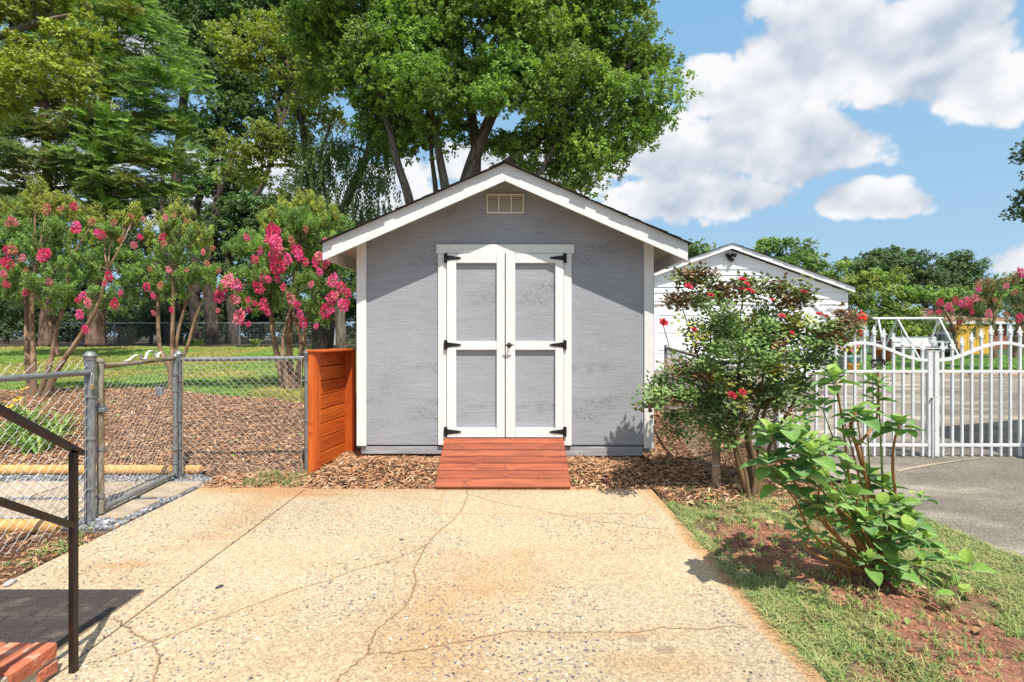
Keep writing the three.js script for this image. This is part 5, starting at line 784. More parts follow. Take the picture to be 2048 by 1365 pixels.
tree({ name: 'birch_tree', label: 'slender tree with hanging sprays of leaves just left of the shed roof', seed: 31, kind: 'drop', size: 0.3, density: 14, per: 28, cr: 0.5, droop: 0.6, bark: greyBark, limb: 0.06,
  color: (c, r) => { const k = 0.75 + r() * 0.5; return [0.07 * k, 0.125 * k, 0.028 * k]; },
  stems: [S(14.6, [0.13, 0.05], [[683, 'g'], [678, 450], [700, 380], [735, 300], [745, 200]]), S(14.6, [0.08, 0.04], [[690, 470], [655, 400], [640, 330], [660, 250]])],
  lobes: LP(14.6, [[700, 290, 55, 50], [650, 330, 45, 45], [745, 370, 40, 40], [690, 390, 45, 40], [640, 420, 40, 40], [745, 440, 30, 32], [700, 460, 30, 25], [610, 350, 40, 40], [760, 310, 40, 40]]) });
tree({ name: 'cedar_tree', label: 'feathery green cedar with the thicker trunk, second from the left edge', group: 'cedars on the left', seed: 41, kind: 'cedar', size: 0.5, density: 12, per: 34, cr: 0.8, flat: 0.55, bark: cedarBark, limb: 0.08,
  color: (c, r) => { const k = 0.75 + r() * 0.5, b = r() < 0.2 ? 1 : 0; return [(0.13 + b * 0.04) * k, (0.22 - b * 0.03) * k, 0.035 * k]; },
  stems: [S(19, [0.30, 0.08], [[190, 'g'], [192, 620], [195, 450], [205, 250], [215, 50], [218, -80]])],
  lobes: LP(19, [[235, 40, 85, 32, -1], [180, 90, 85, 28, -1], [275, 110, 85, 30, -0.6], [330, 160, 60, 26, -0.5], [225, 170, 90, 28, -1.2], [285, 225, 80, 28, -0.8], [200, 250, 75, 26, -1.2], [345, 235, 45, 24, 0], [260, 300, 75, 26, -1], [330, 320, 55, 24, -0.5], [195, 330, 70, 24, -1.2], [265, 370, 70, 22, -1], [215, 410, 55, 20, -1], [320, 390, 45, 18, -0.5], [210, -30, 90, 40, 0], [270, 20, 60, 30, 0]]) });
tree({ name: 'cedar_tree', label: 'feathery green cedar nearest the left edge, with the slimmer trunk', group: 'cedars on the left', seed: 42, kind: 'cedar', size: 0.5, density: 12, per: 34, cr: 0.75, flat: 0.55, bark: cedarBark, limb: 0.08,
  color: (c, r) => { const k = 0.7 + r() * 0.5, b = r() < 0.25 ? 1 : 0; return [(0.115 + b * 0.04) * k, (0.19 - b * 0.03) * k, 0.034 * k]; },
  stems: [S(18.5, [0.26, 0.08], [[95, 'g'], [95, 620], [97, 450], [90, 250], [85, 50]])],
  lobes: LP(18.5, [[60, 250, 70, 28, -1], [130, 270, 60, 24, -0.8], [40, 310, 70, 26, -1], [110, 330, 65, 24, -1], [160, 370, 50, 20, -0.6], [60, 380, 65, 24, -1], [120, 420, 55, 20, -1], [30, 430, 50, 22, -0.8], [90, 180, 70, 30, 0], [60, 100, 70, 40, 0.5], [100, 30, 70, 40, 0.5], [-20, 200, 60, 40, 0]]) });
tree({ name: 'oak_tree', label: 'tall dark oak with a straight thick trunk behind the cedars', seed: 51, kind: 'broad', size: 0.34, density: 8, per: 40, cr: 0.95, bark: darkBark, limb: 0.13, color: greens([0.075, 0.14, 0.034]),
  stems: [S(26, [0.38, 0.14], [[345, 'g'], [346, 560], [350, 400], [365, 220], [385, 40]]), S(26.3, [0.15, 0.08], [[322, 'g'], [323, 480], [325, 320]]), S(26, [0.26, 0.1], [[392, 'g'], [388, 520], [392, 420], [420, 330], [440, 200]])],
  lobes: LP(26, [[380, 20, 90, 55], [460, 50, 80, 60], [400, 120, 70, 55], [450, 160, 65, 60], [350, 60, 50, 45], [405, 260, 45, 38], [440, 320, 45, 35], [390, 370, 40, 26], [470, 230, 45, 45], [320, -40, 90, 50], [470, 380, 50, 35]]) });
tree({ name: 'oak_tree', label: 'dark forked oak with curving stems behind the right crape myrtle', seed: 52, kind: 'broad', size: 0.34, density: 8, per: 40, cr: 0.9, bark: darkBark, limb: 0.12, color: greens([0.07, 0.135, 0.034]),
  stems: [S(25, [0.28, 0.12], [[425, 'g'], [420, 520], [432, 430], [436, 390], [470, 300]]), S(25, [0.2, 0.1], [[470, 'g'], [455, 520], [470, 450], [520, 380], [560, 260]])],
  lobes: LP(25, [[510, 420, 60, 35], [560, 450, 60, 40], [470, 440, 45, 28], [620, 470, 55, 40], [560, 190, 70, 70, 1], [640, 100, 70, 70, 2], [610, 20, 80, 60, 1.5], [530, 10, 60, 50, 1], [680, 480, 45, 40], [500, 490, 60, 30]]) });
tree({ name: 'hickory_tree', label: 'yellow green leafy branches reaching in at the top left corner', seed: 61, kind: 'broad', size: 0.2, density: 13, per: 40, cr: 0.45, droop: 0.1, bark: greyBark, limb: 0.06,
  color: (c, r) => { const k = 0.8 + r() * 0.5; return [0.175 * k, 0.215 * k, 0.022 * k]; },
  stems: [S(11.5, [0.24, 0.1], [[-150, 'g'], [-140, 450], [-125, 250], [-110, 60], [-100, -100]]), S(11.5, [0.12, 0.04], [[-135, 330], [-60, 250], [20, 190], [90, 150]]), S(11.3, [0.12, 0.04], [[-115, 150], [-40, 90], [60, 50], [140, 30]])],
  lobes: LP(11.5, [[20, 30, 70, 45], [100, 20, 60, 40], [150, 70, 42, 30, -0.3], [70, 90, 60, 38, -0.3], [130, 120, 48, 32, -0.4], [30, 130, 60, 40], [80, 165, 55, 32, -0.3], [150, 165, 30, 22, -0.5], [20, 200, 50, 32], [-60, 60, 80, 80], [-60, 200, 60, 60], [60, -40, 110, 50]]) });
{ // far trees on the right, each standing on its own
  const far = [
    ['hardwood_tree', 'small treetop showing between the shed eave and the garage roof', 24, [[1372, 'g'], [1374, 560], [1376, 520]], [[1375, 508, 30, 26], [1398, 500, 22, 20], [1355, 520, 30, 24]], [0.07, 0.13, 0.03], 6],
    ['hardwood_tree', 'green tree standing right behind the garage roof ridge', 32, [[1545, 'g'], [1546, 600], [1550, 530]], [[1525, 505, 32, 20], [1560, 500, 34, 22], [1590, 520, 40, 26], [1545, 530, 50, 30], [1620, 540, 35, 26]], [0.075, 0.14, 0.03], 6],
    ['hardwood_tree', 'narrow pointed treetop at the right end of the garage roof', 33, [[1612, 'g'], [1612, 590], [1612, 520]], [[1612, 500, 16, 20], [1608, 530, 24, 22], [1640, 560, 36, 24], [1610, 575, 40, 26]], [0.07, 0.125, 0.03], 6],
    ['hardwood_tree', 'light yellow green tree right of the garage corner', 27, [[1690, 'g'], [1688, 640], [1690, 570]], [[1670, 545, 28, 24], [1700, 570, 50, 40], [1735, 600, 46, 36], [1760, 560, 34, 26], [1700, 630, 45, 34]], [0.105, 0.16, 0.03], 7],
    ['hardwood_tree', 'broad yellow green tree behind the garden swing', 26, [[1800, 'g'], [1800, 660], [1795, 600]], [[1780, 600, 48, 36], [1820, 620, 48, 36], [1790, 650, 55, 32], [1745, 655, 40, 28], [1850, 600, 40, 26], [1835, 660, 40, 24]], [0.10, 0.165, 0.03], 7],
    ['oak_tree', 'dark round topped oak in the middle of the far tree line', 46, [[1770, 'g'], [1772, 600], [1775, 530]], [[1740, 530, 40, 24], [1780, 515, 38, 24], [1815, 520, 32, 24], [1720, 555, 34, 24], [1770, 550, 60, 28], [1830, 555, 40, 24]], [0.05, 0.095, 0.028], 4],
    ['oak_tree', 'tall dark oak left of the far pine', 44, [[1850, 'g'], [1850, 600], [1850, 540]], [[1845, 535, 22, 20], [1860, 560, 36, 26], [1835, 580, 44, 26], [1880, 590, 36, 20]], [0.045, 0.085, 0.026], 4],
    ['pine_tree', 'far pine with a rounded dark crown, tallest at the right', 52, [[1913, 'g'], [1912, 600], [1912, 560]], [[1910, 525, 30, 14], [1895, 545, 32, 16], [1930, 545, 34, 18], [1945, 565, 28, 12], [1905, 570, 32, 10], [1880, 565, 22, 10], [1965, 580, 24, 10]], [0.045, 0.085, 0.028], 5],
    ['hardwood_tree', 'low bright green tree in front of the far pine', 40, [[1925, 'g'], [1925, 640], [1925, 600]], [[1890, 595, 40, 18], [1940, 600, 46, 22], [1990, 590, 36, 18], [1965, 620, 50, 22]], [0.085, 0.155, 0.03], 5],
    ['hardwood_tree', 'low green tree touching the right edge below the cloud', 42, [[2040, 'g'], [2040, 640], [2040, 590]], [[2035, 565, 36, 16], [2060, 580, 40, 24], [2005, 585, 30, 14], [2060, 610, 40, 26]], [0.06, 0.11, 0.03], 5],
  ];
  far.forEach(([name, label, d, st, lb, c, den], i) => tree({ name, label, group: 'far trees on the right', seed: 80 + i, kind: 'broad', size: d * 0.0115, density: den, per: 26, cr: d * 0.022, bark: darkBark, limb: d * 0.004, color: greens([c[0] * 1.5, c[1] * 1.4, c[2] * 1.3], 0.3), stems: [S(d, [d * 0.008, d * 0.003], st)], lobes: LP(d, lb) }));
  tree({ name: 'sweetgum_tree', label: 'leafy branch tips poking in at the right edge of the sky', seed: 97, kind: 'broad', size: 0.2, density: 9, per: 26, cr: 0.4, bark: darkBark, limb: 0.05, color: greens([0.04, 0.075, 0.025]), stems: [S(14, [0.2, 0.08], [[2230, 'g'], [2220, 500], [2200, 300], [2190, 150]]), S(14, [0.08, 0.02], [[2205, 330], [2130, 310], [2060, 310]]), S(14, [0.08, 0.02], [[2212, 460], [2130, 410], [2055, 400]])], lobes: LP(14, [[2072, 300, 14, 20], [2060, 390, 16, 9], [2062, 425, 15, 8], [2095, 400, 28, 28], [2140, 330, 45, 60], [2085, 355, 14, 14], [2170, 250, 70, 90], [2190, 420, 60, 60]]) });
}
// woodland understorey behind the back fence
{
  const rows = [[12, 600, 52, 62, 27], [85, 620, 48, 52, 25.5], [150, 605, 46, 62, 27], [235, 610, 50, 58, 26.5], [300, 620, 45, 50, 25.5], [372, 605, 50, 62, 27], [450, 612, 48, 56, 26], [520, 600, 50, 66, 27.5], [585, 618, 44, 52, 25.5], [655, 610, 46, 58, 26.5], [705, 600, 40, 60, 27]];
  const names = ['leftmost', 'second from left', 'third from left', 'fourth from left', 'fifth from left', 'sixth from left', 'seventh from left', 'eighth from left', 'ninth from left', 'tenth from left', 'rightmost'];
  rows.forEach(([px, py, rx, ry, d], i) => tree({ name: 'evergreen_shrub', label: `dark evergreen shrub behind the back fence, ${names[i]} of the row`, category: 'shrub', group: 'dark shrubs behind the back fence', seed: 120 + i, kind: 'broad', size: 0.3, density: 7, per: 26, cr: 0.55, bark: darkBark, limb: 0.05, color: greens([0.04, 0.075, 0.02], 0.3), stems: [S(d, [0.09, 0.04], [[px, 'g'], [px + 4, 660], [px + 8, 620]])], lobes: LP(d, [[px, py, rx, ry * 0.7], [px - rx * 0.4, py + 40, rx * 0.8, ry * 0.6], [px + rx * 0.45, py + 42, rx * 0.8, ry * 0.6]]) }));
  const wl = crownOf(LP(35, [...Array.from({ length: 15 }, (_, i) => [-60 + i * 58, 530 + 30 * Math.sin(i * 2.1), 52, 62 + 22 * Math.sin(i * 1.3), (i % 3)]), ...Array.from({ length: 15 }, (_, i) => [-50 + i * 58, 640, 50, 50, 1 + (i % 2)]), ...Array.from({ length: 13 }, (_, i) => [-40 + i * 56, 430 + 26 * Math.sin(i * 1.7), 46, 50 + 14 * Math.sin(i * 2.9), 1 + (i % 3)])]), { seed: 150, density: 3.6, per: 30, cr: 1.1, size: 0.48, color: greens([0.035, 0.065, 0.02], 0.3) });
  scatter('woodland', SPRIG.broad[0], foliage, wl.list);
}
console.log('trees');

// ---------------------------------------------------------------- crape myrtles with pink flower heads
function panicle(seed) { const r = rng(seed), pos = []; for (let i = 0; i < 130; i++) { const a = r() * 6.283, u = r() * 2 - 1, q = Math.sqrt(1 - u * u), k = 0.15 + 0.85 * Math.sqrt(r()), tp = 1 - 0.28 * (u + 1) * 0.5; const c = V(Math.cos(a) * q * k * tp, u * k, Math.sin(a) * q * k * tp), d = c.clone().normalize().add(V(r() - 0.5, r() - 0.5, r() - 0.5).multiplyScalar(1.1)).normalize(), s = d.clone().cross(V(r() - 0.5, r() - 0.5, r() - 0.5)).normalize(); leafInto(pos, c.multiplyScalar(0.82), d, s, 0.26 + r() * 0.1, 0.14, 0.5); } return geoOf(pos); }
const PAN = [0, 1, 2].map((i) => panicle(170 + i));
const pinks = [[0.78, 0.06, 0.20], [0.86, 0.12, 0.32], [0.70, 0.05, 0.15], [0.84, 0.26, 0.32]].map(([a, b, c]) => new THREE.MeshPhysicalMaterial({ color: col(a, b, c), roughness: 0.95, transmission: 0.25, thickness: 0, side: THREE.DoubleSide }));
const budMat = new THREE.MeshPhysicalMaterial({ color: col(0.55, 0.22, 0.13), roughness: 0.95, transmission: 0.2, thickness: 0, side: THREE.DoubleSide });
function crape(o) {
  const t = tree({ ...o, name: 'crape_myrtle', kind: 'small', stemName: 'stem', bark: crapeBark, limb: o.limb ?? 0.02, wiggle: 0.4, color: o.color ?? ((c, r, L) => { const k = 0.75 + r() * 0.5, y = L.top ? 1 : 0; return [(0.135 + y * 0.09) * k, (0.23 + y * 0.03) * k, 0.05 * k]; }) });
  const r = rng(o.seed + 3);
  o.pans.forEach(([px, py, rad, bud], i) => { const d = o.d + (o.dz ?? -0.52) + (r() - 0.5) * 0.4, p = at(px, py, d), m = mesh('flower_head', PAN[i % 3], bud ? budMat : pinks[i % 5 === 4 ? 3 : i % (o.hue ?? 3)], t); m.position.copy(p).sub(t.position); const s = rad * d / FOC * (o.bloom ?? 1.1); m.scale.set(s, s * (1.1 + r() * 0.45), s); m.rotation.set((r() - 0.5) * 0.9, r() * 6, (r() - 0.5) * 0.9); });
  const p0 = at(...[o.lobes[0].c.x, 0, 0]); void p0; return t;
}
const ZZ = (rows) => rows.map(([x, y, s, b]) => [x / 2.904, 380 + y / 2.904, s * 0.56 / 2.904, b]);
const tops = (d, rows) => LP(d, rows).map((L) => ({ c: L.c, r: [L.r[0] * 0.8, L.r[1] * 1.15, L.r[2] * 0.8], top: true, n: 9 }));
crape({ label: 'crape myrtle with coral pink flowers at the left edge of the lawn', group: 'crape myrtles behind the fence', seed: 201, d: 7.3, size: 0.11, density: 92, per: 22, cr: 0.18, hue: 3,
  stems: [S(7.3, [0.05, 0.03], [[60, 'g'], [53, 690], [52, 600], [40, 520]]), S(7.25, [0.048, 0.03], [[67, 'g'], [65, 690], [63, 600], [75, 510]]), S(7.2, [0.045, 0.022], [[72, 'g'], [100, 725], [114, 655], [126, 615], [140, 520]]), S(7.15, [0.055, 0.025], [[85, 'g'], [117, 735], [150, 688], [192, 618], [215, 540]]), S(7.2, [0.035, 0.02], [[117, 711], [100, 655], [78, 600], [60, 540]])],
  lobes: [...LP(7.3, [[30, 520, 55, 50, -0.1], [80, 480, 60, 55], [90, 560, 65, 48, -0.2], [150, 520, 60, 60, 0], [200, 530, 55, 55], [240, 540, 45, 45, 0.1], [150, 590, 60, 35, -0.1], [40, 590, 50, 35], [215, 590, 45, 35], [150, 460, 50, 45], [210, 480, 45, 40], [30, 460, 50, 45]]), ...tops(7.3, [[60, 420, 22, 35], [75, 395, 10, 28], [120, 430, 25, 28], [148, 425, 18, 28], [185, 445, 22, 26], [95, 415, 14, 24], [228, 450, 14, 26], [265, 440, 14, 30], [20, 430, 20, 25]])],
  pans: ZZ([[255, 375, 58], [232, 400, 34], [45, 425, 55], [18, 415, 36], [130, 395, 30], [70, 345, 45, 1], [35, 350, 36], [270, 110, 46, 1], [430, 95, 38], [350, 110, 30, 1], [445, 215, 45], [430, 235, 34], [585, 260, 48], [560, 245, 30], [75, 180, 40], [40, 200, 30, 1], [20, 490, 34], [35, 548, 34], [145, 597, 35], [280, 537, 32], [632, 500, 40], [605, 545, 25], [480, 612, 35], [452, 640, 30], [508, 658, 38], [460, 722, 42], [665, 660, 40], [495, 813, 35], [700, 598, 25], [775, 320, 35], [810, 275, 32], [700, 290, 30, 1], [150, 465, 24, 1], [530, 185, 34, 1], [660, 190, 30, 1], [760, 150, 26, 1], [830, 170, 26, 1]]) });
crape({ label: 'young crape myrtle with three slim stems behind the chain link gate', group: 'crape myrtles behind the fence', seed: 202, d: 7.6, size: 0.11, density: 92, per: 20, cr: 0.17, hue: 4,
  stems: [S(7.6, [0.05, 0.024], [[341, 'g'], [339, 738], [320, 698], [315, 600], [310, 530]]), S(7.65, [0.046, 0.024], [[342, 'g'], [344, 690], [346, 587], [345, 500]]), S(7.55, [0.04, 0.018], [[345, 'g'], [350, 745], [372, 700], [389, 642], [406, 597]]), S(7.7, [0.04, 0.02], [[346, 'g'], [352, 690], [362, 640], [385, 560]])],
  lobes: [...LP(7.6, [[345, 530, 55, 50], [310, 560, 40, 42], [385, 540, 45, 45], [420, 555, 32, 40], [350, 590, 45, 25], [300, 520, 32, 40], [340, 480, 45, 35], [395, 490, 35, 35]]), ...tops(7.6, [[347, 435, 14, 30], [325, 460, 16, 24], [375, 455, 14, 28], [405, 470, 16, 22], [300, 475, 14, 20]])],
  pans: ZZ([[850, 565, 35], [885, 615, 28], [945, 275, 36], [960, 165, 28], [978, 463, 28], [1085, 465, 24, 1], [930, 555, 30, 1], [890, 715, 22], [993, 697, 22], [1180, 362, 25], [1200, 425, 30, 1], [950, 310, 30, 1], [1235, 340, 28, 1], [1010, 150, 26, 1], [1080, 180, 24, 1], [870, 460, 24, 1], [1270, 470, 24, 1]]) });
crape({ label: 'full crape myrtle with large bright pink flowers beside the shed', group: 'crape myrtles behind the fence', seed: 203, d: 8, bloom: 1.3, size: 0.115, density: 92, per: 22, cr: 0.19, hue: 2,
  stems: [S(8, [0.06, 0.03], [[570, 'g'], [554, 711], [544, 655], [541, 604], [535, 540]]), S(8.05, [0.075, 0.035], [[582, 'g'], [578, 690], [582, 621], [590, 540]]), S(7.95, [0.05, 0.025], [[587, 'g'], [602, 690], [590, 640], [572, 590]]), S(8, [0.055, 0.03], [[594, 'g'], [606, 690], [613, 645], [640, 560]]), S(7.9, [0.05, 0.025], [[576, 'g'], [565, 700], [575, 640], [600, 570]])],
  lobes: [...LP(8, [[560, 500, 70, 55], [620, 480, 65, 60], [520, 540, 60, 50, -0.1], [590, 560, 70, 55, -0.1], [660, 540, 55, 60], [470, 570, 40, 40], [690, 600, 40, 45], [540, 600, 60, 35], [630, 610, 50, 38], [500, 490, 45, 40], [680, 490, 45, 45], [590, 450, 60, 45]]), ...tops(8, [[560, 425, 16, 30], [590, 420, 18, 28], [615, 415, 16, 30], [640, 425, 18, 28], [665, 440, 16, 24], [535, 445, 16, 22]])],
  pans: ZZ([[1580, 255, 62], [1605, 240, 40], [1565, 285, 50], [1600, 300, 56], [1610, 340, 62], [1590, 365, 44], [1725, 355, 52], [1735, 380, 40], [1610, 440, 60], [1580, 425, 40], [1640, 450, 40], [1670, 400, 40], [1480, 405, 35], [1510, 355, 28], [1320, 525, 52], [1370, 555, 50], [1290, 575, 48], [1270, 620, 52], [1300, 545, 40], [1365, 635, 42], [1500, 565, 48], [1535, 500, 45], [1530, 665, 46], [1550, 710, 30], [1385, 735, 52], [1400, 755, 34], [1440, 640, 25], [1445, 693, 28], [1480, 660, 25], [1690, 630, 42], [1725, 670, 35], [1740, 722, 32], [1760, 770, 38], [1835, 793, 22], [1808, 548, 28], [1855, 475, 32], [1885, 435, 28], [1900, 385, 50], [1775, 415, 28], [1850, 385, 40], [1830, 420, 34], [1930, 525, 50], [1980, 570, 46], [1925, 630, 52], [1945, 615, 36], [1990, 670, 45], [1890, 705, 58], [1920, 700, 36], [2010, 660, 35], [1265, 700, 20], [1440, 780, 22], [1610, 515, 28], [1645, 565, 25], [1430, 275, 28], [1885, 300, 26], [1775, 230, 24, 1], [1690, 290, 30, 1], [1560, 520, 30], [2020, 600, 36]]) });
crape({ label: 'far crape myrtle with rosy flowers above the yellow wall', seed: 204, d: 21, size: 0.26, density: 9, per: 20, cr: 0.45, limb: 0.05, dz: -1.2, hue: 4, color: (c, r) => { const k = 0.75 + r() * 0.5, b = r() < 0.3 ? 1 : 0; return [(0.075 + b * 0.08) * k, (0.12 - b * 0.02) * k, 0.032 * k]; },
  stems: [S(21, [0.09, 0.05], [[1920, 'g'], [1912, 690], [1905, 650], [1890, 620]]), S(21, [0.09, 0.05], [[1990, 'g'], [1985, 680], [1990, 630]]), S(21, [0.08, 0.04], [[2030, 'g'], [2030, 680], [2040, 620]])],
  lobes: LP(21, [[1890, 640, 34, 22], [1925, 630, 40, 26], [1965, 620, 40, 30], [2005, 600, 40, 34], [2040, 620, 36, 36], [1900, 665, 40, 14], [1960, 650, 40, 18], [2015, 650, 40, 20], [2045, 575, 26, 26], [1985, 575, 26, 16]]),
  pans: [[1881, 606, 7], [1898, 614, 7], [1912, 601, 6], [1905, 620, 5], [1933, 603, 8], [1925, 608, 7], [1938, 610, 7], [1951, 596, 7], [1878, 624, 5], [1862, 626, 5], [1945, 624, 5], [1978, 627, 7], [2040, 637, 7], [1958, 578, 6], [1957, 570, 6, 1], [2013, 573, 5], [2030, 585, 5, 1], [2046, 545, 8], [1920, 645, 5], [1962, 600, 4, 1], [1990, 600, 4, 1], [2014, 630, 5, 1]] });
console.log('crape');

// ---------------------------------------------------------------- red rose bush
{
  const d = 4.45; const roseLeaf = leafMat({ roughness: 0.34, transmission: 0.22 });
  const rose = tree({ name: 'rose_bush', label: 'tall rose bush with red blooms between the shed and the white gate', category: 'bush', seed: 301, kind: 'rose', size: 0.11, density: 310, per: 17, cr: 0.13, flat: 0.8, bark: mat({ map: texture(128, 256, (u, v, o) => { const n = pf(u, v, 4, 8, 731, 4); o[0] = lerp(86, 150, n); o[1] = lerp(70, 120, n); o[2] = lerp(50, 84, n); }), roughness: 0.9 }), limb: 0.012, wiggle: 0.5, twigs: 0.8, mat: roseLeaf,
    color: (c, r, L) => { const k = 0.65 + r() * 0.7, q = r(); if (L.red) return q < 0.3 ? [0.13 * k, 0.075 * k, 0.04 * k] : [0.105 * k, 0.13 * k, 0.045 * k]; return q < 0.1 ? [0.19 * k, 0.20 * k, 0.04 * k] : q < 0.16 ? [0.14 * k, 0.075 * k, 0.035 * k] : [0.10 * k, 0.165 * k, 0.055 * k]; },
    stems: [S(d, [0.028, 0.012], [[1500, 'g'], [1478, 930], [1462, 860], [1430, 800], [1405, 740]]), S(d + 0.1, [0.026, 0.012], [[1508, 'g'], [1503, 930], [1490, 850], [1478, 770], [1480, 690]]), S(d, [0.022, 0.010], [[1514, 'g'], [1518, 940], [1520, 860], [1545, 780], [1570, 690]]), S(d + 0.15, [0.022, 0.010], [[1518, 'g'], [1526, 950], [1545, 880], [1590, 800], [1620, 710]]), S(d - 0.05, [0.02, 0.009], [[1505, 'g'], [1512, 940], [1500, 870], [1520, 800], [1530, 720]]), S(d + 0.05, [0.018, 0.008], [[1512, 'g'], [1528, 930], [1512, 850], [1540, 760]]), S(d - 0.1, [0.016, 0.007], [[1500, 'g'], [1492, 950], [1474, 880], [1500, 790]])],
    lobes: [...LP(d, [[1420, 645, 42, 38, -0.1], [1490, 655, 55, 34], [1550, 655, 52, 36, 0.1], [1600, 650, 38, 38], [1440, 700, 62, 48, -0.15], [1520, 710, 66, 50, -0.1], [1590, 710, 58, 48], [1640, 700, 38, 30, 0.1], [1390, 750, 52, 42, -0.2], [1460, 770, 60, 40], [1540, 780, 60, 40], [1600, 780, 40, 36, 0.1], [1350, 760, 40, 38, -0.1], [1365, 815, 42, 32], [1420, 825, 36, 26], [1345, 845, 22, 30, 0.3], [1475, 835, 36, 24], [1555, 840, 34, 26], [1315, 800, 18, 14, -0.3], [1480, 870, 40, 22], [1400, 860, 30, 22, 0.1]]), ...LP(d, [[1375, 560, 14, 16], [1400, 552, 9, 12], [1395, 590, 30, 22], [1440, 590, 18, 16], [1488, 585, 18, 18], [1540, 588, 22, 14], [1570, 585, 14, 14], [1600, 592, 18, 16], [1665, 665, 26, 24], [1700, 640, 14, 10], [1360, 600, 16, 10], [1690, 670, 14, 10]]).map((L) => ({ ...L, red: true, n: 3 }))] });
  // blooms: cupped layered petals
  const bloom = (() => { const pos = [], r = rng(741); for (let ring = 0; ring < 3; ring++) for (let i = 0; i < 6; i++) { const a = i / 6 * 6.283 + ring * 0.5 + r() * 0.3, tilt = 0.25 + ring * 0.42, L = 0.55 + ring * 0.22, dir = V(Math.cos(a) * Math.sin(tilt + 0.2), Math.cos(tilt), Math.sin(a) * Math.sin(tilt + 0.2)).normalize(), s = V(-Math.sin(a), 0, Math.cos(a)); const o = V(Math.cos(a) * 0.08, -0.25, Math.sin(a) * 0.08); const p = (t, w, c) => o.clone().addScaledVector(dir, t * L * 1.3).addScaledVector(s, w * L * 0.6).add(V(-Math.cos(a), 0.2, -Math.sin(a)).multiplyScalar(c * L * 0.16)); const q = [p(0, 0, 0), p(0.5, -0.85, 1), p(0.5, 0, -0.3), p(0.5, 0.85, 1), p(1, -0.6, 0.2), p(1.05, 0, -0.6), p(1, 0.6, 0.2)]; for (const [x, y, z] of [[0, 1, 2], [0, 2, 3], [1, 4, 2], [4, 5, 2], [2, 5, 6], [2, 6, 3]]) pos.push(...q[x].toArray(), ...q[y].toArray(), ...q[z].toArray()); } return geoOf(pos); })();
  const reds = [[0.52, 0.012, 0.03], [0.58, 0.03, 0.06], [0.42, 0.01, 0.025]].map((c) => new THREE.MeshPhysicalMaterial({ color: col(...c), roughness: 0.95, transmission: 0.2, thickness: 0, side: THREE.DoubleSide })), r = rng(742);
  [[1485, 560, 8], [1494, 569, 6], [1485, 579, 7], [1498, 581, 7], [1377, 574, 8], [1608, 585, 8], [1327, 646, 9], [1564, 633, 7], [1464, 792, 9], [1485, 785, 7], [1638, 629, 7], [1653, 633, 5], [1422, 591, 6], [1584, 666, 5], [1388, 660, 6], [1505, 584, 5], [1545, 600, 4]].forEach(([px, py, s], i) => { const dd = d - 0.33 - r() * 0.15, m = mesh('rose_bloom', bloom, reds[i % 3], rose); m.position.copy(at(px, py, dd)).sub(rose.position); m.scale.setScalar(s * dd / FOC * 0.85); m.rotation.set(0.5 + r() * 0.4, r() * 6, (r() - 0.5) * 0.6); });
  const tw = [[[1345, 720], [1335, 680], [1327, 652]], [[1330, 800], [1300, 792], [1275, 786]], [[1485, 620], [1487, 590], [1485, 565]], [[1385, 600], [1378, 580]]]; for (const q of tw) part('shoot', tube(q.map(([x, y]) => at(x, y, d - 0.35)), 0.004, 5), mat({ color: 0x4d6030, roughness: 0.8 }), rose);
}
// ---------------------------------------------------------------- big leaved hydrangea
const bigLeaf = (seed) => { const r = rng(seed), nL = 6, nW = 2, pos = [], uv = [], idx = []; for (let i = 0; i <= nL; i++) { const t = i / nL, w = Math.pow(Math.sin(Math.PI * Math.pow(t, 0.8)), 0.75) * 0.36 * (i === nL ? 0 : 1) + (i === 0 ? 0.02 : 0); for (let j = -nW; j <= nW; j++) { const s = j / nW; pos.push(t, -0.30 * t * t + 0.10 * t + Math.abs(s) * w * 0.42 + (r() - 0.5) * 0.03 * Math.abs(s), s * w); uv.push(t, (s + 1) / 2); } } const W = nW * 2 + 1; for (let i = 0; i < nL; i++) for (let j = 0; j < W - 1; j++) { const a = i * W + j; idx.push(a, a + 1, a + W, a + 1, a + W + 1, a + W); } const g = new THREE.BufferGeometry(); g.setAttribute('position', new THREE.Float32BufferAttribute(pos, 3)); g.setAttribute('uv', new THREE.Float32BufferAttribute(uv, 2)); g.setIndex(idx); g.computeVertexNormals(); return g; };
const veinMap = texture(256, 256, (u, v, o) => { const s = Math.abs(v - 0.5) * 2, mid = Math.exp(-s * s * 900), ph = (u * 7 - s * 1.6) % 1, side = Math.exp(-Math.pow((ph < 0 ? ph + 1 : ph) - 0.5, 2) * 130) * (s < 0.9 ? 1 : 0), n = pf(u, v, 6, 6, 751, 4); const k = 0.94 + (n - 0.5) * 0.25 + side * 0.1 + mid * 0.16; o[0] = 228 * k; o[1] = 236 * k; o[2] = 216 * k; });
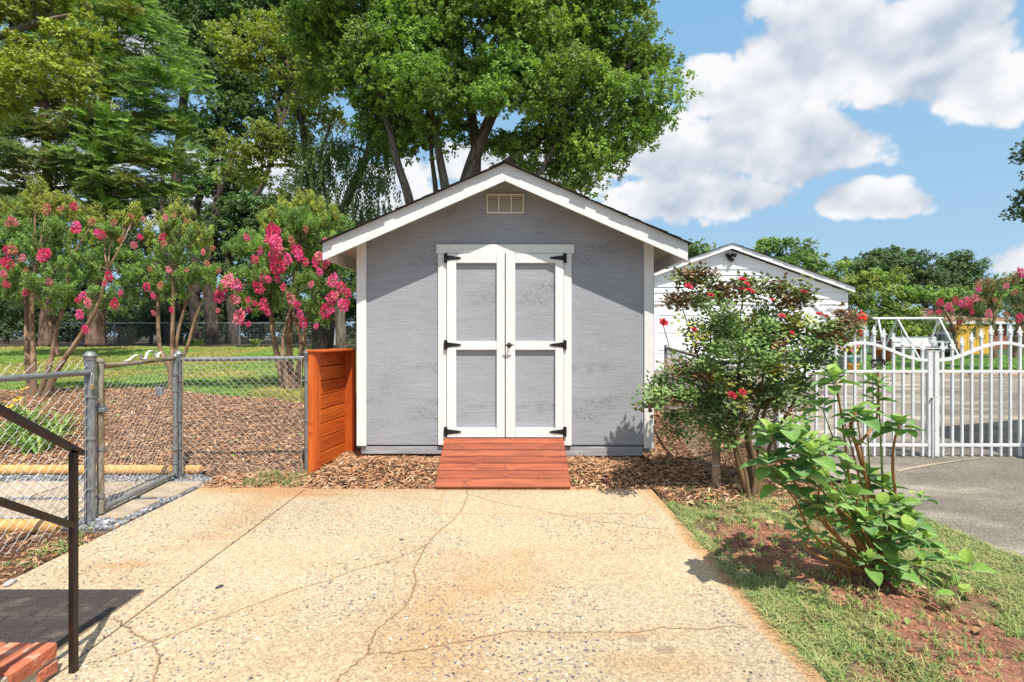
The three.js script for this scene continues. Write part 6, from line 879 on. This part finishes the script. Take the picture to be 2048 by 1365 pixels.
{
  const B = V(2.09, 0, -2.95), hy = thing('hydrangea_bush', 'big leaved green hydrangea growing from the red soil patch', 'bush', B);
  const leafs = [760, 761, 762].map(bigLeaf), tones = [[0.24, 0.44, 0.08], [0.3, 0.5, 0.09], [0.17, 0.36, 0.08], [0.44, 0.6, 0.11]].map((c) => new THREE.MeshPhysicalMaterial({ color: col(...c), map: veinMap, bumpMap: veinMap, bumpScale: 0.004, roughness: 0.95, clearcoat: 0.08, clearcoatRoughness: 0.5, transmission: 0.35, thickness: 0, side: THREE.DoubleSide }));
  const stemM = mat({ map: texture(128, 256, (u, v, o) => { const n = pf(u, v, 4, 14, 771, 4); o[0] = lerp(128, 196, n); o[1] = lerp(86, 142, n); o[2] = lerp(48, 86, n); }), roughness: 0.8 }), greenStem = mat({ color: 0x7f9a4a, roughness: 0.7 });
  const r = rng(772); let n = 0;
  // clusters: column, row, depth, leaves, size
  const C = [[1625, 900, 2.5, 7, 0.9], [1575, 845, 2.6, 7, 0.9], [1760, 1010, 2.7, 8, 0.9], [1735, 1040, 2.65, 7, 0.9], [1820, 1060, 2.65, 7, 0.9], [1695, 870, 2.75, 5, 0.8], [1670, 1000, 2.6, 7, 0.9], [1670, 752, 2.8, 8, 1], [1757, 762, 2.85, 7, 0.8], [1752, 792, 2.85, 5, 0.8], [1714, 820, 2.75, 10, 1], [1800, 842, 2.75, 10, 0.95], [1645, 806, 2.85, 6, 0.85], [1545, 862, 2.65, 9, 0.95], [1590, 880, 2.6, 9, 1], [1540, 915, 2.6, 10, 1], [1600, 928, 2.55, 11, 1], [1650, 890, 2.7, 9, 1], [1560, 958, 2.65, 8, 0.95], [1640, 962, 2.6, 10, 1], [1690, 930, 2.8, 6, 0.9], [1735, 945, 2.9, 6, 0.9], [1700, 985, 2.75, 8, 0.95], [1770, 965, 2.9, 7, 0.95], [1795, 1000, 2.85, 8, 0.95], [1818, 1036, 2.8, 9, 0.95], [1800, 1075, 2.75, 9, 1], [1755, 1070, 2.8, 6, 0.9], [1735, 1118, 2.75, 6, 0.85], [1785, 1125, 2.7, 8, 0.9], [1842, 992, 2.95, 5, 0.6], [1630, 1018, 2.7, 7, 0.85], [1600, 1048, 2.75, 4, 0.7], [1665, 1050, 2.85, 5, 0.8], [1835, 1085, 2.8, 6, 0.8], [1900, 1110, 2.8, 4, 0.75], [1935, 1128, 2.7, 3, 1], [1920, 1180, 2.5, 2, 0.8], [1700, 1050, 3.0, 6, 0.8], [1830, 1130, 2.75, 4, 0.6], [1640, 1090, 2.85, 3, 0.6]];
  const joints = [], rest = []; for (const c of C.slice()) { if (r() < 0.75) C.push([c[0] + (r() - 0.5) * 70, c[1] + (r() - 0.3) * 70, c[2] + r() * 0.25, Math.round(c[3] * 0.7), c[4] * (0.6 + r() * 0.35)]); }
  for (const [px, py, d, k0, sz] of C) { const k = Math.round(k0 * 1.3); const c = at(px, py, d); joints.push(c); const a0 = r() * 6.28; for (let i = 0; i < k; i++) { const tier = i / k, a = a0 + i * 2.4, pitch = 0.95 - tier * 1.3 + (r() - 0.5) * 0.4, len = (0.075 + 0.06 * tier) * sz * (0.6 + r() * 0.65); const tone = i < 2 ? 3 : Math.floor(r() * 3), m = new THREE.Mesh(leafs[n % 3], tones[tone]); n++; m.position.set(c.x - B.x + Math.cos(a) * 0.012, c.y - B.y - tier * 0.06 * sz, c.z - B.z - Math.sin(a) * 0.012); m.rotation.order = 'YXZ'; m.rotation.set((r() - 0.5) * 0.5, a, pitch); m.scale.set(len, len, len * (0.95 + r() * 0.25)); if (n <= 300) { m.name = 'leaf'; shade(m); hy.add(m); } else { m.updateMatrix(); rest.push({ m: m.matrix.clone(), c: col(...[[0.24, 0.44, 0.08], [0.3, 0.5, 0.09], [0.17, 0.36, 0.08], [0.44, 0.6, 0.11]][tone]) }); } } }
  scatter('foliage', leafs[0], new THREE.MeshPhysicalMaterial({ map: veinMap, roughness: 0.95, clearcoat: 0.08, clearcoatRoughness: 0.5, transmission: 0.35, thickness: 0, side: THREE.DoubleSide }), rest, hy);
  const stem = (pts, r0, r1, m = stemM) => part('stem', tube(pts.map(([x, y, d]) => at(x, y, d)), pts.map((_, i) => lerp(r0, r1, i / (pts.length - 1))), 7, pts.length * 4), m, hy);
  const g = [1752, 1158, 2.93];
  stem([g, [1758, 1085, 2.95], [1755, 1025, 2.92], [1728, 940, 2.86], [1714, 893, 2.82], [1702, 850, 2.78], [1712, 825, 2.76]], 0.014, 0.008);
  stem([[1714, 893, 2.82], [1740, 862, 2.84], [1754, 835, 2.85], [1757, 795, 2.85], [1757, 745, 2.86]], 0.008, 0.005);
  stem([g, [1775, 1080, 2.9], [1790, 1000, 2.86], [1786, 930, 2.82], [1790, 880, 2.78], [1800, 850, 2.76]], 0.011, 0.005);
  stem([g, [1735, 1060, 2.9], [1700, 960, 2.84], [1690, 880, 2.82], [1683, 830, 2.81], [1672, 760, 2.8]], 0.010, 0.004);
  stem([g, [1710, 1080, 2.85], [1672, 1010, 2.75], [1655, 940, 2.7], [1650, 900, 2.7]], 0.013, 0.005);
  stem([g, [1700, 1100, 2.85], [1650, 1050, 2.75], [1600, 980, 2.65], [1560, 920, 2.62], [1545, 870, 2.65]], 0.011, 0.004);
  stem([g, [1690, 1120, 2.85], [1620, 1060, 2.75], [1590, 1000, 2.68], [1560, 965, 2.65]], 0.009, 0.004);
  stem([g, [1770, 1100, 2.85], [1800, 1060, 2.8], [1818, 1040, 2.8]], 0.009, 0.005); stem([g, [1740, 1090, 2.95], [1725, 1030, 3.0], [1735, 950, 2.92]], 0.01, 0.005);
  stem([[1745, 1150, 2.92], [1700, 1135, 2.85], [1650, 1118, 2.8], [1615, 1098, 2.78], [1610, 1080, 2.78]], 0.009, 0.006); stem([g, [1640, 1020, 2.7], [1640, 965, 2.62]], 0.008, 0.004);
  stem([[1760, 1150, 2.9], [1775, 1128, 2.8], [1790, 1120, 2.72]], 0.008, 0.004);
  stem([[1790, 1148, 2.85], [1850, 1135, 2.75], [1900, 1118, 2.7], [1935, 1125, 2.68]], 0.006, 0.003, greenStem); stem([[1770, 1140, 2.9], [1830, 1120, 2.85], [1875, 1095, 2.82], [1900, 1108, 2.8]], 0.006, 0.003, greenStem); stem([[1900, 1118, 2.7], [1912, 1150, 2.6], [1920, 1175, 2.52]], 0.004, 0.003, greenStem);
  for (const [x, y, h] of [[1700, 1135, 0.2], [1722, 1120, 0.28], [1765, 1115, 0.3], [1680, 1120, 0.22], [1785, 1140, 0.16]]) { const a = at(x, y + 12, 2.9); part('stem', tube([[a.x, 0, a.z], [a.x + (r() - 0.5) * 0.1, h, a.z - 0.03]], [0.009, 0.006], 6), stemM, hy); }
  for (const [c, k] of joints.map((c, i) => [c, i])) { if (k % 2) continue; const foot = V(B.x + (r() - 0.5) * 0.12, 0.02, B.z + (r() - 0.5) * 0.1), midp = foot.clone().lerp(c, 0.5).add(V(0, 0.05, 0)); part('stem', tube([foot, midp, c.clone().add(V(0, -0.03, 0))], [0.008, 0.006, 0.003], 6, 8), k % 4 ? stemM : greenStem, hy); }
  const dry = mesh('dried_bloom', PAN[0], new THREE.MeshStandardMaterial({ color: col(0.045, 0.035, 0.04), roughness: 0.6, side: THREE.DoubleSide }), hy); dry.position.copy(at(1757, 727, 2.86)).sub(B); dry.scale.set(0.045, 0.035, 0.045); dry.userData.label = 'dark dried flower head';
}
// ---------------------------------------------------------------- daylilies and yellow daisies by the near fence
{
  const blade = (seed) => { const r = rng(seed), pos = [], idx = []; const n = 6; for (let i = 0; i <= n; i++) { const t = i / n, w = 0.028 * (1 - t * t * 0.98); pos.push(t * 0.75, 0.9 * t - 0.75 * t * t, -w, t * 0.75, 0.9 * t - 0.75 * t * t - 0.012, 0, t * 0.75, 0.9 * t - 0.75 * t * t, w); } for (let i = 0; i < n; i++) for (let j = 0; j < 2; j++) { const a = i * 3 + j; idx.push(a, a + 1, a + 3, a + 1, a + 4, a + 3); } const g = new THREE.BufferGeometry(); g.setAttribute('position', new THREE.Float32BufferAttribute(pos, 3)); g.setIndex(idx); g.computeVertexNormals(); return g; };
  const bl = blade(1), tones = [[0.19, 0.36, 0.06], [0.25, 0.42, 0.07], [0.32, 0.45, 0.09]].map((c) => leafMat({ color: col(...c) })), r = rng(781);
  const clumps = [[20, 905, 5.75, 46, 0.5, 'daylily clump at the left edge behind the near fence'], [75, 915, 5.6, 50, 0.46, 'daylily clump with arching leaves behind the railing'], [115, 870, 6.0, 34, 0.4, 'smaller daylily clump at the right end of the green patch'], [45, 860, 6.2, 36, 0.48, 'daylily clump farther up the mulch behind the railing']];
  for (const [px, py, d, n, s, label] of clumps) { const x = gx(px, d), y = leftY(x, d), t = thing('daylily', label, 'plant', V(x, y, -d), 'daylilies behind the near fence'); for (let i = 0; i < n; i++) { const m = mesh('leaf', bl, tones[i % 3], t); m.position.set((r() - 0.5) * 0.24, 0, (r() - 0.5) * 0.24); m.rotation.order = 'YXZ'; m.rotation.set((r() - 0.5) * 0.3, r() * 6.28, 0.1 + r() * 0.7); const k = s * (0.7 + r() * 0.5); m.scale.set(k, k, k * 1.2); } }
  const petal = (() => { const pos = []; for (let i = 0; i < 12; i++) { const a = i / 12 * 6.283, d = V(Math.cos(a), -0.25, Math.sin(a)).normalize(), s = V(-Math.sin(a), 0, Math.cos(a)); leafInto(pos, d.clone().multiplyScalar(0.2), d, s, 0.85, 0.14, -0.2); } return geoOf(pos); })();
  const ym = new THREE.MeshPhysicalMaterial({ color: col(0.8, 0.52, 0.03), roughness: 0.95, transmission: 0.2, thickness: 0, side: THREE.DoubleSide }), eye = mat({ color: 0x8a6a1c, roughness: 0.9 });
  [[47, 776, 0.052, 'topmost'], [35, 797, 0.06, 'largest'], [17, 812, 0.045, 'lowest']].forEach(([px, py, s, w], i) => { const d = 5.5, p = at(px, py, d), y0 = leftY(p.x + 0.05, d), t = thing('yellow_daisy', `yellow coneflower behind the near fence, ${w} of the three`, 'flower', V(p.x + 0.05, y0, -d), 'yellow coneflowers by the railing'); part('stalk', tube([[p.x + 0.05, y0, -d], [p.x + 0.02, lerp(y0, p.y, 0.6), -d], [p.x, p.y, -d]], 0.004, 5, 8), mat({ color: 0x5f7a35, roughness: 0.8 }), t); const m = mesh('petals', petal, ym, t); m.position.set(-0.05, p.y - y0, 0); m.scale.setScalar(s); m.rotation.set(0.35, i, 0.15); const e = mesh('flower_eye', lathe([[0.0001, 0.35], [0.2, 0.25], [0.27, 0.02], [0.2, -0.05]], 10, 0, 0, 0), eye, t); e.position.copy(m.position); e.rotation.copy(m.rotation); e.scale.setScalar(s); for (let k = 0; k < 5; k++) { const l = mesh('leaf', bl, tones[0], t); l.position.set(0, 0.05 + k * 0.07, 0); l.rotation.set(0, k * 2.4, 0.4); l.scale.set(0.14, 0.14, 0.3); } });
  // small dark ground plants at the wood's edge, pale hostas by the back fence
  [[398, 692, 'pale variegated hosta by the back fence, left of the far crape stems'], [512, 690, 'pale variegated hosta by the back fence near the right crape myrtle'], [380, 690, 'small hosta clump by the back fence behind the gate']].forEach(([px, py, label], i) => { const d = 22.5, x = gx(px, d), y = groundY(x, d), t = thing('hosta', label, 'plant', V(x, y, -d), 'hostas by the back fence'); for (let k = 0; k < 18; k++) { const m = mesh('leaf', bl, tones[2], t); m.position.set((r() - 0.5) * 0.3, 0, (r() - 0.5) * 0.3); m.rotation.set(0, r() * 6.28, 0.2 + r() * 0.5); m.scale.set(0.5, 0.5, 2.2); } });
}
// ---------------------------------------------------------------- grass
{
  const tuft = (n, h, w, lean, seed) => { const r = rng(seed), pos = []; for (let i = 0; i < n; i++) { const a = r() * 6.28, b = V((r() - 0.5) * h * 0.9, 0, (r() - 0.5) * h * 0.9), H = h * (0.5 + r() * 0.6), l = lean * (0.3 + r()), m = V(b.x + Math.cos(a) * H * l * 0.4, H * 0.6, b.z + Math.sin(a) * H * l * 0.4), t = V(b.x + Math.cos(a) * H * l, H * (1 - l * 0.25), b.z + Math.sin(a) * H * l), s = V(-Math.sin(a), 0, Math.cos(a)).multiplyScalar(w); const q = [b.clone().sub(s), b.clone().add(s), m.clone().sub(s.clone().multiplyScalar(0.8)), m.clone().add(s.clone().multiplyScalar(0.8)), t]; for (const [x, y, z] of [[0, 1, 3], [0, 3, 2], [2, 3, 4]]) pos.push(...q[x].toArray(), ...q[y].toArray(), ...q[z].toArray()); } return geoOf(pos); };
  const gm = leafMat({ roughness: 0.6, transmission: 0.3 }), r = rng(801);
  const put = (name, geo, n, fn) => { const list = []; let guard = 0; while (list.length < n && guard++ < n * 6) { const q = fn(); if (!q) continue; const [x, d, y, s, c] = q, f = 0.75 + r() * 0.5; list.push({ m: M4(V(x, y, -d), new THREE.Euler((r() - 0.5) * 0.3, r() * 6.28, (r() - 0.5) * 0.3), V(s, s * (0.7 + r() * 0.6), s)), c: col(c[0] * f, c[1] * f, c[2] * f) }); } scatter(name, geo, gm, list); };
  // patchy strip between the concrete and the asphalt
  put('grass', tuft(9, 0.042, 0.0022, 1.1, 802), 17000, () => { const x = rr(1.275, 3.16, r), d = rr(1.5, 4.75, r); const s = soilAt(x, d), n = fbm3(x * 4, 9, d * 4, 3); const p = (1 - s) * sst(0.36, 0.58, n + (x > 2.5 ? 0.14 : 0)) * (d > 4.1 ? 0.35 : 1) + 0.03; if (r() > p) return null; const dry = r(); return [x, d, groundY(x, d) + nearLump(x, d) * sst(1.24, 1.35, x) - 0.003, 0.7 + r() * 0.7, dry < 0.45 ? [0.46, 0.42, 0.17] : dry < 0.65 ? [0.33, 0.40, 0.11] : [0.22, 0.34, 0.08]]; });
  put('edge_grass', tuft(7, 0.05, 0.0024, 1.3, 806), 380, () => { const d = rr(1.6, 4.3, r); if (fbm3(1, 2, d * 5, 3) < 0.45 + r() * 0.1) return null; return [1.275 + (r() - 0.4) * 0.04, d, -0.02, 0.7 + r() * 0.6, r() < 0.5 ? [0.42, 0.40, 0.16] : [0.25, 0.35, 0.09]]; });
  put('lawn_grass', tuft(8, 0.06, 0.0045, 0.8, 803), 52000, () => { const d = 7.1 + 11 * Math.pow(r(), 1.3), x = rr(-0.98 * d - 0.5, -0.1 * d, r); if (d < mulchEdge(x) - 0.05 + 0.12 * r()) return null; const n = fbm3(x * 0.9, 4, d * 0.9, 4); if (d > 15.5 && r() < sst(15.5, 18, d)) return null; const y = sst(0.42, 0.62, n + (r() - 0.5) * 0.15); return [x, d, groundY(x, d) - 0.004, 0.7 + d * 0.045, [lerp(0.27, 0.46, y), lerp(0.42, 0.43, y), lerp(0.06, 0.09, y)]]; });
  put('lawn_grass', tuft(8, 0.06, 0.006, 0.8, 804), 16000, () => { const d = rr(14.75, 24, r), x = rr(0.6 * d, 1.02 * d, r); return [x, d, groundY(x, d) - 0.004, 1.4, [0.2, 0.37, 0.06]]; });
  // weeds along joints of ground and concrete
  put('weeds', tuft(9, 0.055, 0.003, 1.1, 805), 260, () => { const k = r(); let x, d, y; if (k < 0.45) { x = rr(-2.5, -1.95, r); d = rr(4.68, 5.0, r); y = frontY(x, d); } else if (k < 0.7) { x = rr(-3.05, -2.86, r); d = rr(2.3, 3.7, r); y = nearLeftY(x, d); } else { x = rr(1.4, 2.9, r); d = rr(4.1, 4.7, r); y = rightY(x, d); } return [x, d, y, 0.6 + r() * 0.8, r() < 0.5 ? [0.36, 0.34, 0.13] : [0.2, 0.3, 0.07]]; });
  { const lg = bigLeaf(990), ll = []; for (let i = 0; i < 420; i++) { const k = r(); let x, d, y; if (k < 0.5) { x = rr(-7, -1.9, r); d = rr(5.2, 7.2, r); y = leftY(x, d); } else if (k < 0.7) { x = rr(1.35, 3, r); d = rr(4.2, 6, r); y = rightY(x, d); } else if (k < 0.85) { x = rr(-2.7, 1.2, r); d = rr(4.68, 5.15, r); y = frontY(x, d); } else { x = rr(1.3, 3.1, r); d = rr(1.8, 4.1, r); y = groundY(x, d) + nearLump(x, d) + 0.01; } const t = r(), c = t < 0.35 ? [0.42, 0.30, 0.14] : t < 0.65 ? [0.30, 0.17, 0.08] : [0.22, 0.28, 0.08]; ll.push({ m: M4(V(x, y + 0.014, -d), new THREE.Euler((r() - 0.5) * 0.8, r() * 6.28, (r() - 0.5) * 0.8), 0.03 + r() * 0.03), c: col(...c) }); } scatter('leaf_litter', lg, mat({ side: THREE.DoubleSide, roughness: 0.9 }), ll); }
  // clods of red clay in the soil patch, straw, loose twig
  const clod = new THREE.IcosahedronGeometry(1, 0), list = []; for (let i = 0; i < 2600; i++) { const x = rr(1.35, 2.7, r), d = rr(1.7, 3.9, r); if (r() > soilAt(x, d)) continue; const s = 0.003 + 0.013 * Math.pow(r(), 4), f = 0.7 + r() * 0.6; list.push({ m: M4(V(x, groundY(x, d) + nearLump(x, d) + s * 0.3, -d), new THREE.Euler(r() * 6, r() * 6, r() * 6), V(s, s * 0.7, s)), c: col(0.38 * f, 0.17 * f, 0.10 * f) }); } scatter('clay_clods', clod, mat({ roughness: 1 }), list);
  const tw = thing('fallen_twig', 'thin straw coloured twig lying on the red soil', 'twig', at(1870, 1235, 2.5).setY(0)); const a = at(1832, 1207, 2.62), b = at(1912, 1260, 2.4); part('stalk', tube([[a.x, 0.035, a.z], [(a.x + b.x) / 2, 0.045, (a.z + b.z) / 2 + 0.01], [b.x, 0.03, b.z]], 0.004, 5, 6), mat({ color: 0xb08a55, roughness: 0.9 }), tw);
}
console.log('plants');
renderer.render(scene, camera);
